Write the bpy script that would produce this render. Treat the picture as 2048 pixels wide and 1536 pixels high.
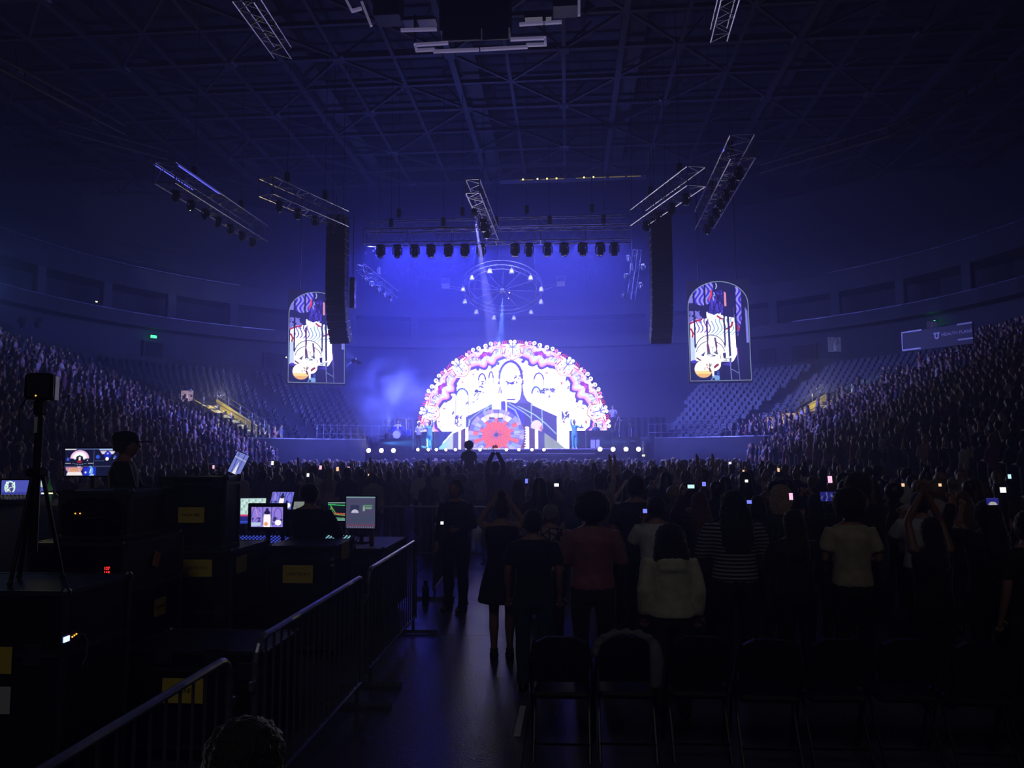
import bpy, bmesh, math, random
import numpy as np
from mathutils import Vector, Matrix

for o in list(bpy.data.objects):
    bpy.data.objects.remove(o, do_unlink=True)
scene = bpy.context.scene
COL = scene.collection
PI = math.pi
rng = random.Random(7)

# ------------------------------------------------------------------ camera
F_PX = 1500.0
CAM = Vector((3.5, 0.0, 2.2))
YAW, PITCH, ROLL = math.radians(4.23), math.atan(135 / F_PX), math.radians(0.25)
_fw = Vector((-math.sin(YAW) * math.cos(PITCH), math.cos(YAW) * math.cos(PITCH), math.sin(PITCH)))
_rt = Vector((math.cos(YAW), math.sin(YAW), 0))
_up = _rt.cross(_fw)
_rt, _up = (_rt * math.cos(ROLL) - _up * math.sin(ROLL)), (_up * math.cos(ROLL) + _rt * math.sin(ROLL))
cam_data = bpy.data.cameras.new('camera')
cam_data.sensor_width = 36.0
cam_data.lens = 36.0 * F_PX / 2048.0
cam_data.clip_start, cam_data.clip_end = 0.05, 400
cam = bpy.data.objects.new('camera', cam_data)
COL.objects.link(cam)
cam.matrix_world = Matrix(((_rt.x, _up.x, -_fw.x, CAM.x), (_rt.y, _up.y, -_fw.y, CAM.y), (_rt.z, _up.z, -_fw.z, CAM.z), (0, 0, 0, 1)))
scene.camera = cam

def ray(px, py):
    return _fw * F_PX + _rt * (px - 1024) + _up * (768 - py)
def at(px, py, y):
    """the point of the place at depth y that the photograph shows at (px, py)"""
    d = ray(px, py)
    return CAM + d * (y / d.y)
def at_z(px, py, z):
    d = ray(px, py)
    return CAM + d * ((z - CAM.z) / d.z)
def at_x(px, py, x):
    d = ray(px, py)
    return CAM + d * ((x - CAM.x) / d.x)
def proj(p):
    v = Vector(p) - CAM
    z = v.dot(_fw)
    return 1024 + F_PX * v.dot(_rt) / z, 768 - F_PX * v.dot(_up) / z

# ------------------------------------------------------------------ view, world
scene.view_settings.view_transform = 'Standard'
scene.view_settings.look = 'None'
scene.view_settings.gamma = 1.0
scene.view_settings.use_curve_mapping = False
scene.view_settings.exposure = 0.0
world = bpy.data.worlds.new('world')
scene.world = world
world.use_nodes = True
world.node_tree.nodes['Background'].inputs[0].default_value = (0.02, 0.02, 0.05, 1)
world.node_tree.nodes['Background'].inputs[1].default_value = 0.05
scene.cycles.volume_bounces = 0
scene.cycles.max_bounces = 5
scene.cycles.diffuse_bounces = 3
scene.cycles.glossy_bounces = 3
scene.cycles.transparent_max_bounces = 8
scene.cycles.use_denoising = True
scene.cycles.use_light_tree = False

# ------------------------------------------------------------------ materials
def srgb(c):
    return tuple((v / 12.92 if v <= 0.04045 else ((v + 0.055) / 1.055) ** 2.4) for v in [x / 255.0 for x in c])
MATS = {}
def mat(name, rgb, rough=0.6, metal=0.0, var=0.25, scale=8.0, bump=0.0, emit=None, estr=0.0, sheen=0.0):
    """procedural surface: base colour broken up by noise (colours in sRGB 0-255)"""
    if name in MATS:
        return MATS[name]
    m = bpy.data.materials.new(name)
    m.use_nodes = True
    nt = m.node_tree
    b = nt.nodes['Principled BSDF']
    c = srgb(rgb)
    if var > 0:
        tc = nt.nodes.new('ShaderNodeTexCoord')
        nz = nt.nodes.new('ShaderNodeTexNoise')
        nz.inputs['Scale'].default_value = scale
        nz.inputs['Detail'].default_value = 4
        rp = nt.nodes.new('ShaderNodeValToRGB')
        rp.color_ramp.elements[0].position, rp.color_ramp.elements[1].position = 0.3, 0.7
        rp.color_ramp.elements[0].color = (*[v * (1 - var) for v in c], 1)
        rp.color_ramp.elements[1].color = (*[min(1, v * (1 + var)) for v in c], 1)
        nt.links.new(tc.outputs['Object'], nz.inputs['Vector'])
        nt.links.new(nz.outputs['Fac'], rp.inputs['Fac'])
        nt.links.new(rp.outputs['Color'], b.inputs['Base Color'])
        if bump > 0:
            bp = nt.nodes.new('ShaderNodeBump')
            bp.inputs['Strength'].default_value = bump
            bp.inputs['Distance'].default_value = 0.02
            nt.links.new(nz.outputs['Fac'], bp.inputs['Height'])
            nt.links.new(bp.outputs['Normal'], b.inputs['Normal'])
    else:
        b.inputs['Base Color'].default_value = (*c, 1)
    b.inputs['Roughness'].default_value = rough
    b.inputs['Metallic'].default_value = metal
    if sheen:
        b.inputs['Sheen Weight'].default_value = sheen
        b.inputs['Sheen Roughness'].default_value = 0.3
    if emit:
        b.inputs['Emission Color'].default_value = (*srgb(emit), 1)
        b.inputs['Emission Strength'].default_value = estr
    MATS[name] = m
    return m
def glow(name, rgb, strength, sample=True):
    """something that gives off light"""
    if name in MATS:
        return MATS[name]
    m = bpy.data.materials.new(name)
    m.use_nodes = True
    nt = m.node_tree
    nt.nodes.clear()
    o = nt.nodes.new('ShaderNodeOutputMaterial')
    e = nt.nodes.new('ShaderNodeEmission')
    e.inputs['Color'].default_value = (*srgb(rgb), 1)
    e.inputs['Strength'].default_value = strength
    nt.links.new(e.outputs[0], o.inputs['Surface'])
    if not sample:
        m.cycles.emission_sampling = 'NONE'
    MATS[name] = m
    return m
def screen_mat(name='screen_image', sample=True, strength=1.0):
    """a lit display: its picture is stored per vertex of the panel"""
    if name in MATS:
        return MATS[name]
    m = bpy.data.materials.new(name)
    m.use_nodes = True
    nt = m.node_tree
    nt.nodes.clear()
    o = nt.nodes.new('ShaderNodeOutputMaterial')
    e = nt.nodes.new('ShaderNodeEmission')
    a = nt.nodes.new('ShaderNodeAttribute')
    a.attribute_name = 'picture'
    nt.links.new(a.outputs['Color'], e.inputs['Color'])
    e.inputs['Strength'].default_value = strength
    nt.links.new(e.outputs[0], o.inputs['Surface'])
    if not sample:
        m.cycles.emission_sampling = 'NONE'
    MATS[name] = m
    return m

# ------------------------------------------------------------------ mesh builder
class MB:
    def __init__(s):
        s.v, s.f, s.m = [], [], []
        s.mi = 0
    def add(s, vs, fs):
        n = len(s.v)
        s.v.extend([tuple(p) for p in vs])
        for f in fs:
            s.f.append(tuple(i + n for i in f))
            s.m.append(s.mi)
        return s
    def box(s, c, d, R=None):
        x, y, z = d[0] / 2, d[1] / 2, d[2] / 2
        vs = [Vector(p) for p in ((-x, -y, -z), (x, -y, -z), (x, y, -z), (-x, y, -z), (-x, -y, z), (x, -y, z), (x, y, z), (-x, y, z))]
        if R is not None:
            vs = [R @ p for p in vs]
        c = Vector(c)
        return s.add([p + c for p in vs], [(3, 2, 1, 0), (4, 5, 6, 7), (0, 1, 5, 4), (1, 2, 6, 5), (2, 3, 7, 6), (3, 0, 4, 7)])
    def cbox(s, c, d, b, R=None):
        """box with bevelled vertical and horizontal edges (chamfer b)"""
        x, y, z = d[0] / 2, d[1] / 2, d[2] / 2
        def ring(k, zz):
            xx, yy = x - k, y - k
            return [Vector(p) for p in ((-xx + b, -yy, zz), (xx - b, -yy, zz), (xx, -yy + b, zz), (xx, yy - b, zz), (xx - b, yy, zz), (-xx + b, yy, zz), (-xx, yy - b, zz), (-xx, -yy + b, zz))]
        rings = [ring(b, -z), ring(0, -z + b), ring(0, z - b), ring(b, z)]
        c = Vector(c)
        vs = []
        for r in rings:
            vs += [((R @ p) if R is not None else p) + c for p in r]
        fs = [tuple(range(7, -1, -1)), tuple(range(24, 32))]
        for k in range(3):
            for i in range(8):
                j = (i + 1) % 8
                fs.append((k * 8 + i, k * 8 + j, k * 8 + 8 + j, k * 8 + 8 + i))
        return s.add(vs, fs)
    def bar(s, a, b, r, n=6, r2=None, cap=True):
        a, b = Vector(a), Vector(b)
        d = (b - a)
        if d.length < 1e-6:
            return s
        d.normalize()
        u = d.cross(Vector((0, 0, 1)))
        if u.length < 1e-3:
            u = d.cross(Vector((1, 0, 0)))
        u.normalize()
        w = d.cross(u)
        r2 = r if r2 is None else r2
        vs = []
        for p, q in ((a, r), (b, r2)):
            for i in range(n):
                t = 2 * PI * (i + 0.5) / n
                vs.append(p + (u * math.cos(t) + w * math.sin(t)) * q)
        fs = [(i, (i + 1) % n, n + (i + 1) % n, n + i) for i in range(n)]
        if cap:
            fs += [tuple(range(n - 1, -1, -1)), tuple(range(n, 2 * n))]
        return s.add(vs, fs)
    def tube(s, pts, r, n=6, closed=False):
        pts = [Vector(p) for p in pts]
        N = len(pts)
        vs, prev = [], None
        for i, p in enumerate(pts):
            a = pts[(i - 1) % N] if (closed or i > 0) else p
            b = pts[(i + 1) % N] if (closed or i < N - 1) else p
            d = (b - a)
            d = d.normalized() if d.length > 1e-9 else Vector((0, 0, 1))
            if prev is None:
                u = d.cross(Vector((0, 0, 1)))
                if u.length < 1e-3:
                    u = d.cross(Vector((1, 0, 0)))
            else:
                u = prev - d * prev.dot(d)
            u.normalize()
            prev = u
            w = d.cross(u)
            rr = r[i] if isinstance(r, (list, tuple)) else r
            for k in range(n):
                t = 2 * PI * k / n
                vs.append(p + (u * math.cos(t) + w * math.sin(t)) * rr)
        fs = []
        for i in range(N if closed else N - 1):
            j = (i + 1) % N
            for k in range(n):
                l = (k + 1) % n
                fs.append((i * n + k, i * n + l, j * n + l, j * n + k))
        if not closed:
            fs += [tuple(range(n - 1, -1, -1)), tuple(range((N - 1) * n, N * n))]
        return s.add(vs, fs)
    def loft(s, secs, n=12):
        """closed loft of elliptical sections (centre, rx, ry[, axis frame u, w])"""
        vs = []
        for sec in secs:
            c, rx, ry = Vector(sec[0]), sec[1], sec[2]
            u = Vector(sec[3]) if len(sec) > 3 else Vector((1, 0, 0))
            w = Vector(sec[4]) if len(sec) > 4 else Vector((0, 1, 0))
            for i in range(n):
                t = 2 * PI * i / n
                vs.append(c + u * (rx * math.cos(t)) + w * (ry * math.sin(t)))
        fs = []
        for k in range(len(secs) - 1):
            for i in range(n):
                j = (i + 1) % n
                fs.append((k * n + i, k * n + j, k * n + n + j, k * n + n + i))
        fs += [tuple(range(n - 1, -1, -1)), tuple(range((len(secs) - 1) * n, len(secs) * n))]
        return s.add(vs, fs)
    def ball(s, c, rx, ry=None, rz=None, n=10, k=6):
        ry = rx if ry is None else ry
        rz = rx if rz is None else rz
        c = Vector(c)
        secs = []
        for i in range(k + 1):
            t = PI * i / k
            q = max(math.sin(t), 0.02)
            secs.append((c + Vector((0, 0, -rz * math.cos(t))), rx * q, ry * q))
        return s.loft(secs, n)
    def lathe(s, c, prof, n=12, R=None):
        """prof: list of (radius, height)"""
        c = Vector(c)
        vs = []
        for r, h in prof:
            for i in range(n):
                t = 2 * PI * i / n
                p = Vector((max(r, 1e-4) * math.cos(t), max(r, 1e-4) * math.sin(t), h))
                vs.append(((R @ p) if R is not None else p) + c)
        fs = []
        for k in range(len(prof) - 1):
            for i in range(n):
                j = (i + 1) % n
                fs.append((k * n + i, k * n + j, k * n + n + j, k * n + n + i))
        fs += [tuple(range(n - 1, -1, -1)), tuple(range((len(prof) - 1) * n, len(prof) * n))]
        return s.add(vs, fs)
    def prism(s, poly, a, b):
        """polygon of 2-tuples in the x-z plane, extruded from y=a to y=b"""
        n = len(poly)
        vs = [(x, a, z) for x, z in poly] + [(x, b, z) for x, z in poly]
        fs = [tuple(range(n)), tuple(range(2 * n - 1, n - 1, -1))]
        fs += [((i + 1) % n, i, n + i, n + (i + 1) % n) for i in range(n)]
        return s.add(vs, fs)
    def quad(s, a, b, c, d):
        return s.add([a, b, c, d], [(0, 1, 2, 3)])
    def mesh(s, name, mats, smooth=False):
        me = bpy.data.meshes.new(name)
        me.from_pydata(s.v, [], s.f)
        if not isinstance(mats, (list, tuple)):
            mats = [mats]
        for m in mats:
            me.materials.append(m)
        if len(mats) > 1:
            me.polygons.foreach_set('material_index', s.m)
        if smooth:
            me.polygons.foreach_set('use_smooth', [True] * len(s.f))
        me.update()
        return me
    def build(s, name, mats, parent=None, smooth=False, kind=None):
        return link(name, s.mesh(name, mats, smooth), parent, kind)

def link(name, me, parent=None, kind=None):
    o = bpy.data.objects.new(name, me)
    COL.objects.link(o)
    if parent is not None:
        o.parent = parent
    if kind:
        o['kind'] = kind
    return o
def tag(o, label=None, cat=None, group=None, kind=None):
    if label: o['label'] = label
    if cat: o['category'] = cat
    if group: o['group'] = group
    if kind: o['kind'] = kind
    return o
def empty(name, loc=(0, 0, 0), rz=0.0, label=None, cat=None, group=None, kind=None):
    o = bpy.data.objects.new(name, None)
    o.empty_display_size = 0.2
    COL.objects.link(o)
    o.location = loc
    o.rotation_euler = (0, 0, rz)
    return tag(o, label, cat, group, kind)
def place(o, loc, rot=(0, 0, 0), sc=None):
    o.location = loc
    o.rotation_euler = rot
    if sc is not None:
        o.scale = sc if isinstance(sc, (tuple, list)) else (sc, sc, sc)
    return o
def copy_tree(o, parent=None):
    c = o.copy()
    COL.objects.link(c)
    c.parent = parent
    for ch in list(o.children):
        copy_tree(ch, c)
    return c
def lamp(name, typ, loc, tgt, col, e, parent=None, **k):
    l = bpy.data.lights.new(name, typ)
    l.color, l.energy = col, e
    for a, b in k.items():
        setattr(l, a, b)
    o = bpy.data.objects.new(name, l)
    COL.objects.link(o)
    o.location = loc
    if tgt is not None:
        o.rotation_euler = (Vector(tgt) - Vector(loc)).to_track_quat('-Z', 'Y').to_euler()
    return o
def letters(name, body, size, loc, rot, m, parent=None, depth=0.004, align='CENTER'):
    cu = bpy.data.curves.new(name, 'FONT')
    cu.body, cu.size, cu.extrude = body, size, depth
    cu.align_x, cu.align_y = align, 'CENTER'
    cu.resolution_u = 2
    tmp = bpy.data.objects.new(name, cu)
    COL.objects.link(tmp)
    dg = bpy.context.evaluated_depsgraph_get()
    me = bpy.data.meshes.new_from_object(tmp.evaluated_get(dg))
    bpy.data.objects.remove(tmp, do_unlink=True)
    me.materials.clear()
    me.materials.append(m)
    o = link(name, me, parent)
    o.location, o.rotation_euler = loc, rot
    return o

# ------------------------------------------------------------------ display pictures
class Canvas:
    """a small raster: what a display shows, in its own coordinates (x0..x1, y0..y1, y down)"""
    def __init__(s, x0, y0, x1, y1, res, bg=(0, 0, 0)):
        s.x0, s.y0, s.x1, s.y1, s.res = x0, y0, x1, y1, res
        s.w, s.h = int(round((x1 - x0) * res)), int(round((y1 - y0) * res))
        s.a = np.zeros((s.h, s.w, 3))
        s.a[:] = s.lin(bg)
        s.X, s.Y = np.meshgrid(x0 + (np.arange(s.w) + 0.5) / res, y0 + (np.arange(s.h) + 0.5) / res)
        s.clip = None
    def lin(s, c):
        k = c[3] if len(c) > 3 else 1.0
        return np.array(srgb(c[:3])) * k
    def put(s, mask, c, alpha=1.0):
        if s.clip is not None:
            mask = mask & s.clip
        s.a[mask] = s.a[mask] * (1 - alpha) + s.lin(c) * alpha
    def inpoly(s, pts):
        m = np.zeros(s.X.shape, bool)
        n = len(pts)
        for i in range(n):
            xa, ya = pts[i]
            xb, yb = pts[(i + 1) % n]
            if ya == yb:
                continue
            c = ((ya > s.Y) != (yb > s.Y)) & (s.X < (xb - xa) * (s.Y - ya) / (yb - ya) + xa)
            m ^= c
        return m
    def inell(s, cx, cy, rx, ry):
        return ((s.X - cx) / rx) ** 2 + ((s.Y - cy) / ry) ** 2 < 1
    def poly(s, pts, c, alpha=1.0):
        s.put(s.inpoly(pts), c, alpha)
    def rect(s, x0, y0, x1, y1, c, alpha=1.0):
        s.put((s.X >= x0) & (s.X < x1) & (s.Y >= y0) & (s.Y < y1), c, alpha)
    def ell(s, cx, cy, rx, ry, c, alpha=1.0):
        s.put(s.inell(cx, cy, rx, ry), c, alpha)
    def line(s, pts, w, c, alpha=1.0):
        xs, ys = [p[0] for p in pts], [p[1] for p in pts]
        i0 = max(0, int((min(ys) - w - s.y0) * s.res)); i1 = min(s.h, int((max(ys) + w - s.y0) * s.res) + 2)
        j0 = max(0, int((min(xs) - w - s.x0) * s.res)); j1 = min(s.w, int((max(xs) + w - s.x0) * s.res) + 2)
        if i1 <= i0 or j1 <= j0:
            return
        X, Y = s.X[i0:i1, j0:j1], s.Y[i0:i1, j0:j1]
        m = np.zeros(X.shape, bool)
        for (xa, ya), (xb, yb) in zip(pts[:-1], pts[1:]):
            dx, dy = xb - xa, yb - ya
            L = dx * dx + dy * dy + 1e-12
            t = np.clip(((X - xa) * dx + (Y - ya) * dy) / L, 0, 1)
            m |= (X - xa - t * dx) ** 2 + (Y - ya - t * dy) ** 2 < (w / 2) ** 2
        if s.clip is not None:
            m &= s.clip[i0:i1, j0:j1]
        sub = s.a[i0:i1, j0:j1]
        sub[m] = sub[m] * (1 - alpha) + s.lin(c) * alpha
    def arc(s, cx, cy, rx, ry, a0, a1, w, c, n=20, alpha=1.0):
        s.line([(cx + rx * math.cos(math.radians(a0 + (a1 - a0) * i / n)), cy - ry * math.sin(math.radians(a0 + (a1 - a0) * i / n))) for i in range(n + 1)], w, c, alpha)
    def scribble(s, x0, y0, x1, y1, n, w, c, seed=0):
        r = random.Random(seed)
        for _ in range(n):
            x, y = r.uniform(x0, x1), r.uniform(y0, y1)
            pts = [(x, y)]
            for _ in range(3):
                x = min(max(x + r.uniform(-1, 1) * (x1 - x0) * 0.3, x0), x1)
                y = min(max(y + r.uniform(-1, 1) * (y1 - y0) * 0.3, y0), y1)
                pts.append((x, y))
            s.line(pts, w * r.uniform(0.5, 1.5), c)
    def panel(s, name, to3d, nx, ny, keep=None, sample=True, parent=None, mname=None, strength=1.0):
        """the picture on a real panel of nx x ny cells; to3d maps picture coordinates to the place"""
        me = bpy.data.meshes.new(name)
        gx = np.linspace(s.x0, s.x1, nx + 1)
        gy = np.linspace(s.y0, s.y1, ny + 1)
        vs = [to3d(x, y) for y in gy for x in gx]
        fs = []
        for j in range(ny):
            yc = (gy[j] + gy[j + 1]) / 2
            for i in range(nx):
                if keep is None or keep((gx[i] + gx[i + 1]) / 2, yc):
                    k = j * (nx + 1) + i
                    fs.append((k + nx + 1, k + nx + 2, k + 1, k))
        me.from_pydata([tuple(v) for v in vs], [], fs)
        # box filter the raster at every vertex
        sw, sh = (s.x1 - s.x0) / nx, (s.y1 - s.y0) / ny
        cs = np.cumsum(np.cumsum(np.pad(s.a, ((1, 0), (1, 0), (0, 0))), 0), 1)
        def idx(v, lo, n):
            return np.clip(np.round((v - lo) * s.res), 0, n).astype(int)
        xa, xb = idx(gx - sw / 2, s.x0, s.w), idx(gx + sw / 2, s.x0, s.w)
        ya, yb = idx(gy - sh / 2, s.y0, s.h), idx(gy + sh / 2, s.y0, s.h)
        area = np.maximum((yb - ya)[:, None] * (xb - xa)[None, :], 1)[..., None]
        av = (cs[yb][:, xb] - cs[ya][:, xb] - cs[yb][:, xa] + cs[ya][:, xa]) / area
        # full white drives the diodes far past the picture's other tones; keep drawn lines from drowning in it
        cc = np.cumsum(np.cumsum(np.pad(np.minimum(s.a, 1.0), ((1, 0), (1, 0), (0, 0))), 0), 1)
        ac = (cc[yb][:, xb] - cc[ya][:, xb] - cc[yb][:, xa] + cc[ya][:, xa]) / area
        av = np.where(ac.min(-1, keepdims=True) > 0.93, av, ac)
        if sample:
            av = av * np.array((1.5, 1.5, 2.0))      # gain offsets the haze dimming and yellowing the big walls
        col = np.ones(((ny + 1) * (nx + 1), 4))
        col[:, :3] = av.reshape(-1, 3)
        at_ = me.attributes.new('picture', 'FLOAT_COLOR', 'POINT')
        at_.data.foreach_set('color', col.astype(np.float32).ravel())
        me.materials.append(screen_mat(mname or ('screen_image' if sample else 'screen_image_small'), sample, strength))
        me.update()
        return link(name, me, parent)

# ------------------------------------------------------------------ wash and fill lamps (the light the haze and the house are seen by)
BLUE = (0.10, 0.13, 1.0)
for nm, typ, loc, tgt, col, e, kw in (
    ('hidden_blue_glow_lamp', 'POINT', (-3.4, 51.4, 6.2), None, BLUE, 14000, dict(shadow_soft_size=0.5)),  # unseen lamps behind the dome, added for the blue halo around it
    ('hidden_blue_glow_lamp', 'POINT', (1.8, 51.4, 6.0), None, (0.16, 0.17, 1.0), 7500, dict(shadow_soft_size=0.5)),
    ('side_stage_blue_lamp', 'SPOT', (-8.9, 48.2, 2.9), (-6.6, 49.5, 10), (0.05, 0.07, 1.0), 2000, dict(spot_size=0.8, spot_blend=1.0, shadow_soft_size=0.15)),
    # area lamps added along the front truss to turn the stage haze blue
    ('added_haze_lamp', 'AREA', (-4.2, 40.6, 13.6), (-5.0, 49, 5), (0.10, 0.115, 1.0), 16000, dict(shape='RECTANGLE', size=6.5, size_y=0.4)),
    ('added_haze_lamp', 'AREA', (3.4, 40.6, 13.6), (3.4, 49, 5), (0.16, 0.175, 1.0), 10000, dict(shape='RECTANGLE', size=6.5, size_y=0.4)),
    # dim fill added behind the camera for front light on the crowd
    ('rear_fill_lamp', 'AREA', (4.0, -9.0, 15.0), (4.0, 14, 0), (0.88, 0.88, 0.95), 145, dict(size=6.0)),
):
    lamp(nm, typ, loc, tgt, col, e, **kw)

# ------------------------------------------------------------------ haze that fills the hall
def haze(name, me, dens, col, aniso, label, noise=None):
    m = bpy.data.materials.new(name)
    m.use_nodes = True
    nt = m.node_tree
    nt.nodes.clear()
    out = nt.nodes.new('ShaderNodeOutputMaterial')
    v = nt.nodes.new('ShaderNodeVolumeScatter')
    v.inputs['Color'].default_value = (*col, 1)
    v.inputs['Density'].default_value = dens
    v.inputs['Anisotropy'].default_value = aniso
    nt.links.new(v.outputs[0], out.inputs['Volume'])
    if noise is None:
        # forward lobe added for the lens veil; absorption offsets yellowing from the blue tint
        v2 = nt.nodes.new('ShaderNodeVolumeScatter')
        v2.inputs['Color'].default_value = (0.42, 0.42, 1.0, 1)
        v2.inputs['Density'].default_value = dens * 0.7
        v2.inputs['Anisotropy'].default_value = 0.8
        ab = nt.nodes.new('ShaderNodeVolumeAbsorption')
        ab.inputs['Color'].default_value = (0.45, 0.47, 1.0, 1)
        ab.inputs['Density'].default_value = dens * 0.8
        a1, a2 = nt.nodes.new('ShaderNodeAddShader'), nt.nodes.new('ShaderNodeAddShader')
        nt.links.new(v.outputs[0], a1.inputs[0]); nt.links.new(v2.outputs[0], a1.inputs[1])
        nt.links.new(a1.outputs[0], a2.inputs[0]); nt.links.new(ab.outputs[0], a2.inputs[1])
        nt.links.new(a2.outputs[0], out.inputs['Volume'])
    if noise:
        tc = nt.nodes.new('ShaderNodeTexCoord')
        nz = nt.nodes.new('ShaderNodeTexNoise')
        nz.inputs['Scale'].default_value = noise
        nz.inputs['Detail'].default_value = 3
        gr = nt.nodes.new('ShaderNodeTexGradient')
        gr.gradient_type = 'SPHERICAL'
        mp = nt.nodes.new('ShaderNodeMath'); mp.operation = 'SUBTRACT'; mp.use_clamp = True
        mp.inputs[1].default_value = 0.40
        mq = nt.nodes.new('ShaderNodeMath'); mq.operation = 'MULTIPLY'
        mr = nt.nodes.new('ShaderNodeMath'); mr.operation = 'MULTIPLY'
        mr.inputs[1].default_value = dens * 8
        nt.links.new(tc.outputs['Object'], nz.inputs['Vector'])
        nt.links.new(tc.outputs['Object'], gr.inputs['Vector'])
        nt.links.new(nz.outputs['Fac'], mp.inputs[0])
        nt.links.new(mp.outputs[0], mq.inputs[0])
        nt.links.new(gr.outputs['Fac'], mq.inputs[1])
        nt.links.new(mq.outputs[0], mr.inputs[0])
        nt.links.new(mr.outputs[0], v.inputs['Density'])
    me.materials.append(m)
    o = link(name, me)
    tag(o, label, 'haze', kind='stuff')
    return o
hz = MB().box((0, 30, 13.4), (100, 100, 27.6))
haze('stage_haze', hz.mesh('stage_haze', []), 0.0085, (0.24, 0.26, 1.0), 0.3, 'thin haze tinted with the blue of the stage light, hanging in the air of the whole hall')  # blue of the stage light put into the haze colour

# ------------------------------------------------------------------ bowl geometry
BX, BY, BR = 5.5, 44.0, 11.0            # corner centre and radius of the front row
ROW_D, ROW_H, ROW_Z = 0.80, 0.36, 2.3
Y_BACK = -12.0
def bowl(off, n_arc=14, y0=Y_BACK, full=True):
    """plan line of the bowl at a distance off behind its front row, left to right"""
    R = BR + off
    L = [(-(BX + R), y0), (-(BX + R), 12.0), (-(BX + R), 28.0), (-(BX + R), BY)]
    for i in range(1, n_arc + 1):
        a = PI - (PI / 2) * i / n_arc
        L.append((-BX + R * math.cos(a), BY + R * math.sin(a)))
    return L + [(-x, y) for x, y in reversed(L)]
def corner(side, ang, off, z=0.0):
    """point in the rounded corner; ang in degrees from the straight side"""
    a = math.radians(ang)
    R = BR + off
    return Vector((side * (BX + R * math.cos(a)), BY + R * math.sin(a), z))
def strip(name, prof, m, parent=None, seg=14, path=None):
    mb = MB()
    rows = [(path or (lambda o: bowl(o, seg)))(o) for o, z in prof]
    vs = []
    for r, (o, z) in zip(rows, prof):
        vs += [(x, y, z) for x, y in r]
    n = len(rows[0])
    fs = []
    for k in range(len(prof) - 1):
        for i in range(n - 1):
            fs.append((k * n + i, k * n + i + 1, (k + 1) * n + i + 1, (k + 1) * n + i))
    mb.add(vs, fs)
    return mb.build(name, m, parent)

M_CONC = mat('dark_concrete', (30, 31, 37), 0.8, 0, 0.2, 1.5)
M_WALL = mat('painted_block_wall', (48, 50, 58), 0.8, 0, 0.15, 0.8)
M_FASC = mat('dark_fascia_paint', (25, 26, 33), 0.6, 0, 0.2, 1.0)
M_RAIL = mat('brushed_rail_metal', (150, 152, 165), 0.35, 0.9, 0.15, 6)
M_DARK = mat('near_black_paint', (20, 20, 26), 0.7, 0, 0.3, 4)
M_STEEL = mat('roof_steel', (44, 44, 54), 0.55, 0.3, 0.2, 3)
M_ROOF = mat('roof_deck', (22, 22, 30), 0.8, 0, 0.25, 0.6)

# floor: dull sealed concrete covers laid in sheets
def floor_material():
    m = bpy.data.materials.new('sealed_concrete_floor')
    m.use_nodes = True
    nt = m.node_tree
    b = nt.nodes['Principled BSDF']
    tc = nt.nodes.new('ShaderNodeTexCoord')
    n1 = nt.nodes.new('ShaderNodeTexNoise'); n1.inputs['Scale'].default_value = 1.3; n1.inputs['Detail'].default_value = 6
    n2 = nt.nodes.new('ShaderNodeTexNoise'); n2.inputs['Scale'].default_value = 40; n2.inputs['Detail'].default_value = 5
    r1 = nt.nodes.new('ShaderNodeValToRGB')
    r1.color_ramp.elements[0].color = (0.05, 0.04, 0.065, 1)
    r1.color_ramp.elements[1].color = (0.11, 0.09, 0.15, 1)
    r2 = nt.nodes.new('ShaderNodeMapRange'); r2.inputs[3].default_value = 0.22; r2.inputs[4].default_value = 0.42
    bp = nt.nodes.new('ShaderNodeBump'); bp.inputs['Strength'].default_value = 0.25; bp.inputs['Distance'].default_value = 0.01
    nt.links.new(tc.outputs['Object'], n1.inputs['Vector'])
    nt.links.new(tc.outputs['Object'], n2.inputs['Vector'])
    nt.links.new(n1.outputs['Fac'], r1.inputs['Fac'])
    nt.links.new(r1.outputs['Color'], b.inputs['Base Color'])
    nt.links.new(n1.outputs['Fac'], r2.inputs[0])
    nt.links.new(r2.outputs[0], b.inputs['Roughness'])
    nt.links.new(n2.outputs['Fac'], bp.inputs['Height'])
    nt.links.new(bp.outputs['Normal'], b.inputs['Normal'])
    return m
M_FLOOR = floor_material()
floor = empty('floor', kind='structure', label='dull purple-grey concrete arena floor laid in large sheets')
MB().box((0, 21, -0.06), (46, 70, 0.06)).build('floor_base', M_DARK, floor)
sheet = None
for ix in range(-7, 8):
    for iy in range(-2, 12):
        if sheet is None:
            sheet = MB().box((0, 0, -0.015), (2.392, 4.792, 0.03)).mesh('floor_sheet', M_FLOOR)
        s_ = link('floor_sheet', sheet, floor)
        s_.location = (1.95 + ix * 2.4, 2.0 + iy * 4.8, 0)

# terraces: every row a step of its own
terrace = empty('seating_terrace', kind='structure', label='stepped concrete terraces of the seating bowl around the hall')
for k in range(18):
    z = ROW_Z + ROW_H * k
    strip('terrace_step', [(ROW_D * k, z - ROW_H if k else 0.0), (ROW_D * k, z), (ROW_D * (k + 1), z)], M_CONC, terrace)
for k in range(-4, 0):
    z = ROW_Z + ROW_H * k
    for sd in (-1, 1):
        x0, x1 = 16.5 + ROW_D * k, 16.5 + ROW_D * (k + 1)
        MB().box((sd * (x0 + x1) / 2, 16.0, z / 2), (ROW_D, 56.0, z)).build('retractable_step', M_CONC, terrace)
strip('front_parapet', [(-0.12, 0), (-0.12, 3.1), (0.0, 3.1), (0.0, 2.3)], mat('parapet_paint', (16, 16, 22), 0.6, 0, 0.2, 1.0), terrace,
      path=lambda o: [(x, y) for x, y in bowl(o) if y >= BY])
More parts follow.
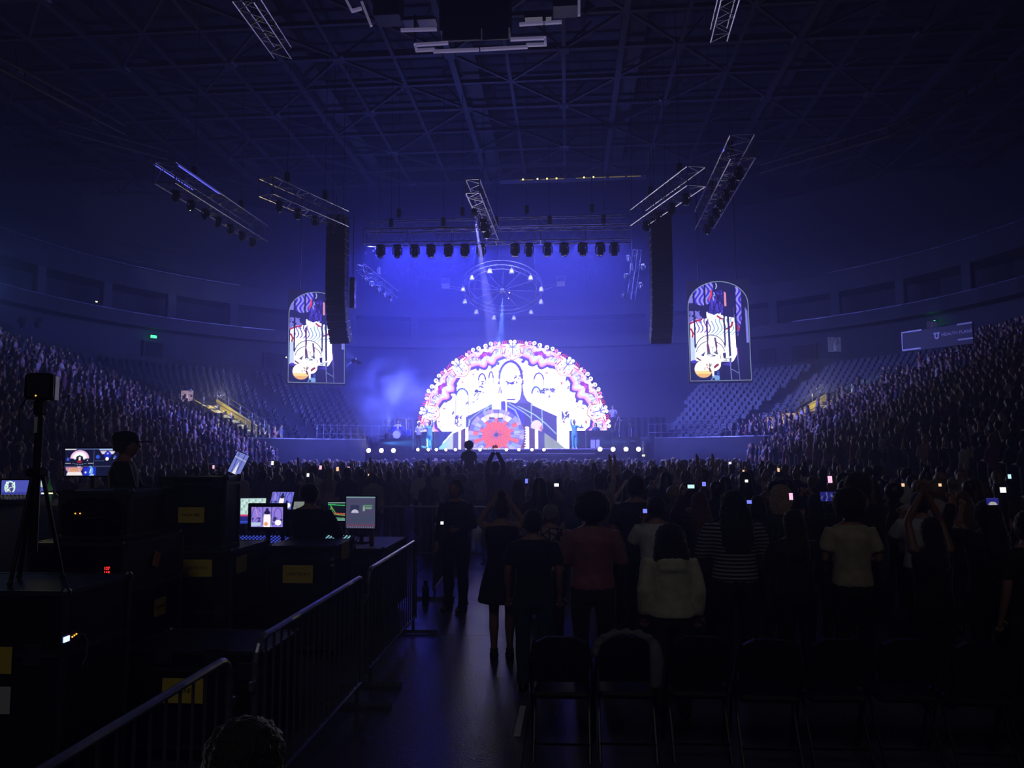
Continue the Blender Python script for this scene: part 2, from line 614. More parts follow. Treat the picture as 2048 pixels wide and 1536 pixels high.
strip('parapet_rail', [(-0.16, 3.10), (-0.16, 3.15), (0.02, 3.15)], M_RAIL, terrace, path=lambda o: [(x, y) for x, y in bowl(o) if y >= BY])
ZT = ROW_Z + ROW_H * 18                                  # 8.78, the concourse
strip('floor_concourse', [(14.4, ZT), (19.0, ZT)], M_CONC).__setitem__('kind', 'structure')
strip('wall_concourse', [(18.6, ZT), (18.6, 12.4)], M_WALL).__setitem__('kind', 'structure')
strip('trim_concourse_parapet', [(14.35, ZT - 0.3), (14.35, 9.55), (14.55, 9.55), (14.55, ZT)], M_CONC).__setitem__('kind', 'structure')
strip('wall_lower_fascia', [(18.7, 12.35), (17.0, 12.3), (17.0, 13.25), (17.15, 13.25)], M_FASC).__setitem__('kind', 'structure')
strip('floor_suite_level', [(17.1, 13.2), (21.0, 13.2)], M_CONC).__setitem__('kind', 'structure')
strip('wall_suite_back', [(20.5, 13.2), (20.5, 15.6)], M_DARK).__setitem__('kind', 'structure')
strip('ceiling_suite_soffit', [(20.6, 15.5), (17.3, 15.35)], M_WALL).__setitem__('kind', 'structure')
strip('wall_upper_fascia', [(17.3, 15.35), (17.3, 17.0), (17.6, 17.0)], M_FASC).__setitem__('kind', 'structure')
for i_, (o_, z_) in enumerate(((17.0, 13.3), (17.35, 17.1))):
    # handrail on top of each fascia, in lengths
    pts = [Vector((x, y, z_)) for x, y in bowl(o_ - 0.02, 14)]
    rail = empty('trim_%d' % (i_ + 1), kind='structure', label=('thin metal rail along the lower balcony fascia', 'thin metal rail along the upper balcony fascia')[i_])
    for a, b in zip(pts[:-1], pts[1:]):
        if a.y > 64 and b.y > 64: continue
        MB().box((a + b) / 2, ((b - a).length - 0.1, 0.08, 0.07), Matrix.Rotation(math.atan2((b - a).y, (b - a).x), 3, 'Z')).build('rail_length', M_RAIL, rail)
for k in range(9):
    # upper deck: dark stepped seating rising out of sight
    strip('upper_terrace_step', [(17.6 + 0.8 * k, 17.0 + 0.45 * (k - 1)), (17.6 + 0.8 * k, 17.0 + 0.45 * k), (17.6 + 0.8 * (k + 1), 17.0 + 0.45 * k)], M_FASC, terrace, seg=8)
strip('wall_bowl', [(24.8, 20.0), (24.8, 27.0)], M_ROOF).__setitem__('kind', 'structure')
MB().box((0, Y_BACK - 0.2, 13.5), (92, 0.4, 27)).build('wall_back', M_DARK).__setitem__('kind', 'structure')
# suite pillars
pil = MB().cbox((0, 0, 14.4), (0.75, 0.5, 2.35), 0.05).mesh('suite_pillar', M_WALL)
for sd in (-1, 1):
    for a in list(range(-40, 0, 8)) + [0, 11, 22, 33, 44, 55, 66, 78]:
        if a < 0:
            p, rz = Vector((sd * (BX + BR + 17.6), BY + a * 0.55, 0)), PI / 2
        else:
            p, rz = corner(sd, a, 17.6), math.radians(a * sd) + PI / 2
        o = link('suite_pillar', pil)
        o.location, o.rotation_euler = p, (0, 0, rz)
        tag(o, 'pale square pillar between the dark suite openings', 'pillar', 'pillars between the suites', 'structure')
# doorways in the concourse wall
def doorway(n, sd, ang, w, label):
    p = corner(sd, ang, 18.35)
    d = empty('door_%d' % n, p, math.radians(ang * sd) + PI / 2, label=label, kind='structure')
    MB().box((0, 0, ZT + 1.25), (w, 0.3, 2.5)).build('shade_slab', mat('doorway_shade', (6, 6, 9), 0.9, 0, 0), d)  # near-black slab put in for the shade inside the doorway
    for s in (-1, 1):
        MB().box((s * (w / 2 + 0.06), 0.0, ZT + 1.28), (0.12, 0.42, 2.56)).build('door_jamb', M_WALL, d)
    MB().box((0, 0, ZT + 2.58), (w + 0.24, 0.42, 0.12)).build('door_header', M_WALL, d)
    return p
EXIT = glow('exit_sign_green', (60, 255, 150), 6.0)
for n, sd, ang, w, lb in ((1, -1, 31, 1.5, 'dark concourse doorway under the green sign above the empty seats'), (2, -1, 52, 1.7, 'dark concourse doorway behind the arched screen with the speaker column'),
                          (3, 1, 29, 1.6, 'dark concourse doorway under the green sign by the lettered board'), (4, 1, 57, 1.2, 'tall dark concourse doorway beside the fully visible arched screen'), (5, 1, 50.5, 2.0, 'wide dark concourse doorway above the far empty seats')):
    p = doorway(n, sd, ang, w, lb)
    if n in (1, 3):
        es = empty('exit_sign', corner(sd, ang - 0.4, 17.95, ZT + 2.95), math.radians(ang * sd) + PI / 2,
                   label=('glowing green exit sign over the doorway above rows of empty seats', 'glowing green exit sign over the doorway near the lettered board')[n // 3], cat='sign')
        MB().cbox((0, 0.0, 0), (0.62, 0.12, 0.3), 0.02).build('sign_housing', M_DARK, es)
        for s in (-1, 1):
            MB().box((0, s * 0.066, 0), (0.5, 0.012, 0.22)).build('sign_face', EXIT, es)
        MB().bar((0, 0, 0.15), (0, 0, 0.55), 0.03).build('hanger', M_DARK, es)

# ------------------------------------------------------------------ roof: deck and the space frame under it
ceiling = empty('ceiling', kind='structure', label='dark roof with a grid of steel trusses hung with gusset plates')
MB().box((0, 30, 27.4), (96, 96, 0.4)).build('roof_deck', M_ROOF, ceiling)
ZC = 24.2
XS = [3.5 + 3.15 * i for i in range(-12, 11)]
YS = [26.0 + 3.35 * i for i in range(0, 11)]
for i, x in enumerate(XS):
    thick = 0.34 if i % 3 == 1 else 0.2
    MB().box((x, 42, ZC), (thick, 38, thick)).build('long_beam', M_STEEL, ceiling)
    if i % 3 == 1:
        MB().box((x + 0.75, 42, ZC + 0.5), (1.0, 38, 0.06)).build('catwalk_plate', M_ROOF, ceiling)
for j, y in enumerate(YS):
    MB().box((0, y, ZC + 0.02), (72, 0.22 if j % 2 else 0.3, 0.22)).build('cross_beam', M_STEEL, ceiling)
    MB().box((0, y + 0.5, ZC + 2.4), (72, 0.2, 0.2)).build('upper_cross_beam', M_STEEL, ceiling)
dg_me, nd_me, wb_me = {}, None, None
for i in range(len(XS) - 1):
    for j in range(len(YS) - 1):
        k = (i + j) % 2
        if (i + 2 * j) % 3 == 2:
            continue
        if k not in dg_me:
            a, b = (Vector((0, 0, 0)), Vector((3.15, 3.35, 0))) if k == 0 else (Vector((3.15, 0, 0)), Vector((0, 3.35, 0)))
            dg_me[k] = MB().bar(a, b, 0.10, 4).mesh('diagonal_brace', M_STEEL)
        o = link('diagonal_brace', dg_me[k], ceiling)
        o.location = (XS[i], YS[j], ZC)
for i in range(0, len(XS), 2):
    for j in range(0, len(YS), 2):
        if nd_me is None:
            nd_me = MB().cbox((0, 0, 0), (0.75, 0.75, 0.36), 0.08).mesh('gusset_plate', M_STEEL)
            wb_me = MB().bar((0, 0, 0), (1.57, 1.6, 2.4), 0.07, 4).bar((0, 0, 0), (-1.57, 1.6, 2.4), 0.07, 4).mesh('web_brace', M_STEEL)
        o = link('gusset_plate', nd_me, ceiling); o.location = (XS[i], YS[j], ZC)
        o = link('web_brace', wb_me, ceiling); o.location = (XS[i], YS[j], ZC)
# curved eaves catwalks out at both sides
for sd in (-1, 1):
    eave = empty('trim_%d' % (3 if sd < 0 else 4), kind='structure', label='pale catwalk running along the roof edge, %s of the hall' % ('stage-left side' if sd < 0 else 'stage-right side'))
    pl = [at(115, 258, 36), at(330, 318, 46)] if sd < 0 else [at(1990, 170, 34), at(1780, 270, 38), at(1520, 345, 46)]
    if sd < 0: pl = [at(-200, 30, 26), at(100, 190, 33), at(250, 268, 38)] + []
    for a, b in zip(pl[:-1], pl[1:]):
        u = b - a
        n = max(2, int(u.length / 1.2))
        for q in (0, 1):
            MB().bar(a + Vector((0, 0, 0.5 * q)), b + Vector((0, 0, 0.5 * q)), 0.09, 6).build('catwalk_rail', M_STEEL, eave)
        for t in range(n + 1):
            p = a + u * (t / n)
            MB().bar(p, p + Vector((0, 0, 0.5)), 0.05, 4).build('catwalk_post', M_STEEL, eave)
if True:
    eave = empty('trim_5', kind='structure', label='pale straight catwalk at the roof edge above the outer lighting truss')
    a, b = at(115, 258, 36), at(335, 318, 42)
    for q in (0, 1):
        MB().bar(a + Vector((0, 0, 0.5 * q)), b + Vector((0, 0, 0.5 * q)), 0.09, 6).build('catwalk_rail', M_STEEL, eave)

# ------------------------------------------------------------------ stage
M_BLACK = mat('stage_black', (16, 16, 20), 0.5, 0, 0.25, 5)
M_DECK = mat('stage_deck', (30, 30, 40), 0.4, 0, 0.25, 2)
M_CLOTH = mat('black_masking_cloth', (14, 14, 20), 0.9, 0, 0.3, 3)
stage = empty('stage', (0, 0, 0), label='raised black concert stage with stepped side risers at the end of the hall', cat='stage')
DZ = 2.32
MB().box((-0.4, 50.0, DZ - 0.15), (17.2, 8.6, 0.3)).build('deck', M_DECK, stage)
for i in range(12):
    x = -9.0 + 17.2 * (i + 0.5) / 12
    MB().box((x, 45.75, 1.0), (1.42, 0.06, 2.05)).build('skirt_panel', M_CLOTH, stage)
MB().cbox((0.0, 45.2, DZ - 0.35), (10.2, 1.6, 0.22), 0.03).build('front_ledge', M_BLACK, stage)
MB().box((2.9, 45.6, DZ + 0.02), (6.2, 0.12, 0.05)).build('deck_edge_strip', mat('pale_deck_edge', (190, 170, 200), 0.4, 0, 0.1), stage)
# side risers carrying the band
for nm, x0, x1, z in (('riser', -6.35, -5.15, 3.45), ('riser', 3.8, 6.2, 3.5), ('riser', -8.9, -6.4, 3.05), ('riser', 6.25, 8.1, 3.1)):
    MB().box(((x0 + x1) / 2, 50.0, (DZ + z) / 2), (x1 - x0, 3.6, z - DZ)).build(nm, M_BLACK, stage)
for k in range(3):
    MB().box((-5.75, 48.1 - 0.28 * k, DZ + 0.12 + 0.24 * (2 - k)), (1.1, 0.28, 0.24)).build('step', M_BLACK, stage)
# black drapes that close the stage off upstage and to the sides
def drape(loc, w, h, rz, label):
    mb = MB()
    n = int(w / 0.12)
    vs, fs = [], []
    for i in range(n + 1):
        x = -w / 2 + w * i / n
        y = 0.07 * math.sin(i * 1.7) + 0.03 * math.sin(i * 0.6)
        vs += [(x, y, 0), (x, y, h)]
    fs = [(2 * i, 2 * i + 2, 2 * i + 3, 2 * i + 1) for i in range(n)]
    mb.add(vs, fs)
    mb.v += [(x, y + 0.03, z) for x, y, z in vs]
    k = len(vs)
    mb.f += [tuple(k + q for q in reversed(f)) for f in fs]
    mb.m += [0] * len(fs)
    o = mb.build('masking_drape', M_CLOTH, None, True)
    place(o, loc, (0, 0, rz))
    return tag(o, label, 'curtain')
drape((0, 54.45, 0), 21, 4.6, 0, 'wide black masking drape hanging across the back of the stage')
drape((-9.4, 50.0, 0), 4.5, 3.2, PI / 2, 'low black drape closing the stage end by the smoke')
drape((8.9, 50.0, 0), 4.5, 3.2, PI / 2, 'low black drape closing the stage end by the keyboards')

# ------------------------------------------------------------------ the half-round video wall
DY = 49.4
KX = DY / F_PX
_c0 = at(1026, 864, DY)
def dome3(px, py, dy=0.0):
    return (_c0.x + (px - 1026) * KX, DY + dy, _c0.z + (864 - py) * KX)
def P(th, rho):
    t = math.radians(th)
    return (1026 - 191 * rho * math.cos(t), 864 - 182 * rho * math.sin(t))
W = (255, 252, 250, 4.6)
PUR, PUR2, NAVY = (78, 62, 165), (96, 88, 178), (50, 46, 120)
PINK, MAG, ORA, RED, CYA = (250, 105, 195, 1.4), (205, 50, 195, 1.3), (250, 125, 100, 1.3), (245, 45, 95, 1.3), (140, 228, 246, 1.5)
C = Canvas(828, 674, 1224, 900, 3, W)
r_ = random.Random(3)
# central arch and the curved band that grows out of it
C.arc(1022, 754, 26.5, 39, 5, 175, 1.0, NAVY)
C.put(C.inell(1022, 753, 25, 34) & ~C.inell(1021.3, 757, 20.5, 32.5) & (C.Y < 757), PUR)
C.line([(998, 750), (1000, 770), (1003, 782)], 1.2, PUR2); C.line([(1045, 748), (1045, 772)], 1.5, PUR)
C.line([(1012, 726), (1012, 805)], 0.7, (120, 110, 170)); C.line([(1032, 724), (1032, 775)], 0.6, (140, 130, 180))
C.put(C.inell(1021, 758, 10, 9.5) & ~C.inell(1021.5, 754.5, 10.5, 9) & (C.Y > 757), PUR)
C.scribble(1029, 746, 1041, 757, 9, 1.3, PUR, 1); C.scribble(996, 762, 1004, 786, 8, 1.2, PUR, 2); C.scribble(1042, 752, 1048, 772, 6, 0.9, PUR2, 21)
C.scribble(1014, 764, 1028, 769, 8, 1.2, PUR, 3); C.scribble(1028, 760, 1036, 770, 5, 0.8, PUR2, 22)
C.rect(1014, 797, 1031, 800.5, PUR)
C.poly([(1043.5, 766), (1046, 766), (1048, 788), (1055, 801), (1068, 809), (1030, 808), (1040, 798), (1042.5, 785)], PUR2)
# houses to both sides of the wheel
C.poly([(1014, 803), (1034, 806), (1056, 806), (1082, 818), (1114, 832.5), (1114, 874), (1128, 893), (1090, 893), (1060, 893), (1014, 850)], (70, 64, 138))
C.poly([(1016, 803), (1048, 822), (1050, 850), (1016, 830)], (72, 60, 205))
C.poly([(931, 833), (986, 807), (986, 860), (931, 860)], (84, 80, 160))
C.poly([(1002, 802), (1009, 801), (1012, 806), (1012, 828), (1001, 828)], (72, 58, 190))
C.rect(984, 806, 1002, 832, W); C.rect(1011.5, 797, 1014.5, 830, W); C.rect(1114, 832, 1137.5, 898, W)
for pts, w in (([(965, 832), (968, 822), (975, 812), (984, 806)], 1.6), ([(937, 852), (940, 838), (960, 822), (984, 812)], 0.9), ([(1016, 812), (1030, 820), (1036, 832), (1041, 844)], 1.8),
               ([(1018, 806), (1050, 826), (1062, 836)], 1.4), ([(1036, 812), (1070, 830), (1092, 848), (1112, 868)], 1.8), ([(1063, 808), (1063, 845)], 1.6), ([(1084, 814), (1085, 858)], 1.4),
               ([(938, 838), (936, 860)], 1.6), ([(976, 812), (976, 830)], 1.4)):
    C.line(pts, w, (170, 205, 240, 1.3))
C.line([(1016, 803), (1075, 828), (1114, 850)], 0.8, NAVY)
C.ell(1073, 854, 11.5, 13.5, (238, 218, 240, 1.1)); C.poly([(1079, 856), (1085, 850), (1084, 866)], (220, 130, 140))
C.poly([(1055, 857), (1096, 870), (1130, 897), (1055, 897)], (76, 70, 140))
# floor triangles
tri = C.inpoly([(872, 898), (905, 866), (905, 898)])
for k in range(12):
    C.put(tri & (C.X >= 872 + 2.8 * k) & (C.X < 875.6 + 2.8 * k), (int(110 + 8 * k), int(215 - 2 * k), int(232 - 4 * k), 1.2))
C.poly([(1089, 866), (1131, 897), (1089, 897)], (158, 166, 146))
for k in range(6):
    C.line([(1092 + i * 3 + k, 874 + k * 4 + i * 1.4 + 1.2 * math.sin(i * 1.6)) for i in range(11)], 0.7, (120, 126, 120))
# curtains left and right of the wheel
for x0, x1, c in ((905, 916, (92, 88, 150)), (916, 921, W), (921, 930, (96, 66, 96)), (930, 937, W), (936, 944, (116, 66, 84)), (1041, 1049, (120, 66, 86)), (1050, 1058, W), (1058, 1070, (92, 62, 92)), (1070, 1076, W), (1076, 1089, (88, 82, 142))):
    C.poly([(x0, 866 - (x0 - 905) * 0.42 if x0 < 1000 else 849 + (x0 - 1041) * 0.34), (x1, 866 - (x1 - 905) * 0.42 if x0 < 1000 else 849 + (x1 - 1041) * 0.34), (x1, 898), (x0, 898)], c)
    if c != W:
        for k in range(16):
            C.rect(x0, 852 + 3 * k, x1, 852.7 + 3 * k, (60, 40, 90), 0.5)
for x, s in ((937, -1), (1051, 1)):
    for k in range(9):
        C.ell(x - s * 1.0, 853 + 5 * k, 2.0, 1.8, (90, 50, 70))
# patchwork wheel
cx, cy = 992.5, 869.5
ang = np.degrees(np.arctan2(-(C.Y - cy) / 0.92, C.X - cx))
rad = np.hypot(C.X - cx, (C.Y - cy) / 0.92)
low = (C.Y < 897.5)
C.put((rad < 56) & low, (128, 126, 205, 1.2))
for k in range(30):
    a0 = -180 + k * 12
    m = (ang >= a0) & (ang < a0 + 12) & low
    C.put(m & (rad >= 47) & (rad < 56), [(150, 150, 222, 1.3), (112, 108, 190, 1.2), (176, 158, 214, 1.3)][k % 3])
    top = 50 < a0 + 6 < 130
    C.put(m & (rad >= 36) & (rad < 47), ((245, 240, 240, 1.4) if k % 2 else (240, 214, 170, 1.2)) if top else [(250, 100, 72, 1.3), (130, 150, 240, 1.4), (172, 176, 245, 1.4), (136, 140, 222, 1.3)][(k * 7 + 1) % 4])
    C.put(m & (rad >= 29) & (rad < 36), [(120, 116, 200, 1.2), (150, 156, 235, 1.3), (240, 105, 90, 1.2)][(k * 5) % 3])
    t = math.radians(a0)
    C.line([(cx + 29 * math.cos(t), cy - 27 * math.sin(t)), (cx + 56 * math.cos(t), cy - 51 * math.sin(t))], 0.5, (84, 66, 140))
C.put((rad < 29) & low, (250, 92, 62, 1.5))
for k in range(22):
    t = math.radians(k * 360 / 22 + 4)
    C.line([(cx, cy), (cx + 64 * math.cos(t), cy - 50 * math.sin(t))], 0.6, (92, 40, 66))
    C.line([(cx, cy), (cx + 12 * math.cos(t + 0.14), cy - 11 * math.sin(t + 0.14))], 0.6, (215, 120, 170))
C.ell(cx, cy, 4.2, 4.0, (78, 80, 140))
for k in range(5):
    C.poly([(977 + k * 2, 838), (979 + k * 2, 833), (981 + k * 2, 838)], (60, 50, 110)); C.poly([(995 + k * 2, 838), (997 + k * 2, 834), (999 + k * 2, 838)], (60, 50, 110))
# small arches
for x, rx, y0, y1, c, w in ((963.7, 7.5, 746, 768, PUR, 3.4), (982, 4.4, 742, 766, PUR, 3.0), (1078.5, 9.8, 746, 774, PUR, 3.2), (923, 12.3, 776, 838, (52, 98, 208), 3.6), (1073, 9.0, 774, 800, (52, 98, 208), 3.6)):
    C.arc(x, y0 + 16, rx, 16, 15, 165, w, c)
    C.line([(x - rx, y0 + 13), (x - rx, y1)], 1.2, c); C.line([(x + rx, y0 + 13), (x + rx, y1)], 1.2, c)
for a in ((955, 762, 967, 774, 10, 1.4, 5), (949, 778, 962, 790, 12, 1.5, 6), (944, 790, 958, 800, 8, 0.8, 7), (965, 778, 971, 786, 5, 1.0, 8), (1082, 777, 1096, 787, 14, 1.5, 9), (1097, 777, 1113, 786, 12, 1.3, 10),
          (1092, 788, 1102, 802, 7, 0.9, 11), (1124, 824, 1138, 846, 12, 1.6, 12), (909, 830, 923, 852, 16, 1.7, 13), (902, 820, 908, 832, 8, 1.3, 14), (1066, 778, 1078, 800, 8, 0.7, 15), (930, 795, 950, 815, 9, 0.7, 16), (862, 830, 872, 850, 7, 1.2, 17)):
    C.scribble(*a[:6], PUR if a[6] % 3 else NAVY, a[6])
# confetti
for x, y, w, h, c, t in ((955, 735, 6, 9, PUR, .1), (968, 735, 9, 4, PUR, .3), (984, 734, 7, 3, PUR, -.5), (1003, 713, 7, 3, PUR, -.6), (997, 726, 4, 7, PUR, .2), (1047, 722, 8, 6, PUR, -.7), (1060, 728, 6, 6, PUR, .5),
                          (1087, 736, 6, 2.5, PUR, 0), (1101, 734, 7, 6, PUR, .3), (1116, 740, 4, 5, PUR, .4), (912, 769, 3, 6, PUR, -.2), (909, 783, 7, 7, PUR, .6), (900, 793, 7, 6, PUR, .3), (890, 803, 6, 3, PUR, 0), (877, 807, 6, 4, PUR, -.6),
                          (946, 747, 6, 4, (215, 180, 140), -.3), (973, 745, 3, 3, (200, 190, 180), 0), (924, 763, 4, 5, (215, 170, 120), -.4), (887, 816, 6, 4, (220, 160, 100), -.3), (1094, 746, 7, 4, (215, 180, 140), -.4), (1124, 767, 4, 6, (225, 130, 90), 0),
                          (1134, 760, 3, 6, PUR, 0), (1137, 776, 3, 7, PUR, .2), (1155, 802, 6, 9, PUR, .4), (1168, 806, 6, 10, PUR, .3), (1156, 815, 5, 3, (215, 180, 120), .3), (1143, 801, 4, 3, (200, 190, 170), 0), (1172, 845, 5, 6, (225, 140, 100), .3),
                          (1166, 818, 3, 3, PUR, .5), (876, 842, 4, 5, (210, 170, 110), 0), (880, 853, 4, 3, (210, 190, 140), .3), (905, 748, 10, 3, (60, 110, 200), -.5), (1128, 742, 12, 2.4, PUR, .1), (1164, 856, 6, 3, PUR, 0)):
    ct, st = math.cos(t), math.sin(t)
    C.poly([(x + ct * a - st * b, y + st * a + ct * b) for a, b in ((-w / 2, -h / 2), (w / 2, -h / 2), (w / 2, h / 2), (-w / 2, h / 2))], c)
# ornamental border: garlands between flower motifs
MOT = (14, 52, 90, 128, 166)
GAR = (-4, 33, 71, 109, 147, 184)
for gc in GAR:
    def wave(t):                       # inner edge of the border, 0 at the garland's middle, 1 at its ends
        q = abs(t)
        return 0.835 - 0.05 * math.sin(PI * min(1, q / 0.5)) + 0.045 * max(0, q - 0.5)
    ts = [i / 24 - 1 for i in range(49)]
    arc_in = [P(gc + 13.5 * t, wave(t)) for t in ts]
    arc_out = [P(gc + 13.5 * t, 1.0) for t in ts]
    C.poly(arc_in + arc_out[::-1], (240, 190, 236, 1.3))
    C.line([P(gc + 14.5 * t, wave(t) - 0.022) for t in ts], 6.0, PUR)
    C.line(arc_in, 3.4, PINK); C.line([P(gc + 13.5 * t, wave(t) + 0.004) for t in ts], 1.2, (255, 190, 215, 1.3))
    C.line([P(gc + 13 * t, 0.905 + 0.02 * math.cos(t * 9)) for t in ts], 8.5, (150, 50, 178))
    for i in range(-15, 16):
        t = i / 15
        C.line([P(gc + 12.4 * t - 0.35, wave(t) + 0.030), P(gc + 12.4 * t + 0.35, wave(t) + 0.085)], 1.35, [(244, 240, 255, 2.2), CYA, (250, 225, 245, 2.0)][i % 3])
    C.line([P(gc + 13 * t, 0.935 - 0.02 * math.cos(t * 5)) for t in ts], 1.6, MAG)
    C.line([P(gc + 12.5 * t, 0.957 + 0.015 * math.cos(t * PI)) for t in ts], 2.0, (255, 205, 225, 1.6))
    for s in (-1, 1):
        C.line([P(gc + s * 0.5, 0.955), P(gc + s * 2.5, 0.935), P(gc + s * 5, 0.945)], 3.0, (214, 236, 248, 1.6))
        C.line([P(gc + s * 1.5, 0.985), P(gc + s * 3.4, 0.965), P(gc + s * 4.6, 0.985)], 1.8, NAVY)
    C.ell(*P(gc, 0.905), 2.6, 3.0, MAG)
for mc in MOT:
    tsm = [i / 10 - 1 for i in range(21)]
    C.poly([P(mc + 6.6 * t, 0.80 + 0.055 * t * t) for t in tsm] + [P(mc + 6.6 * t, 1.0) for t in reversed(tsm)], (250, 240, 250, 2.2))
    C.line([P(mc + 6.9 * t, 0.80 + 0.10 * t * t) for t in tsm], 2.2, (225, 165, 120)); C.line([P(mc + 7.2 * t, 0.83 + 0.115 * t * t) for t in tsm], 1.1, ORA)
    for s in (-1, 1):
        C.ell(*P(mc + s * 3.0, 0.905), 5.0, 5.0, (232, 246, 252, 2.0)); C.ell(*P(mc + s * 3.0, 0.90), 1.6, 1.6, (110, 190, 200))
        C.line([P(mc + s * 4.5, 0.955), P(mc + s * 7.5, 0.965), P(mc + s * 8.5, 0.99)], 2.4, RED); C.line([P(mc + s * 5.2, 0.94), P(mc + s * 8.5, 0.945)], 1.6, PINK)
        C.line([P(mc + s * 1.0, 0.89), P(mc + s * 2.2, 0.85)], 1.2, (190, 90, 160)); C.line([P(mc + s * 0.4, 0.94), P(mc + s * 2.6, 0.975)], 2.0, (100, 110, 225))
        C.line([P(mc + s * 5.6, 0.88), P(mc + s * 4.8, 0.93)], 2.2, (190, 90, 120)); C.ell(*P(mc + s * 1.8, 0.845), 1.4, 1.4, (200, 110, 150))
    C.line([P(mc, 0.86), P(mc, 0.985)], 2.2, (96, 104, 222)); C.line([P(mc - 2.5, 0.94), P(mc + 2.5, 0.94)], 1.6, (110, 120, 230))
C.line([(828, 834), (905, 834)], 0.5, (120, 110, 130)); C.line([(1140, 833), (1224, 833)], 0.5, (120, 110, 130)); C.line([(906, 776), (906, 868)], 0.5, (170, 165, 180))
def in_dome(x, y):
    if y > 861.5:
        return 872 < x < 1138 and (y - 861.5) < 36.5 and ((x > 905 - (y - 862) * 0.92) if x < 906 else True)
    return ((x - 1026) / 190.0) ** 2 + ((y - 864) / 181.0) ** 2 < 0.985 ** 2
wallv = empty('video_dome', (0, 0, 0), label='half-round video wall with scrollwork rim showing white arches and a red patchwork wheel', cat='video screen')
C.panel('picture_face', lambda x, y: dome3(x, y), 396, 226, in_dome, parent=wallv)
back = [dome3(*P(t, 0.975)) for t in range(0, 181, 4)]
MB().prism([(p[0], p[2]) for p in back] + [(dome3(1138, 861.5)[0], dome3(0, 861.5)[2]), (dome3(1138, 0)[0], dome3(0, 898)[2]), (dome3(872, 0)[0], dome3(0, 898)[2]), (dome3(905, 0)[0], dome3(0, 861.5)[2])], DY + 0.03, DY + 0.35).build('cabinet_backing', M_BLACK, wallv)
# the cut-out scrolls of the rim, each a lit piece of its own
def ribbon(pts, w, name, m):
    mb = MB()
    n = len(pts)
    vs, fs = [], []
    for i, p in enumerate(pts):
        a, b = pts[max(0, i - 1)], pts[min(n - 1, i + 1)]
        dx, dy = b[0] - a[0], b[1] - a[1]
        L = math.hypot(dx, dy) + 1e-9
        ww = w * (0.55 + 0.45 * math.sin(PI * min(1, (i + 1) / n * 1.3)))
        nx, ny = -dy / L * ww / 2, dx / L * ww / 2
        vs += [dome3(p[0] + nx, p[1] + ny, -0.02), dome3(p[0] - nx, p[1] - ny, -0.02), dome3(p[0] + nx, p[1] + ny, 0.05), dome3(p[0] - nx, p[1] - ny, 0.05)]
    for i in range(n - 1):
        k = 4 * i
        fs += [(k, k + 4, k + 5, k + 1), (k + 2, k + 3, k + 7, k + 6), (k, k + 2, k + 6, k + 4), (k + 1, k + 5, k + 7, k + 3)]
    mb.add(vs, fs)
    return mb.build(name, m, wallv)
G_W, G_P, G_R, G_V = glow('scroll_white', (250, 240, 255), 2.6), glow('scroll_pink', (246, 140, 215), 1.8), glow('scroll_red', (240, 60, 115), 1.9), glow('scroll_violet', (150, 140, 250), 1.9)
def frame_at(th, rho):
    c = P(th, rho)
    n = P(th, rho + 0.05)
    ux, uy = n[0] - c[0], n[1] - c[1]
    L = math.hypot(ux, uy)
    return c, (ux / L, uy / L), (uy / L, -ux / L)        # outward, along (towards larger angle)
def scroll(th, rho, size, turn, m, w=2.0, turns=1.35):
    c, u, v = frame_at(th, rho)
    pts = []
    for i in range(18):
        a = i / 17 * turns * 2 * PI
        r = size * (1 - 0.72 * i / 17)
        x, y = -math.cos(a) * r + size * 0.0, math.sin(a) * r * turn
        pts.append((c[0] + u[0] * x + v[0] * y, c[1] + u[1] * x + v[1] * y))
    ribbon(pts, w, 'scroll', m)
for gc in GAR[1:-1]:
    for s in (-1, 1):
        scroll(gc + s * 2.4, 1.000, 4.6, s, G_W, 2.4)
        scroll(gc + s * 5.6, 1.008, 4.3, -s, G_W, 2.2)
        scroll(gc + s * 8.6, 1.005, 3.6, s, G_P, 2.0)
        c, u, v = frame_at(gc + s * 11.0, 0.99)
        ribbon([(c[0] + u[0] * q + v[0] * 1.3 * math.sin(q), c[1] + u[1] * q + v[1] * 1.3 * math.sin(q)) for q in (-1, 1, 3, 4.5, 6)], 2.2, 'sprig', G_P)
for mc in MOT:
    for s in (-1, 1):
        scroll(mc + s * 1.4, 1.002, 3.6, s, G_W, 2.4)
        for q in (4.0, 5.2, 6.4):
            c, u, v = frame_at(mc + s * q, 0.985)
            ribbon([(c[0] + u[0] * k + v[0] * s * 0.5 * k * k / 6, c[1] + u[1] * k + v[1] * s * 0.5 * k * k / 6) for k in (-1, 1.5, 4, 6.2)], 1.7, 'frond', G_R)
        scroll(mc + s * 8.2, 0.992, 3.4, -s, G_W, 2.2, 1.1)
    c, u, v = frame_at(mc, 0.985)
    ribbon([(c[0] + u[0] * k, c[1] + u[1] * k) for k in (-2, 1, 3.5)], 2.6, 'petal', G_V)
for sd, gcs in ((0, (3.5, 6.5)), (180, (-3.5, -6.5))):
    for g in gcs:
        scroll(sd + g, 1.002, 3.6, 1 if g > 0 else -1, G_W, 2.2)

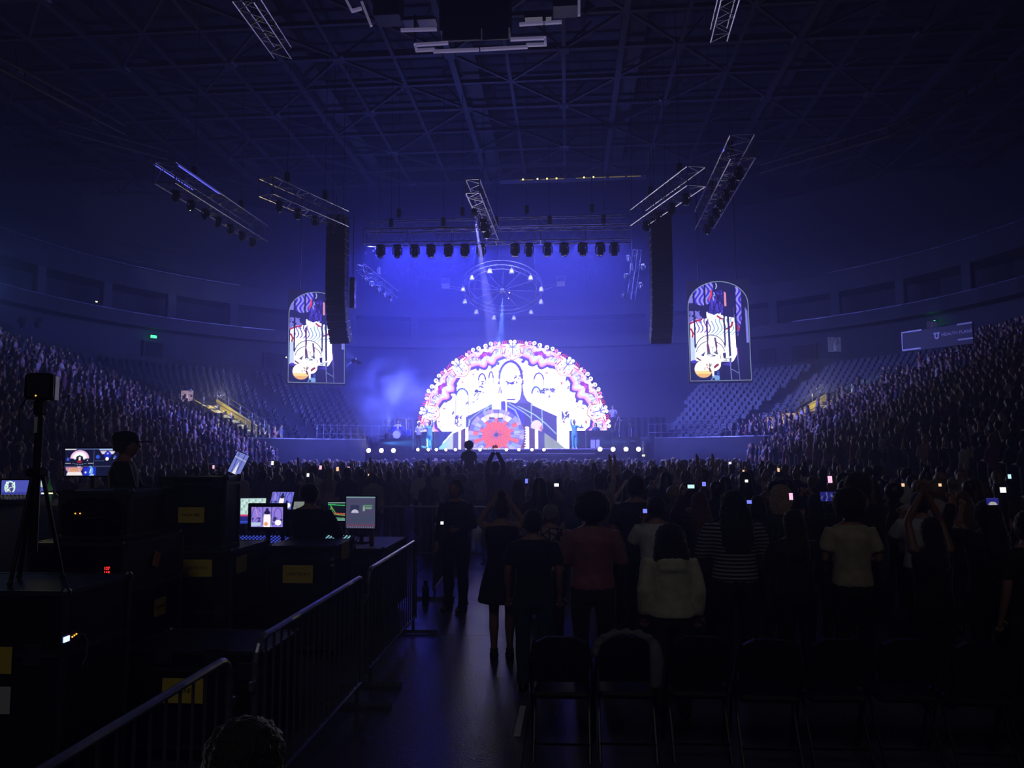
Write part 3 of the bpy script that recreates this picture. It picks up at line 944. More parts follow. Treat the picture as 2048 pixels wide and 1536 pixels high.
# ------------------------------------------------------------------ side screens (portrait, arched)
S = Canvas(105, 45, 965, 1490, 0.6, (26, 26, 62))
arch = (S.inell(530, 400, 405, 330) | (S.Y > 400)) & (S.X > 128) & (S.X < 940) & (S.Y < 1460)
S.put(arch, (33, 32, 84))
S.clip = arch
m = S.inell(320, 200, 175, 200) & (S.X > 140) & (S.X < 470)
st = np.sin((S.X + 34 * np.sin(S.Y / 42.0)) / 60.0 * 2 * PI)
S.put(m, (150, 142, 226)); S.put(m & (st > 0), (58, 48, 205))
m = (S.X > 745) & (S.X < 850 - (S.Y - 600).clip(0, 400) * 0.25) & (S.Y > 150) & (S.Y < 940)
S.put(m, (150, 142, 226)); S.put(m & (st > 0), (58, 48, 205))
S.poly([(895, 440), (925, 500), (938, 1040), (905, 1000)], (126, 128, 226))
m = (S.X > 128) & (S.X < 200) & (S.Y > 280) & (S.Y < 360); S.put(m, (126, 120, 220))
S.poly([(440, 200), (600, 190), (610, 520), (400, 560), (420, 380)], (58, 48, 168)); S.scribble(440, 240, 600, 520, 40, 12, (80, 64, 205), 31); S.scribble(430, 200, 610, 530, 30, 10, (34, 30, 96), 32)
S.line([(510, 90), (520, 130), (505, 165)], 14, (170, 175, 235)); S.line([(478, 220), (490, 260), (470, 270)], 16, (150, 160, 240)); S.line([(465, 290), (475, 330)], 12, (190, 190, 245))
S.line([(440, 190), (440, 260), (415, 320)], 22, (225, 70, 90)); S.poly([(600, 200), (660, 240), (650, 420), (620, 420)], (230, 150, 170))
# white middle with wavy stripes
S.poly([(145, 620), (240, 590), (380, 585), (520, 520), (620, 560), (760, 590), (770, 1090), (690, 1200), (140, 1180)], (252, 252, 255, 1.7))
mid = S.inpoly([(205, 600), (620, 560), (770, 600), (770, 830), (205, 830)])
st2 = np.sin((S.X + 40 * np.sin(S.Y / 46.0 + 1.1) + (S.Y - 600) * 0.35) / 52.0 * 2 * PI)
S.put(mid & (st2 > 0.45) & (S.X < 470) & (S.Y < 790), (92, 84, 176)); S.put(mid & (st2 > 0.55) & (S.X >= 420), (120, 165, 196))
S.scribble(140, 480, 300, 640, 22, 16, (120, 116, 214), 33); S.scribble(380, 500, 560, 600, 18, 14, (232, 228, 250, 1.4), 34)
for p in ([(150, 650), (210, 620), (300, 600)], [(520, 555), (560, 590), (580, 595)], [(155, 730), (180, 790), (170, 840)], [(640, 740), (700, 710), (722, 650)], [(790, 690), (800, 760)]):
    S.line(p, 26, (176, 36, 62))
S.line([(420, 620), (500, 585)], 14, (255, 244, 225, 1.6))
S.rect(140, 850, 205, 1170, (190, 205, 250, 1.1)); S.rect(150, 1170, 215, 1215, (70, 54, 190))
for p, w, c in (([(200, 180), (205, 980)], 24, (30, 28, 76)), ([(352, 100), (352, 390)], 24, (30, 28, 76)), ([(370, 630), (378, 900)], 26, (86, 24, 96)), ([(605, 200), (613, 970)], 22, (32, 28, 84)), ([(655, 200), (685, 1450)], 30, (36, 32, 90)),
                ([(755, 150), (775, 1000)], 30, (30, 28, 76)), ([(695, 300), (700, 540)], 16, (36, 32, 90))):
    S.line(p, w, c)
S.rect(775, 940, 940, 1460, (33, 32, 84)); S.rect(845, 200, 893, 1450, (31, 30, 80)); S.poly([(555, 1080), (620, 1070), (620, 1180), (560, 1180)], (38, 36, 92)); S.rect(128, 1210, 940, 1462, (31, 30, 78))
S.poly([(690, 1110), (775, 1090), (720, 1190), (690, 1210)], (246, 246, 255, 1.4)); S.poly([(560, 1240), (690, 1200), (690, 1262)], (70, 56, 180))
# player: hair, face, body, arm, instrument
S.arc(412, 1020, 200, 200, 5, 175, 12, (34, 50, 92)); S.arc(412, 1085, 195, 180, 10, 170, 11, (34, 50, 92))
S.poly([(215, 1120), (330, 1020), (520, 1020), (545, 1110), (560, 1220), (300, 1240)], (255, 250, 252, 1.8))
S.poly([(345, 1045), (318, 1120), (275, 1105)], (76, 70, 118)); S.line([(225, 1140), (300, 1195), (390, 1275)], 22, (96, 40, 56))
for k in range(6):
    S.line([(385 - k * 4, 870), (365 + k * 5, 960), (372 + k * 6, 1095 - k * 6)], 11, (84 + 6 * k, 50 + 3 * k, 100)); S.line([(470 + k * 3, 860), (485 + k * 4, 980), (505 - k * 5, 1095 - k * 5)], 11, (80 + 6 * k, 48 + 3 * k, 98))
S.ell(428, 922, 42, 82, (255, 250, 250, 1.9)); S.line([(405, 985), (440, 1003), (460, 985)], 7, (60, 40, 60)); S.line([(440, 1000), (442, 1060)], 5, (80, 60, 90))
S.scribble(370, 1030, 510, 1120, 12, 9, (80, 96, 118), 36); S.arc(312, 1295, 124, 124, 120, 400, 8, (120, 80, 60)); S.line([(540, 1105), (560, 1190), (545, 1240)], 10, (60, 50, 90))
S.ell(312, 1295, 122, 122, (255, 246, 225, 1.5)); S.ell(455, 1235, 92, 92, (255, 250, 240, 1.7))
S.put(S.inell(312, 1295, 120, 120) & (S.Y > 1320), (250, 205, 130, 1.2)); S.put(S.inell(312, 1295, 120, 120) & (S.Y > 1365), (238, 176, 96))
S.line([(460, 1275), (505, 1240)], 34, (140, 50, 56)); S.scribble(325, 1230, 370, 1310, 6, 8, (180, 130, 80), 37); S.line([(390, 1290), (405, 1330)], 26, (110, 36, 44)); S.scribble(380, 1220, 430, 1290, 6, 10, (90, 60, 70), 38)
S.line([(530, 1190), (720, 1130)], 34, (250, 250, 255, 1.6)); S.scribble(560, 1150, 700, 1190, 10, 6, (90, 100, 130), 39); S.line([(560, 1040), (570, 1180)], 30, (255, 250, 250, 1.6))
S.line([(440, 1260), (440, 1410)], 22, (245, 248, 255, 1.4)); S.poly([(455, 1385), (525, 1395), (525, 1455), (460, 1455)], (120, 160, 220)); S.line([(440, 1400), (415, 1455)], 16, (90, 140, 190)); S.rect(490, 1330, 525, 1390, (52, 80, 175))
S.line([(672, 1180), (688, 1450)], 9, (120, 135, 210)); S.line([(775, 1130), (798, 1450)], 7, (110, 120, 200)); S.line([(690, 1305), (780, 1360)], 7, (130, 140, 200)); S.line([(775, 1000), (785, 1200)], 8, (120, 70, 190))
S.clip = None
FRAME_M = mat('pale_screen_frame', (150, 170, 200), 0.4, 0.6, 0.1, emit=(120, 140, 190), estr=0.0)
FR_G = glow('screen_edge_strip', (118, 134, 178), 1.7)
def side_screen(c, w, h, yaw, label):
    t = empty('video_screen', c, yaw, label=label, cat='video screen')
    kx, kz = w / 860.0, h / 1445.0
    to = lambda x, y: ((x - 535) * kx, 0.0, (767.5 - y) * kz)
    S.panel('picture_face', to, 172, 290, parent=t)
    MB().box((0, 0.14, 0), (w, 0.24, h)).build('cabinet', M_BLACK, t)
    pts = [(128, 1462), (122, 900), (120, 420)] + [(530 - 408 * math.cos(PI * i / 16), 398 - 332 * math.sin(PI * i / 16)) for i in range(17)] + [(942, 700), (952, 1462)]
    pts = [Vector(to(*p)) + Vector((0, -0.02, 0)) for p in pts]
    MB().tube(pts, 0.022, 6, True).build('lit_edge', FR_G, t)
    for s in (-1, 1):
        MB().bar((s * w * 0.3, 0.14, h / 2), (s * w * 0.3, 0.14, h / 2 + 6.0), 0.025, 6).build('hanging_cable', M_DARK, t)
    return t
pl, pr = at(634, 675, 43.0), at(1438, 662, 41.3)
side_screen(pl, 3.35, 5.6, math.radians(22), 'tall arched video screen with a guitar player, half covered by the hanging speaker column')
side_screen(pr, 3.36, 5.66, math.radians(-4), 'tall arched video screen with a guitar player, wholly visible beside the empty seats')

# ------------------------------------------------------------------ flown rig
M_ALU = mat('aluminium_truss', (176, 176, 192), 0.32, 0.9, 0.12, 10)
M_DTR = mat('dimmed_truss', (58, 58, 70), 0.45, 0.6, 0.12, 10)  # darker copy of the truss metal, against overlighting by the added lamps
M_FIX = mat('fixture_black', (22, 22, 27), 0.4, 0.2, 0.2, 12)
M_LENS = mat('dark_lens_glass', (60, 62, 90), 0.08, 0.4, 0.1)
def truss(name, a, b, w, h, label, cat='truss', group=None, cell=0.6, chord=0.028, cables=2, m=None):
    """box truss from a to b: four chords and the lacing of its four sides"""
    a, b = Vector(a), Vector(b)
    d = (b - a); L = d.length; d.normalize()
    u = d.cross(Vector((0, 0, 1))).normalized()
    v = u.cross(d)
    t = empty(name, a, label=label, cat=cat, group=group)
    m = m or M_ALU
    Z = Vector((0, 0, 0))
    cs = [u * (sx * w / 2) + v * (sz * h / 2) for sx, sz in ((-1, -1), (1, -1), (1, 1), (-1, 1))]
    for c in cs:
        MB().bar(c, c + d * L, chord, 6).build('chord', m, t)
    n = max(2, int(L / cell))
    for k in range(4):
        mb = MB()
        p, q = cs[k], cs[(k + 1) % 4]
        for i in range(n):
            s0, s1 = d * (L * i / n), d * (L * (i + 1) / n)
            mb.bar(p + s0, q + s1, chord * 0.5, 4, cap=False) if i % 2 else mb.bar(q + s0, p + s1, chord * 0.5, 4, cap=False)
            if i % 4 == 0:
                mb.bar(p + s0, q + s0, chord * 0.7, 4, cap=False)
        mb.build('lacing', m, t)
    for i in range(cables):
        s0 = d * (L * (i + 0.5) / cables)
        MB().bar(s0 + v * (h / 2), s0 + Vector((0, 0, 23.6 - a.z - s0.z)), 0.014, 4).build('hoist_chain', M_DARK, t)
        MB().cbox(s0 + v * (h / 2) + Vector((0, 0, 0.45)), (0.22, 0.22, 0.5), 0.03).build('hoist_motor', M_FIX, t)
    return t, a, b, d
FIXP = None
def moving_light(loc, pan, tilt, label, group, sc=1.0, lens=None):
    """a moving head: base, yoke, head and lens; hangs from loc"""
    t = empty('moving_light', loc, pan, label=label, cat='stage light', group=group)
    t.scale = (sc, sc, sc)
    global FIXP
    if FIXP is None:
        R = Matrix.Identity(3)
        yk = MB()
        for s in (-1, 1):
            yk.cbox((s * 0.21, 0, -0.31), (0.05, 0.13, 0.34), 0.015)
        yk.cbox((0, 0, -0.16), (0.44, 0.16, 0.05), 0.015)
        FIXP = dict(base=MB().cbox((0, 0, -0.07), (0.36, 0.34, 0.14), 0.03).mesh('base', M_FIX), yoke=yk.mesh('yoke', M_FIX),
                    head=MB().lathe((0, 0, 0), [(0.0, 0.24), (0.11, 0.23), (0.155, 0.12), (0.165, -0.05), (0.15, -0.20), (0.135, -0.22)], 12).mesh('head', M_FIX),
                    lens=MB().lathe((0, 0, 0), [(0.0, -0.215), (0.08, -0.235), (0.128, -0.222), (0.128, -0.20)], 12).mesh('lens', M_LENS))
    link('base', FIXP['base'], t); link('yoke', FIXP['yoke'], t)
    hd = link('head', FIXP['head'], t)
    hd.location, hd.rotation_euler = (0, 0, -0.40), (tilt, 0, 0)
    me = FIXP['lens']
    if lens is not None:
        me = me.copy(); me.materials.clear(); me.materials.append(lens)
    ln = link('lens', me, hd)
    return t
ZR = 13.7
# front truss across the stage
ft, fa, fb, fd = truss('front_truss', at(730, 476, 40), at(1262, 468, 40), 0.75, 0.75, 'long lighting truss flown across the front of the stage, hung with moving lights', chord=0.035, cables=5)
ft2 = truss('front_truss', at(735, 452, 41.2), at(1250, 440, 41.2), 0.4, 0.5, 'second slimmer lighting truss right behind the long front truss', chord=0.03, cables=4)
for i, px in enumerate((762, 795, 830, 862, 897, 930, 962, 1030, 1058, 1095, 1128, 1165, 1200, 1228)):
    p = at(px, 476 - (px - 730) * 0.012, 40) - Vector((0, 0, 0.42))
    moving_light(p, rng.uniform(-0.5, 0.5), rng.uniform(-0.3, 0.4), 'black moving light hanging under the long front truss', 'moving lights under the front truss', 1.15)
# finger truss that comes forward from it
gt = truss('finger_truss', at(945, 372, 32.0), at(985, 468, 39.4), 0.62, 0.62, 'narrow lit truss running out towards the crowd from the front truss', chord=0.04, cables=1)
for k in range(2):
    p = Vector(at(945, 372, 32.0)).lerp(Vector(at(985, 468, 39.4)), 0.5 + 0.16 * k) - Vector((0, 0, 0.34))
    moving_light(p, 0.2 * k, 0.15, 'black follow spot clamped along the finger truss', 'follow spots on the finger truss', 1.0)
# outer trusses on both sides
def side_truss(pa, ya, pb, yb, w, h, label, group, lit, n, gl):
    a, b = at(*pa, ya), at(*pb, yb)
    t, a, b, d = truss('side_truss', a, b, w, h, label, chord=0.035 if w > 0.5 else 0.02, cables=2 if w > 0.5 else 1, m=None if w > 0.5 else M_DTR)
    if lit:
        u = d.cross(Vector((0, 0, 1))).normalized()
        for k, (e0, e1) in enumerate(lit):
            q = u * (w / 2 + 0.03) * (1 if k % 2 else -1) + Vector((0, 0, h / 2 - 0.1))
            MB().bar(d * ((b - a).length * e0) + q, d * ((b - a).length * e1) + q, 0.022, 6).build('led_strip', LED_B, t)
    for k in range(n):
        p = a.lerp(b, (k + 0.7) / (n + 0.4)) - Vector((0, 0, h / 2 + 0.04)) if abs(d.z) < 0.6 else a.lerp(b, (k + 0.7) / (n + 0.4)) + Vector((0.45 * (1 if k % 2 else -1), 0, 0.1))
        moving_light(p, rng.uniform(-0.6, 0.6), rng.uniform(-0.6, 0.6), gl, group, 0.8 if w > 0.5 else 0.6)
    return t
LED_B = glow('blue_led_strip', (90, 90, 255), 2.2)
side_truss((330, 345), 29.8, (520, 468), 40.0, 0.9, 0.9, 'wide lighting truss with blue strips flown over the crowd on the side of the operators', 'moving lights under the outer truss by the operators', ((0.0, 0.33), (0.02, 0.4)), 7, 'black moving light under the outer truss on the operators side')
side_truss((1486, 292), 27.7, (1408, 440), 37.5, 0.9, 0.9, 'wide lighting truss flown steeply over the crowd opposite the operators', 'moving lights under the outer truss opposite the operators', ((0.12, 0.14),), 7, 'black moving light under the outer truss opposite the operators')
side_truss((532, 372), 31.8, (684, 439), 37.2, 0.8, 0.8, 'dim lighting truss ending above the speaker column on the operators side', 'moving lights under the inner truss by the operators', (), 4, 'black moving light under the dim inner truss on the operators side')
side_truss((1393, 352), 30.6, (1276, 436), 37.3, 0.8, 0.8, 'lighting truss ending above the speaker column opposite the operators', 'moving lights under the inner truss opposite the operators', (), 4, 'black moving light under the inner truss opposite the operators')
side_truss((720, 535), 42, (790, 590), 46, 0.45, 0.45, 'short slanting truss of lights beside the speaker column on the operators side', 'moving lights on the short slanting truss', (), 5, 'small black moving light on the short slanting truss')
# ladder of lights on the far side, hanging almost upright
side_truss((1275, 500), 43.0, (1262, 600), 43.4, 0.35, 0.35, 'upright hanging ladder of lights between the dome and the far speaker column', 'moving lights on the hanging ladder', (), 5, 'small black moving light on the upright hanging ladder')
# truss ends seen high over the crowd
truss('rigging_ladder', at(485, -12, 20), at(565, 105, 25), 0.6, 0.4, 'pale rigging ladder hanging high beside the scoreboard', chord=0.03, cables=0)
truss('rigging_ladder', at(1462, -20, 20), at(1438, 70, 23), 0.5, 0.4, 'dim rigging ladder high up on the far side of the scoreboard', chord=0.03, cables=0)

# ------------------------------------------------------------------ wheel-shaped truss over the stage
ring_c = at(1005, 581, 46)
ring = empty('wheel_truss', ring_c, label='round spoked lighting truss like a wheel tilted above the video dome', cat='truss')
ring.rotation_euler = (math.radians(-25), 0, 0)
RR = 2.5
def circ(r, z, n=40):
    return [(r * math.cos(2 * PI * i / n), r * math.sin(2 * PI * i / n), z) for i in range(n)]
for r, z in ((RR, 0), (RR, 0.35), (RR - 0.38, 0), (RR - 0.38, 0.35)):
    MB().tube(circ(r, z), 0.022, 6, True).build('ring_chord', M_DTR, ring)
mb = MB()
for i in range(40):
    t0, t1 = 2 * PI * i / 40, 2 * PI * (i + 1) / 40
    A = lambda r, t, z: (r * math.cos(t), r * math.sin(t), z)
    mb.bar(A(RR, t0, 0), A(RR - 0.38, t1, 0), 0.012, 4, cap=False).bar(A(RR, t0, 0.35), A(RR, t1, 0), 0.012, 4, cap=False)
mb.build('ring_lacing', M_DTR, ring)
BULB = glow('small_warm_bulb', (255, 240, 230), 2.0)
for i in range(12):
    t = 2 * PI * i / 12 + 0.1
    e = (math.cos(t), math.sin(t))
    sp = MB().bar((e[0] * 0.2, e[1] * 0.2, 0.05), (e[0] * (RR - 0.38), e[1] * (RR - 0.38), 0.05), 0.016, 4)
    for k in range(10):
        q = 0.4 + k * 0.17
        sp.box((e[0] * q, e[1] * q, 0.02), (0.05, 0.05, 0.05))
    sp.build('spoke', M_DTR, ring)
MB().lathe((0, 0, -0.1), [(0.0, 0), (0.2, 0.0), (0.24, 0.1), (0.2, 0.25), (0.0, 0.3)], 12).build('hub', M_FIX, ring)
MB().ball((0.42, 0.15, -0.06), 0.045).build('bulb', BULB, ring)
MB().ball((0.32, 0.75, -0.06), 0.035).build('bulb', BULB, ring)
for s in (-1, 1):
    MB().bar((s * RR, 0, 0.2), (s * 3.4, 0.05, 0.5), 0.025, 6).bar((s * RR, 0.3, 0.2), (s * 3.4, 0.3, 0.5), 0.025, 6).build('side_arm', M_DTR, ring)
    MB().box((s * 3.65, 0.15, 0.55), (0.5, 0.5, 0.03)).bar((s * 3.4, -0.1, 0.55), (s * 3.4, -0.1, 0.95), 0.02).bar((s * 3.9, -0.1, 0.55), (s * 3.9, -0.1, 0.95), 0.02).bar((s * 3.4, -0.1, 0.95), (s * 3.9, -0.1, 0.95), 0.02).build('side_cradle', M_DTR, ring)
for i in range(3):
    t = 2 * PI * i / 3 + 0.5
    MB().bar((RR * math.cos(t), RR * math.sin(t), 0.35), (RR * math.cos(t) * 0.8, RR * math.sin(t) * 0.8 + 1.2, 5.2), 0.012, 4).build('hanging_wire', M_DARK, ring)
Rr = Matrix.Rotation(math.radians(-25), 3, 'X')
for i in range(12):
    t = 2 * PI * i / 12 + 0.3
    p = ring_c + Rr @ Vector((RR * math.cos(t), RR * math.sin(t), -0.05))
    o = empty('par_lamp', p, t, label='small white domed lamp hanging below the rim of the round truss', cat='stage light', group='lamps around the round truss')
    MB().bar((0, 0, 0), (0, 0, -0.14), 0.02).build('clamp', M_FIX, o)
    MB().lathe((0, 0, -0.42), [(0.0, 0.30), (0.07, 0.29), (0.12, 0.2), (0.15, 0.06), (0.15, 0.0), (0.12, 0.0), (0.0, 0.05)], 10).build('reflector', mat('white_lamp_shell', (120, 116, 130), 0.4, 0.1, 0.1), o, True)

# ------------------------------------------------------------------ flown speaker columns
M_SPK = mat('speaker_black', (18, 18, 22), 0.55, 0.1, 0.25, 30)
M_GRILL = mat('speaker_grille', (30, 30, 36), 0.5, 0.4, 0.3, 60)
def array(px, y, py0, label, yaw, n=17, w=1.06):
    top = at(px, py0, y)
    t = empty('speaker_column', top, yaw, label=label, cat='speaker')
    p, a = Vector((0, 0, 0)), 0.0
    MB().cbox((0, 0, 0.12), (w * 0.9, 0.7, 0.18), 0.02).build('flying_frame', M_STEEL, t)
    for s in (-1, 1):
        MB().bar((s * 0.3, 0, 0.2), (s * 0.3, 0, 23 - top.z), 0.015, 4).build('hoist_chain', M_DARK, t)
    h = 0.385
    for k in range(n):
        a = 0.0 if k < 8 else a + math.radians(1.0 + (k - 8) * 0.55)
        R = Matrix.Rotation(a, 3, 'X')
        c = p + R @ Vector((0, 0, -h / 2))
        b = MB().cbox(c, (w, 0.62, h - 0.02), 0.02, R).build('speaker_cabinet', M_SPK, t)
        MB().box(c + R @ Vector((0, -0.315, 0)), (w - 0.1, 0.02, h - 0.09), R).build('grille', M_GRILL, b)
        MB().box(c + R @ Vector((w / 2 + 0.012, -0.18, 0)), (0.02, 0.05, h * 0.55), R).build('side_hinge', M_ALU, b)
        p = p + R @ Vector((0, 0, -h))
    return t
array(676, 38.0, 440, 'tall curved speaker column hanging in front of the half-covered video screen', math.radians(-6))
array(1320, 38.0, 432, 'tall dark speaker column hanging between the dome and the wholly visible screen', math.radians(4))
for px, lb in ((706, 'thin side fill speaker column hung next to the half-covered screen'),):
    t = empty('speaker_column', at(px, 555, 38.6), label=lb, cat='speaker')
    for k in range(6):
        MB().cbox((0, 0, -0.14 - 0.28 * k), (0.28, 0.36, 0.27), 0.02).build('speaker_cabinet', mat('grey_speaker', (92, 84, 110), 0.5, 0.2, 0.2), t)
    MB().bar((0, 0, 0), (0, 0, 3.4), 0.02, 4).build('hanging_cable', M_DARK, t)

# ------------------------------------------------------------------ warm-lit far catwalk
cw_a, cw_b = at(1000, 362, 49.5), at(1290, 352, 49.5)
cw = empty('lighting_catwalk', (0, 0, 0), label='far roof catwalk with small warm lamps glinting along its rail', cat='catwalk')
MB().box((cw_a + cw_b) / 2 + Vector((0, 0, -0.05)), ((cw_b - cw_a).length, 0.8, 0.08), Matrix.Rotation(-math.atan2((cw_b - cw_a).z, (cw_b - cw_a).x), 3, 'Y')).build('walkway', M_STEEL, cw)
for q in (0.15, 0.32):
    MB().bar(cw_a + Vector((0, -0.4, q)), cw_b + Vector((0, -0.4, q)), 0.025, 5).build('guard_rail', M_STEEL, cw)
WARM = glow('warm_catwalk_lamp', (255, 226, 150), 5.0)
for px in (1046, 1075, 1094, 1113, 1168, 1187):
    c = at(px, 360.5 - (px - 1000) * 0.034, 49.0)
    MB().ball(c, 0.055, n=8, k=5).build('lamp_bulb', WARM, cw)
for x0, x1 in ((1040, 1066), (1082, 1128), (1152, 1182), (1190, 1212), (1218, 1250), (1254, 1282)):
    a, b = at(x0, 361.5 - (x0 - 1000) * 0.034, 49.05), at(x1, 361.5 - (x1 - 1000) * 0.034, 49.05)
    MB().bar(a, b, 0.035, 5).build('rail_glow', glow('rail_light_glow', (150, 132, 112), 0.55), cw)  # lamp light along the rail put in as its own glow

# ------------------------------------------------------------------ scoreboard over the middle of the hall
M_SB = mat('scoreboard_shell', (46, 46, 62), 0.5, 0.2, 0.15, 1.0)
M_SBF = mat('scoreboard_screen_off', (30, 32, 48), 0.3, 0.1, 0.1)
M_TRIM = mat('glowing_lilac_trim', (176, 166, 206), 0.4, 0.0, 0.1, 3, emit=(120, 112, 168), estr=0.5)  # stage light on the pale edges put in as a faint glow
sb = empty('scoreboard', (0, 0, 0), label='big unlit centre-hung scoreboard with pale edge trims given a faint glow, cut by the top of the picture', cat='scoreboard')
SY = 29.0
def sbox(x0, y0, x1, y1, ya, yb, nm, m):
    yb = min(yb, ya + 0.9)
    a, b = at(x0, y1, ya), at(x1, y0, ya)
    a.z = at(x0, y1, yb).z
    return MB().cbox(((a.x + b.x) / 2, (ya + yb) / 2, (a.z + b.z) / 2), (b.x - a.x, yb - ya, b.z - a.z), 0.03).build(nm, m, sb)
sbox(878, -140, 1020, 86, 27.6, 33, 'main_body', M_SB)
sbox(884, -140, 962, 84, 27.5, 27.6, 'screen_panel', M_SBF); sbox(964, -140, 1016, 82, 27.5, 27.6, 'screen_panel', M_SBF)
sbox(745, -140, 800, 56, 28.2, 33, 'corner_body', M_SB); sbox(1105, -140, 1156, 38, 28.2, 33, 'corner_body', M_SB)
for x0, x1, y1 in ((802, 828, 57), (832, 872, 56), (1048, 1086, 44), (1090, 1104, 43)):
    sbox(x0, 32, x1, y1, 28.0, 28.6, 'lower_panel', M_SBF)
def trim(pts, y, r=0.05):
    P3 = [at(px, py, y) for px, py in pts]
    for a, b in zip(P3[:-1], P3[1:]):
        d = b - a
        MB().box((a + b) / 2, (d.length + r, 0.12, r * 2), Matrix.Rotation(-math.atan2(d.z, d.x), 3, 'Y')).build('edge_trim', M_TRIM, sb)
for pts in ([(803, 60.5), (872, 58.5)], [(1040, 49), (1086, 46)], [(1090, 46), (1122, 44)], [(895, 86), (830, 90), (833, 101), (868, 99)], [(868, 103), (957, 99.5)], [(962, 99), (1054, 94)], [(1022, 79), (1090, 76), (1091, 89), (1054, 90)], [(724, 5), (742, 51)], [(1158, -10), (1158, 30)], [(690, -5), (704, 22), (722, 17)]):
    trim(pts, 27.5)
for pts in ([(830, 30), (830, 88)], [(1088, 20), (1088, 76)]):
    P3 = [at(px, py, 27.7) for px, py in pts]
    MB().bar(P3[0], P3[1], 0.05, 6).build('support_pole', M_SB, sb)
MB().prism([(0, 0), (0.45, 0.32), (0.1, 0.62)], -0.1, 0.1).build('corner_speaker', M_SBF, sb).location = at(1167, 31, 28)
for s in (-1, 1):
    MB().bar(at(950 + 60 * s, -140, 30), at(950 + 60 * s, -140, 30) + Vector((0, 0, 3.0)), 0.04, 6).build('hanging_cable', M_DARK, sb)

# ------------------------------------------------------------------ beams and stage-floor lamps
def spot_fixture(px, py, y, tgt, col, e, size, label, lens_rgb, r=0.10, ls=14, soft=0.04, blend=0.35):
    p = at(px, py, y)
    d = (Vector(tgt) - p).normalized()
    t = empty('stage_spotlight', p, label=label, cat='stage light')
    R = d.to_track_quat('-Z', 'Y').to_matrix()
    MB().lathe((0, 0, 0), [(0.0, 0.34), (r * 0.9, 0.32), (r * 1.25, 0.1), (r * 1.25, 0.0), (r * 1.05, 0.0), (r * 1.02, 0.04)], 12, R).build('lamp_body', M_FIX, t)
    if ls:
        MB().lathe((0, 0, 0), [(0.0, 0.02), (r, 0.02), (r, 0.05), (0.0, 0.05)], 12, R).build('lens', glow('lens_%d_%d_%d_%d' % (*lens_rgb, ls), lens_rgb, ls), t)
    lamp('spot_beam', 'SPOT', p + d * 0.05, tgt, col, e, spot_size=size, spot_blend=blend, shadow_soft_size=soft)
    return t
spot_fixture(949, 428, 32.4, at(990, 700, 48), (0.62, 0.62, 1.0), 1300000, math.radians(4.0), 'white follow spot at the near end of the finger truss', (200, 190, 255), 0.12, 0)
spot_fixture(1005.5, 594, 45.6, at(999, 720, 48.2), (0.25, 0.55, 1.0), 380000, math.radians(11), 'pale blue beam lamp at the hub of the round truss', (210, 235, 255), 0.05, 8)
spot_fixture(757, 887, 46.5, at(868, 886, 47.3), (0.15, 0.62, 0.9), 60000, math.radians(17), 'cyan floor lamp shining across the stage from the smoke side', (190, 235, 255), 0.13, 9)
spot_fixture(1263, 884, 46.5, at(1190, 884, 47.3), (0.15, 0.5, 0.8), 26000, math.radians(17), 'dim cyan floor lamp shining across the stage from the keyboard side', (120, 170, 220), 0.1, 2)
spot_fixture(745, 884, 46.8, at(730, 780, 47.5), (0.1, 0.12, 1.0), 9000, math.radians(40), 'deep blue floor lamp at the outer stage corner', (70, 70, 255), 0.12, 3)
spot_fixture(774, 868, 47.5, at(790, 740, 48.5), (0.2, 0.3, 1.0), 5000, math.radians(30), 'pale blue lamp pointing up beside the band riser', (190, 210, 255), 0.1, 6)
for k, (px, py, tp) in enumerate(((706, 722, (600, 790)), (715.5, 722.5, (640, 670)))):
    spot_fixture(px, py, 43.6, at(*tp, 46.5), (0.3, 0.4, 1.0), 16000, math.radians(24), ('inner', 'outer')[k] + ' of the two bright blue-white spots beside the half-covered screen', (230, 240, 255), 0.1, 9)
# footlights along the stage edge
FOOT = glow('footlight_lens', (255, 236, 205), 22.0)
for i, px in enumerate((737.5, 763, 787, 836, 857, 873, 892, 911, 960, 1013, 1038, 1064, 1088, 1200, 1226, 1252, 1277)):
    big = px < 800 or px > 1150
    p = at(px, (901 if px < 800 else 898.5) if big else 900 - 0.8, 44.2 if not big else 45.4)
    t = empty('footlight', p, label='round warm white footlight in the row along the stage edge', cat='stage light', group='footlights along the stage edge')
    r = 0.13 if big else 0.085
    R = Matrix.Rotation(math.radians(90), 3, 'X')
    MB().lathe((0, 0, 0), [(0.0, -0.22), (r * 0.9, -0.2), (r * 1.35, 0.0), (r * 1.1, 0.03)], 12, R).build('lamp_body', M_FIX, t)
    MB().lathe((0, 0, 0), [(0.0, 0.0), (r, 0.0), (r, 0.03), (0.0, 0.04)], 12, R).build('lens', FOOT, t)
    MB().box((0, 0.1, -r - 0.06), (0.2, 0.2, 0.1)).build('foot', M_FIX, t)
lamp('footlight_beam', 'SPOT', at(737.5, 901, 45.3), at(722, 880, 44.6), (1.0, 0.8, 0.35), 1500, spot_size=0.9, spot_blend=0.6, shadow_soft_size=0.05)
# smoke rising on that side of the stage
sm = MB().ball((0, 0, 0), 1, 1, 1, 20, 12)
sp_ = haze('stage_smoke', sm.mesh('stage_smoke', []), 0.34, (0.55, 0.58, 1.0), 0.0, 'cloud of blue-lit smoke rising beside the band riser', noise=2.2)
sp_.location, sp_.scale = at(782, 800, 49.3), (3.4, 2.0, 3.2)

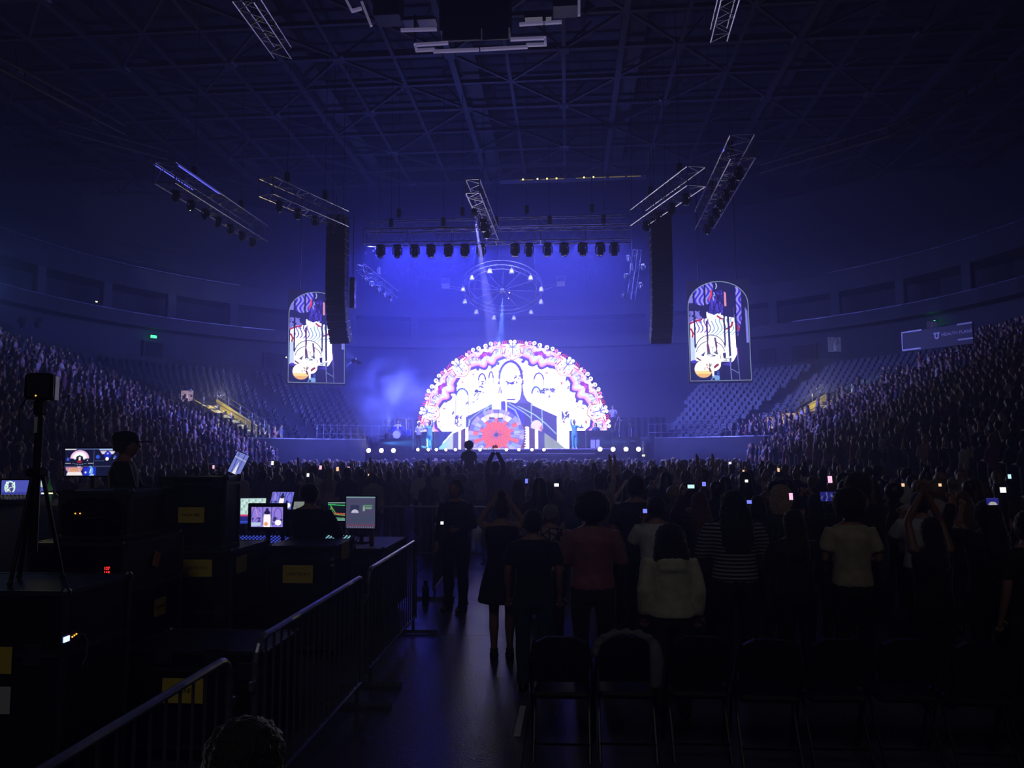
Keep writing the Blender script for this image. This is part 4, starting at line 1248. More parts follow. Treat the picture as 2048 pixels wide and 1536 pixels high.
# ------------------------------------------------------------------ people
PENDING = []
def blob(name, mb, m, voxel, parent=None, smooth=3, ratio=None, extra=None, paint=None, jitter=0.0):
    """closed shapes fused into one continuous skin; the result replaces the mesh in settle()"""
    o = mb.build(name, m, parent)
    md = o.modifiers.new('fuse', 'REMESH'); md.mode, md.voxel_size = 'VOXEL', voxel
    if smooth:
        sm_ = o.modifiers.new('soften', 'SMOOTH'); sm_.iterations, sm_.factor = smooth, 0.5
    if ratio:
        dc = o.modifiers.new('thin', 'DECIMATE'); dc.ratio = ratio
    PENDING.append((o, m, extra, paint, jitter))
    return o
def settle():
    dg = bpy.context.evaluated_depsgraph_get()
    for o, m, extra, paint, jitter in PENDING:
        me = bpy.data.meshes.new_from_object(o.evaluated_get(dg))
        o.modifiers.clear()
        me.name = o.name
        me.materials.clear()
        for q in (m if isinstance(m, (list, tuple)) else [m]):
            me.materials.append(q)
        n = len(me.vertices)
        if jitter and n:
            co = np.empty(n * 3); me.vertices.foreach_get('co', co); co = co.reshape(-1, 3)
            r = np.random.RandomState(n)
            k = np.sin(co[:, 0] * 95 + 1.3 * np.sin(co[:, 2] * 60)) * np.sin(co[:, 1] * 90 + 0.7) * np.sin(co[:, 2] * 85)
            nr = np.empty(n * 3); me.vertices.foreach_get('normal', nr); nr = nr.reshape(-1, 3)
            co += nr * (k * jitter)[:, None] + r.normal(0, jitter * 0.25, co.shape)
            me.vertices.foreach_set('co', co.ravel())
        if extra is not None:
            base = len(me.vertices)
            bm = bmesh.new(); bm.from_mesh(me)
            vs = [bm.verts.new(v) for v in extra.v]
            for f in extra.f:
                try: bm.faces.new([vs[i] for i in f])
                except ValueError: pass
            bm.to_mesh(me); bm.free()
        if paint:
            nf = len(me.polygons)
            cen = np.empty(nf * 3); me.polygons.foreach_get('center', cen)
            me.polygons.foreach_set('material_index', paint(cen.reshape(-1, 3)).astype(np.int32))
        me.polygons.foreach_set('use_smooth', [True] * len(me.polygons))
        me.update()
        old = o.data
        o.data = me
        bpy.data.meshes.remove(old)
    PENDING.clear()

def limb(mb, pts, n=10, inflate=0.0):
    """tapering limb through (point, radius) joints"""
    mb.tube([p for p, r in pts], [r + inflate for p, r in pts], n)
def arm_joints(pose, s):
    """shoulder, elbow, wrist, palm of one arm; s is the side"""
    sh = (s * 0.175, 0.0, 1.405)
    el, wr = {'down': ((s * 0.235, -0.02, 1.13), (s * 0.235, 0.05, 0.90)), 'phone': ((s * 0.225, 0.13, 1.17), (s * 0.06, 0.30, 1.42)), 'high': ((s * 0.25, 0.17, 1.44), (s * 0.09, 0.30, 1.68)),
              'up': ((s * 0.24, 0.06, 1.64), (s * 0.20, 0.07, 1.88)), 'fold': ((s * 0.25, 0.04, 1.14), (s * 0.05, 0.20, 1.12)), 'hold': ((s * 0.24, 0.0, 1.13), (s * 0.16, 0.22, 1.10)), 'desk': ((s * 0.25, 0.10, 1.14), (s * 0.17, 0.34, 1.10)),
              'wide': ((s * 0.36, 0.10, 1.28), (s * 0.44, 0.18, 1.50)), 'reach': ((s * 0.16, 0.10, 1.68), (s * 0.03, 0.08, 1.94))}[pose]
    d = (Vector(wr) - Vector(el)).normalized()
    return Vector(sh), Vector(el), Vector(wr), d
def hand_parts(mb, fing, wr, d, s, curl=0.4):
    """palm into the fused body; five separate fingers into fing"""
    side = d.cross(Vector((0, 1, 0)))
    if side.length < 0.2: side = d.cross(Vector((1, 0, 0)))
    side.normalize()
    nrm = side.cross(d)
    pc = wr + d * 0.055
    mb.loft([(wr, 0.024, 0.019, side, nrm), (pc - d * 0.01, 0.036, 0.016, side, nrm), (pc + d * 0.04, 0.04, 0.014, side, nrm), (pc + d * 0.05, 0.03, 0.01, side, nrm)], 8)
    for k, L in enumerate((0.062, 0.072, 0.068, 0.052)):
        b = pc + d * 0.035 + side * (0.028 - 0.0185 * k)
        c = b + d * L * 0.5 + nrm * L * 0.12 * curl
        fing.tube([b, c, c + (d * (1 - curl) + nrm * curl).normalized() * L * 0.5], [0.0088, 0.008, 0.006], 6)
    b = pc - d * 0.015 + side * 0.034
    fing.tube([b, b + (d + side * 1.1).normalized() * 0.035, b + (d * 1.2 + side * 0.6).normalized() * 0.062], [0.0105, 0.0095, 0.007], 6)
def person(loc, H, rz, label, hair='short', hcol=(28, 22, 20), shirt=(30, 30, 36), sleeve='short', arms=('down', 'down'), pants=(32, 34, 48), lower='pants', skin=(150, 105, 84), cat='person', seat=False, broad=1.0, hood=False, cap=None, bare=False, voxel=0.017, stripes=None, shoes=(24, 24, 26), group=None, knit=None):
    """a standing (or seated) figure: one continuous body; hair, clothes and shoes are its children"""
    t = empty('person', loc, rz, label=label, cat=cat, group=group)
    k = H / 1.72
    t.scale = (k * broad, k * broad, k)
    MS = mat('skin_%d_%d_%d' % skin, skin, 0.55, 0, 0.08, 20)
    MH = mat('hair_%d_%d_%d' % hcol, hcol, 0.62, 0, 0.4, 55, bump=0.8, sheen=0.7)
    MT = stripes or mat('cloth_%d_%d_%d' % shirt, shirt, 0.85, 0, 0.18, 14, bump=0.25, sheen=0.3)
    MP = mat('cloth_%d_%d_%d' % pants, pants, 0.85, 0, 0.18, 14, bump=0.2)
    body, fing, sh_, pn = MB(), MB(), MB(), MB()
    dz = -0.42 if seat else 0.0
    V = Vector
    # legs
    for s in (-1, 1):
        if seat:
            J = [(V((s * 0.09, 0.0, 0.94)), 0.088), (V((s * 0.11, 0.25, 0.93)), 0.078), (V((s * 0.12, 0.46, 0.91)), 0.06), (V((s * 0.12, 0.47, 0.70)), 0.056), (V((s * 0.12, 0.44, 0.50)), 0.04)]
            ft = V((s * 0.12, 0.50, 0.46))
        else:
            w = 0.10 if lower == 'pants' else 0.085
            J = [(V((s * 0.09, 0.0, 0.90)), 0.09), (V((s * w, 0.005, 0.72)), 0.076), (V((s * w, 0.012, 0.49)), 0.054), (V((s * w, -0.005, 0.33)), 0.056), (V((s * w, 0.0, 0.18)), 0.041), (V((s * w, 0.0, 0.08)), 0.036)]
            ft = V((s * w, 0.06, 0.04))
        limb(body, J)
        body.ball(ft, 0.042, 0.11, 0.036, 10, 6)
        if lower == 'pants':
            limb(pn, J[:-1] + [(J[-1][0] + V((0, 0, -0.01)), J[-1][1] + 0.018)], 10, 0.014)
        so = MB().loft([(ft + V((0, -0.02, -0.038)), 0.046, 0.115), (ft + V((0, -0.02, 0.0)), 0.05, 0.12), (ft + V((0, -0.03, 0.03)), 0.04, 0.09), (ft + V((0, -0.055, 0.07)), 0.046, 0.052)], 12)
        if not bare:
            so.build('shoe', mat('shoe_%d_%d_%d' % shoes, shoes, 0.5, 0, 0.2), t, True)
            t.children[-1].location.z = dz
    # trunk, neck, head
    T = [(0.84, 0.155, 0.10, 0), (0.93, 0.172, 0.118, -0.005), (1.06, 0.142, 0.10, 0), (1.20, 0.152, 0.112, 0.0), (1.33, 0.182, 0.115, -0.005), (1.41, 0.178, 0.088, -0.005), (1.455, 0.11, 0.07, -0.005), (1.48, 0.062, 0.06, 0)]
    body.loft([((0, y, z), rx, ry) for z, rx, ry, y in T], 14)
    body.bar((0, -0.01, 1.44), (0, 0.012, 1.56), 0.055, 10, 0.05)
    body.loft([((0, 0.015 + 0.012 * a, 1.605 + 0.118 * math.sin(b)), 0.078 * math.cos(b) * (1.0 if b > -0.3 else 0.9) + 0.004, 0.098 * math.cos(b) + 0.004) for a, b in ((1, -1.35), (1.2, -1.0), (1, -0.6), (0.3, -0.2), (0, 0.2), (-0.3, 0.6), (-0.6, 1.0), (-0.8, 1.35))], 14)
    body.ball((0, 0.118, 1.60), 0.014, 0.022, 0.026, 8, 5)                       # nose
    body.ball((0, 0.10, 1.553), 0.024, 0.012, 0.010, 8, 5)                       # mouth
    for s in (-1, 1):
        body.ball((s * 0.081, 0.0, 1.60), 0.011, 0.02, 0.032, 8, 5)             # ears
        body.ball((s * 0.032, 0.094, 1.628), 0.018, 0.014, 0.010, 8, 5)         # brows
        sj, ej, wj, d = arm_joints(arms[(s + 1) // 2], s)
        limb(body, [(sj, 0.055), (sj.lerp(ej, 0.45), 0.046), (ej, 0.038), (ej.lerp(wj, 0.35), 0.038), (wj, 0.025)])
        hand_parts(body, fing, wj, d, s, 0.55 if arms[(s + 1) // 2] in ('phone', 'high', 'hold', 'desk') else 0.3)
        if sleeve == 'short':
            limb(sh_, [(sj + V((-s * 0.02, 0, 0.005)), 0.062), (sj.lerp(ej, 0.4), 0.062), (sj.lerp(ej, 0.72), 0.064)], 12, 0.006)
        elif sleeve == 'long':
            limb(sh_, [(sj + V((-s * 0.02, 0, 0.005)), 0.064), (sj.lerp(ej, 0.5), 0.058), (ej, 0.052), (ej.lerp(wj, 0.6), 0.045), (wj - d * 0.01, 0.036)], 12, 0.008 if not hood else 0.02)
    b = blob('body', body, MS, voxel, t, 4, None, fing)
    b.location.z = dz
    for s in (-1, 1):
        ey = MB().ball((s * 0.031, 0.098, 1.612), 0.0125, n=8, k=5).build('eye', mat('dark_eye', (30, 26, 26), 0.2, 0, 0), t, True)
        ey.location.z = dz
    # top
    if lower == 'dress':
        sh_.loft([((0, 0, z), rx, ry) for z, rx, ry in ((0.60, 0.27, 0.22), (0.75, 0.24, 0.19), (0.93, 0.195, 0.145), (1.06, 0.155, 0.115), (1.20, 0.166, 0.126), (1.33, 0.192, 0.126), (1.41, 0.178, 0.096), (1.44, 0.12, 0.08))], 16)
    else:
        g = 0.035 if hood else 0.012
        sh_.loft([((0, y, z), rx + g, ry + g) for z, rx, ry, y in ((0.90, 0.172, 0.12, 0), (0.98, 0.166, 0.115, 0), (1.06, 0.152, 0.108, 0), (1.20, 0.158, 0.114, 0), (1.33, 0.184, 0.116, -0.005), (1.41, 0.176, 0.086, -0.005), (1.45, 0.115, 0.07, -0.005))], 16)
        if hood:
            sh_.loft([((0, -0.10, 1.28), 0.07, 0.03), ((0, -0.125, 1.34), 0.13, 0.05), ((0, -0.10, 1.43), 0.135, 0.07), ((0, -0.06, 1.49), 0.10, 0.06)], 14)
    c = blob('dress' if lower == 'dress' else ('hooded_top' if hood else 'shirt'), sh_, MT, voxel, t, 3)
    c.location.z = dz
    if lower == 'pants':
        pn.loft([((0, 0, z), rx, ry) for z, rx, ry in ((0.80, 0.165, 0.115), (0.88, 0.18, 0.13), (0.96, 0.18, 0.125), (1.02, 0.16, 0.115))], 14)
        q = blob('trousers', pn, MP, voxel, t, 2)
        q.location.z = dz
    # hair
    if hair != 'none':
        hm = MB()
        if hair in ('short', 'long', 'wavy', 'bun', 'bob'):
            hm.loft([((0, -0.012 - 0.02 * max(0, -b_), 1.625 + 0.118 * math.sin(b_)), 0.094 * math.cos(b_) + 0.004, 0.104 * math.cos(b_) * (1 if b_ > 0 else 0.86) + 0.004) for b_ in (-0.75 if hair == 'short' else -1.0, -0.5, -0.2, 0.1, 0.4, 0.7, 1.0, 1.35)], 14)
        if hair in ('long', 'wavy'):
            w = 0.125 if hair == 'wavy' else 0.105
            hm.loft([((0, -0.10, 1.17 if hair == 'wavy' else 1.22), w * 0.75, 0.035), ((0, -0.115, 1.28), w, 0.045), ((0, -0.095, 1.42), w * 1.02, 0.055), ((0, -0.05, 1.52), w * 1.0, 0.075), ((0, -0.02, 1.62), 0.10, 0.09)], 14)
        if hair == 'bob':
            hm.loft([((0, -0.035, 1.46), 0.105, 0.085), ((0, -0.03, 1.53), 0.112, 0.098), ((0, -0.02, 1.62), 0.10, 0.10)], 14)
        if hair == 'bun':
            hm.ball((0, -0.06, 1.76), 0.055, n=10, k=6)
        if hair == 'afro':
            hm.ball((0, -0.03, 1.645), 0.158, 0.155, 0.15, 14, 8)
        if hair == 'curls':
            hm.ball((0, -0.03, 1.63), 0.135, 0.13, 0.125, 14, 8)
            hm.loft([((0, -0.08, 1.36), 0.13, 0.06), ((0, -0.075, 1.46), 0.165, 0.085), ((0, -0.05, 1.56), 0.15, 0.10), ((0, -0.03, 1.62), 0.13, 0.11)], 14)
        hh = blob('hair', hm, MH, 0.014, t, 2, jitter=0.008 if hair in ('afro', 'curls', 'wavy') else 0.004)
        hh.location.z = dz
    if cap:
        cm = MB().loft([((0, 0.0, 1.655), 0.098, 0.115), ((0, -0.002, 1.70), 0.096, 0.11), ((0, -0.006, 1.74), 0.07, 0.085), ((0, -0.006, 1.757), 0.02, 0.02)], 16)
        cp = cm.build('cap', mat('cap_cloth', cap, 0.85, 0, 0.2), t, True)
        cp.location.z = dz
        br = MB().loft([((0, 0.145, 1.640), 0.072, 0.078), ((0, 0.145, 1.652), 0.074, 0.08)], 16).build('cap_brim', mat('cap_cloth', cap), cp, True)
    return t

# ---- small crowd figures (one fused mesh each), seen only as dark shapes with lit rims
def ramp_mat(name, cols, rough=0.8, island=False):
    m = bpy.data.materials.new(name)
    m.use_nodes = True
    nt = m.node_tree
    b = nt.nodes['Principled BSDF']
    rp = nt.nodes.new('ShaderNodeValToRGB')
    rp.color_ramp.interpolation = 'CONSTANT'
    while len(rp.color_ramp.elements) < len(cols):
        rp.color_ramp.elements.new(0.5)
    for i, c in enumerate(cols):
        rp.color_ramp.elements[i].position = i / len(cols)
        rp.color_ramp.elements[i].color = (*srgb(c), 1)
    if island:
        g = nt.nodes.new('ShaderNodeNewGeometry'); src = g.outputs['Random Per Island']
    else:
        g = nt.nodes.new('ShaderNodeObjectInfo'); src = g.outputs['Random']
    nt.links.new(src, rp.inputs['Fac'])
    nt.links.new(rp.outputs['Color'], b.inputs['Base Color'])
    b.inputs['Roughness'].default_value = rough
    b.inputs['Sheen Weight'].default_value = 0.5
    b.inputs['Sheen Roughness'].default_value = 0.3
    return m
SH_C = [(34, 34, 40), (26, 28, 40), (190, 186, 184), (48, 44, 60), (120, 70, 84), (28, 26, 30), (150, 140, 130), (60, 66, 92), (30, 30, 32), (176, 150, 150), (70, 52, 52), (40, 42, 50)]
SK_C = [(196, 150, 128), (170, 120, 96), (214, 170, 150), (120, 82, 64), (200, 156, 136)]
HR_C = [(30, 24, 22), (48, 34, 26), (22, 20, 22), (110, 84, 58), (66, 44, 32), (26, 22, 20), (140, 112, 80), (40, 28, 24)]
PN_C = [(30, 32, 44), (24, 24, 28), (46, 56, 80), (36, 34, 34)]
CM = {isl: [ramp_mat('crowd_skin' + sfx, SK_C, 0.55, isl), ramp_mat('crowd_hair' + sfx, HR_C, 0.45, isl), ramp_mat('crowd_clothes' + sfx, SH_C, 0.85, isl), ramp_mat('crowd_trousers' + sfx, PN_C, 0.85, isl)] for isl, sfx in ((False, ''), (True, '_mass'))}
def crowd_proto(name, hair, arms, sleeve, voxel, ratio, legs=True):
    mb = MB()
    V = Vector
    if legs:
        for s in (-1, 1):
            limb(mb, [(V((s * 0.09, 0, 0.92)), 0.10), (V((s * 0.10, 0, 0.5)), 0.075), (V((s * 0.10, 0, 0.06)), 0.055)], 8)
            mb.ball((s * 0.10, 0.06, 0.04), 0.05, 0.12, 0.04, 8, 5)
    mb.loft([((0, y, z), rx, ry) for z, rx, ry, y in ((0.60 if not legs else 0.84, 0.165, 0.11, 0), (0.95, 0.185, 0.13, 0), (1.08, 0.16, 0.115, 0), (1.22, 0.17, 0.125, 0), (1.35, 0.20, 0.125, 0), (1.42, 0.19, 0.10, 0), (1.47, 0.08, 0.07, 0), (1.53, 0.06, 0.06, 0.0), (1.545, 0.07, 0.085, 0.012), (1.60, 0.085, 0.105, 0.01), (1.66, 0.085, 0.105, 0.0), (1.71, 0.06, 0.075, -0.01), (1.73, 0.02, 0.03, -0.01))], 12)
    for s in (-1, 1):
        sj, ej, wj, d = arm_joints(arms[(s + 1) // 2], s)
        limb(mb, [(sj, 0.07), (sj.lerp(ej, 0.5), 0.058), (ej, 0.048), (wj, 0.034), (wj + d * 0.10, 0.034), (wj + d * 0.15, 0.018)], 8)
    if hair == 'long': mb.loft([((0, -0.10, 1.22), 0.09, 0.04), ((0, -0.10, 1.36), 0.115, 0.055), ((0, -0.06, 1.5), 0.115, 0.085), ((0, -0.015, 1.66), 0.10, 0.105), ((0, -0.01, 1.74), 0.05, 0.06)], 10)
    if hair == 'big': mb.ball((0, -0.03, 1.64), 0.14, 0.135, 0.13, 10, 6)
    if hair == 'short': mb.ball((0, -0.015, 1.645), 0.098, 0.108, 0.105, 10, 6)
    if hair == 'bun': mb.ball((0, -0.015, 1.645), 0.096, 0.106, 0.10, 10, 6); mb.ball((0, -0.05, 1.78), 0.06, n=8, k=5)
    if hair == 'cap': mb.ball((0, -0.01, 1.66), 0.10, 0.112, 0.095, 10, 6); mb.loft([((0, 0.13, 1.65), 0.07, 0.07), ((0, 0.13, 1.675), 0.07, 0.07)], 8)
    def paint(c):
        x, y, z = c[:, 0], c[:, 1], c[:, 2]
        r = np.full(len(c), 2)
        r[z < 0.93] = 3
        head = (z > 1.5) & (np.abs(x) < 0.16) & (np.abs(y) < 0.2)
        r[head] = 0
        r[head & ((y < 0.045) | (z > 1.68))] = 1
        if hair == 'long': r[(y < -0.085) & (z > 1.2) & (np.abs(x) < 0.13)] = 1
        up = [a in ('up', 'high', 'reach', 'wide') for a in arms]
        for i, s in enumerate((-1, 1)):
            sj, ej, wj, d = arm_joints(arms[i], s)
            q = c - np.array(wj + d * 0.05)
            r[(np.sqrt((q ** 2).sum(1)) < 0.13) & ~head] = 0
            if sleeve == 'short':
                a, bq = np.array(ej), np.array(wj)
                tt = np.clip(((c - a) @ (bq - a)) / ((bq - a) @ (bq - a)), 0, 1)
                dd = np.linalg.norm(c - a - tt[:, None] * (bq - a), axis=1)
                r[(dd < 0.075) & ~head & (tt > 0.05)] = 0
        return r
    return blob(name, mb, CM[False], voxel, None, 1, ratio, None, paint)
PROTO = [crowd_proto('person', h, a, s, 0.036, 0.55) for h, a, s in (('short', ('down', 'down'), 'short'), ('long', ('down', 'down'), 'short'), ('big', ('fold', 'fold'), 'long'), ('bun', ('down', 'fold'), 'short'), ('long', ('fold', 'down'), 'long'),
         ('short', ('phone', 'phone'), 'short'), ('cap', ('down', 'down'), 'long'), ('long', ('high', 'phone'), 'short'), ('short', ('down', 'up'), 'short'), ('short', ('fold', 'fold'), 'short'))]
MASS = [crowd_proto('person_mass', h, a, s, 0.05, 0.22, False) for h, a, s in (('short', ('down', 'down'), 'short'), ('long', ('down', 'down'), 'short'), ('big', ('fold', 'fold'), 'long'), ('long', ('fold', 'down'), 'long'), ('short', ('phone', 'phone'), 'short'), ('short', ('fold', 'down'), 'short'))]
settle()
PROTO_ME = [o.data for o in PROTO]
MASS_ME = [o.data for o in MASS]
for o in PROTO + MASS:
    bpy.data.objects.remove(o, do_unlink=True)
MASS_V = []
for me in MASS_ME:
    v = np.empty(len(me.vertices) * 3); me.vertices.foreach_get('co', v)
    MASS_V.append((v.reshape(-1, 3), [tuple(p.vertices) for p in me.polygons], [p.material_index for p in me.polygons]))
def mass_object(name, places, label, cat):
    """many far figures in one mesh"""
    V_, F_, M_, n = [], [], [], 0
    for x, y, z, rz, h in places:
        v, f, m = MASS_V[int(rng.random() * len(MASS_V))]
        c, s = math.cos(rz), math.sin(rz)
        q = np.empty_like(v)
        k = h / 1.72
        q[:, 0] = (v[:, 0] * c - v[:, 1] * s) * k + x
        q[:, 1] = (v[:, 0] * s + v[:, 1] * c) * k + y
        q[:, 2] = v[:, 2] * k + z
        V_.append(q); F_ += [tuple(i + n for i in t) for t in f]; M_ += m
        n += len(v)
    me = bpy.data.meshes.new(name)
    me.from_pydata(np.concatenate(V_).tolist(), [], F_)
    for q in CM[True]: me.materials.append(q)
    me.polygons.foreach_set('material_index', M_)
    me.polygons.foreach_set('use_smooth', [True] * len(F_))
    me.update()
    return tag(link(name, me), label, cat, kind='stuff')

# ---- where the crowd stands
def to_stage(x, y):
    return math.atan2(-(0 - x), 47 - y)
def in_view(x, y, z, m=60):
    if y < 1.0: return False
    px, py = proj((x, y, z))
    return -m < px < 2048 + m and py < 1600
TAKEN = ((912, 10.6), (1037, 11.6), (1070, 12.6), (1098, 12.0), (1562, 10.2), (1215, 10.0), (1925, 9.6), (1716, 9.6), (938, 24.0), (990, 18.0))
floor_p = []
y = 10.4
while y < 43.0:
    x = -12.4 + rng.uniform(0, 0.3)
    while x < 12.6:
        X, Y = x + rng.uniform(-0.12, 0.12), y + rng.uniform(-0.18, 0.18)
        pen = (X < 3.05 and Y < 16.6)
        if any(abs(Y - b) < 0.75 and abs(X - at(a, 1000, b).x) < 0.62 for a, b in TAKEN): continue_ = True
        else: continue_ = False
        if not continue_ and not pen and in_view(X, Y, 1.6) and rng.random() < (0.93 if y < 34 else 0.8):
            floor_p.append((X, Y, 0.0, to_stage(X, Y) * 0.6 + rng.uniform(-0.25, 0.25), rng.choice((1.58, 1.63, 1.66, 1.70, 1.74, 1.78, 1.83))))
        x += 0.56 + rng.uniform(0, 0.12)
    y += 0.86 if y < 24 else 0.98
_kept = []
for p in sorted(floor_p, key=lambda p: p[1]):
    if p[1] > 26 or all((p[0] - q[0]) ** 2 + (p[1] - q[1]) ** 2 > 0.31 for q in _kept[-140:]):
        _kept.append(p)
floor_p = _kept
def scatter(places, label, group, cat='person'):
    for x, y, z, rz, h in places:
        r = rng.random()
        o = link('person', PROTO_ME[int(rng.random() * len(PROTO_ME))])
        k = h / 1.72
        o.location, o.rotation_euler, o.scale = (x, y, z), (0, 0, rz), (k, k, k)
        tag(o, label, cat, group)
scatter(floor_p[:190], 'dark concertgoer standing in the packed crowd on the hall floor', 'people standing in the floor crowd')
# ---- seated side: people stand in front of their seats on the terraces
stand_p, seat_p = {-1: [], 1: []}, []
AISLE = (14.0, 43.0, 72.0)
for sd in (-1, 1):
    for k in range(-4, 18):
        z = max(ROW_Z + ROW_H * k, 0.1)
        off = ROW_D * k + 0.38
        fr = (k + 4) / 21.0
        lim = (40 if k < 3 else 23 - 11 * (k - 3) / 14) if sd > 0 else (28, 21, 15)[k] if 0 <= k < 3 else 9.5 - 7.5 * (k - 3) / 14             # crowd ends at this angle in the corner
        y = 14.0
        while y < BY - 0.2:
            x = sd * (BX + BR + off)
            px, py = proj((x, y, z + 1.4))
            if -80 < px < 2130 and not (36.4 < y < 37.6) and not (24.4 < y < 25.6):
                if rng.random() < 0.94:
                    stand_p[sd].append((x + rng.uniform(-0.08, 0.08), y + rng.uniform(-0.1, 0.1), z, to_stage(x, y) * 0.8 + rng.uniform(-0.3, 0.3), rng.choice((1.55, 1.6, 1.66, 1.7, 1.76)), math.hypot(x - CAM.x, y)))
            y += 0.60
        if k < 0: continue
        ang = 1.2 + (k % 2) * math.degrees(0.28 / (BR + off))
        while ang < 86:
            p = corner(sd, ang, off, z)
            if min(abs(ang - a) for a in AISLE) * math.radians(1) * (BR + off) > 0.7:
                vom = ((22.5 < ang < 32.5) if sd > 0 else (19.5 < ang < 29.5)) and 3 <= k <= 9
                if ang < lim + rng.uniform(-2.5, 2.5):
                    if rng.random() < 0.92 and not vom:
                        stand_p[sd].append((p.x, p.y, z, to_stage(p.x, p.y) * 0.8 + rng.uniform(-0.3, 0.3), rng.choice((1.55, 1.6, 1.66, 1.7, 1.76)), math.hypot(p.x - CAM.x, p.y)))
                elif not vom and ang < (62 if sd < 0 else 66):
                    seat_p.append((p.x, p.y, z, math.atan2(p.y - BY, sd * (abs(p.x) - BX)), math.hypot(p.x - CAM.x, p.y), sd, ang, k))
            ang += math.degrees(0.56 / (BR + off))
mass = list(floor_p[190:])
for sd, nm in ((-1, 'people on the terraces on the operators side'), (1, 'people on the terraces opposite the operators')):
    stand_p[sd].sort(key=lambda p: p[5])
    scatter([p[:5] for p in stand_p[sd][:46]], ('dim concertgoer on the seating terrace behind the sound and light desks' if sd < 0 else 'dim concertgoer on the near seating terrace across from the desks'), nm)
    # on the far terrace most sit: only the upper body clears the row in front
    mass += [(p[0], p[1], p[2] - (0.38 if sd < 0 and p[2] > 3.2 else 0.0), p[3], p[4]) for p in stand_p[sd][46:]]
mass_object('crowd', mass, 'mass of far concertgoers on the floor and the terraces', 'crowd')

# ------------------------------------------------------------------ empty tip-up seats
M_SEAT = mat('blue_grey_seat_plastic', (48, 52, 64), 0.45, 0, 0.1, 6)
def seat_mesh(low=False):
    mb = MB()
    if low:
        mb.box((0, 0, 0.58), (0.43, 0.07, 0.28)).box((0, -0.09, 0.50), (0.38, 0.06, 0.24))
    else:
        prof = [(-0.215, 0.42), (0.215, 0.42), (0.225, 0.64), (0.185, 0.72), (0.10, 0.745), (-0.10, 0.745), (-0.185, 0.72), (-0.225, 0.64)]
        mb.prism(prof, 0.02, 0.08)
        mb.cbox((0, -0.06, 0.50), (0.39, 0.06, 0.26), 0.025)
        mb.box((0, 0.05, 0.2), (0.06, 0.08, 0.4))
        for s in (-1, 1):
            mb.box((s * 0.25, -0.04, 0.55), (0.03, 0.22, 0.04))
    return mb
seat_me = seat_mesh().mesh('stadium_seat', M_SEAT)
seat_p.sort(key=lambda p: p[4])
near_l = [p for p in seat_p if p[5] < 0][:170]
near_r = [p for p in seat_p if p[5] > 0][:130]
chosen = set(id(p) for p in near_l + near_r)
for lst, lb, gr in ((near_l, 'empty folded blue-grey seat on the terrace below the glowing green sign behind the desks', 'empty seats behind the desks'), (near_r, 'empty folded blue-grey seat on the terrace below the lettered board', 'empty seats below the lettered board')):
    for x, y, z, a, d, sd, ang, k in lst:
        o = link('stadium_seat', seat_me)
        o.location, o.rotation_euler = (x, y, z), (0, 0, (a - PI / 2) if sd > 0 else (PI / 2 - a))
        tag(o, lb, 'seat', gr)
mb = MB()
sv = seat_mesh(True)
for p in seat_p:
    if id(p) in chosen: continue
    x, y, z, a, d, sd, ang, k = p
    R = Matrix.Rotation((a - PI / 2) if sd > 0 else (PI / 2 - a), 3, 'Z')
    mb.add([R @ Vector(v) + Vector((x, y, z)) for v in sv.v], sv.f)
tag(mb.build('stadium_seat_rows', M_SEAT), 'rows of far empty seats rising in the dark corners of the hall', 'seat', kind='stuff')

# ------------------------------------------------------------------ the people one can tell apart
def gx(px, y):
    return at(px, 1000, y).x
def stripe_mat():
    m = bpy.data.materials.new('striped_knit')
    m.use_nodes = True
    nt = m.node_tree
    b = nt.nodes['Principled BSDF']
    tc = nt.nodes.new('ShaderNodeTexCoord')
    w = nt.nodes.new('ShaderNodeTexWave'); w.wave_type, w.bands_direction = 'BANDS', 'Z'
    w.inputs['Scale'].default_value = 9.0; w.inputs['Distortion'].default_value = 0.3
    rp = nt.nodes.new('ShaderNodeValToRGB'); rp.color_ramp.interpolation = 'CONSTANT'
    rp.color_ramp.elements[0].color = (*srgb((150, 146, 150)), 1)
    rp.color_ramp.elements[1].position = 0.45
    rp.color_ramp.elements[1].color = (*srgb((24, 24, 30)), 1)
    nt.links.new(tc.outputs['Object'], w.inputs['Vector']); nt.links.new(w.outputs['Fac'], rp.inputs['Fac']); nt.links.new(rp.outputs['Color'], b.inputs['Base Color'])
    b.inputs['Roughness'].default_value = 0.9
    return m
def patch_mat():
    m = bpy.data.materials.new('patterned_shirt')
    m.use_nodes = True
    nt = m.node_tree
    b = nt.nodes['Principled BSDF']
    tc = nt.nodes.new('ShaderNodeTexCoord')
    v = nt.nodes.new('ShaderNodeTexVoronoi'); v.feature = 'DISTANCE_TO_EDGE'; v.inputs['Scale'].default_value = 11
    rp = nt.nodes.new('ShaderNodeValToRGB'); rp.color_ramp.interpolation = 'CONSTANT'
    rp.color_ramp.elements[0].color = (*srgb((26, 24, 30)), 1); rp.color_ramp.elements[1].position = 0.09; rp.color_ramp.elements[1].color = (*srgb((150, 132, 120)), 1)
    nt.links.new(tc.outputs['Object'], v.inputs['Vector']); nt.links.new(v.outputs['Distance'], rp.inputs['Fac']); nt.links.new(rp.outputs['Color'], b.inputs['Base Color'])
    b.inputs['Roughness'].default_value = 0.9
    return m
D2 = ('down', 'down')
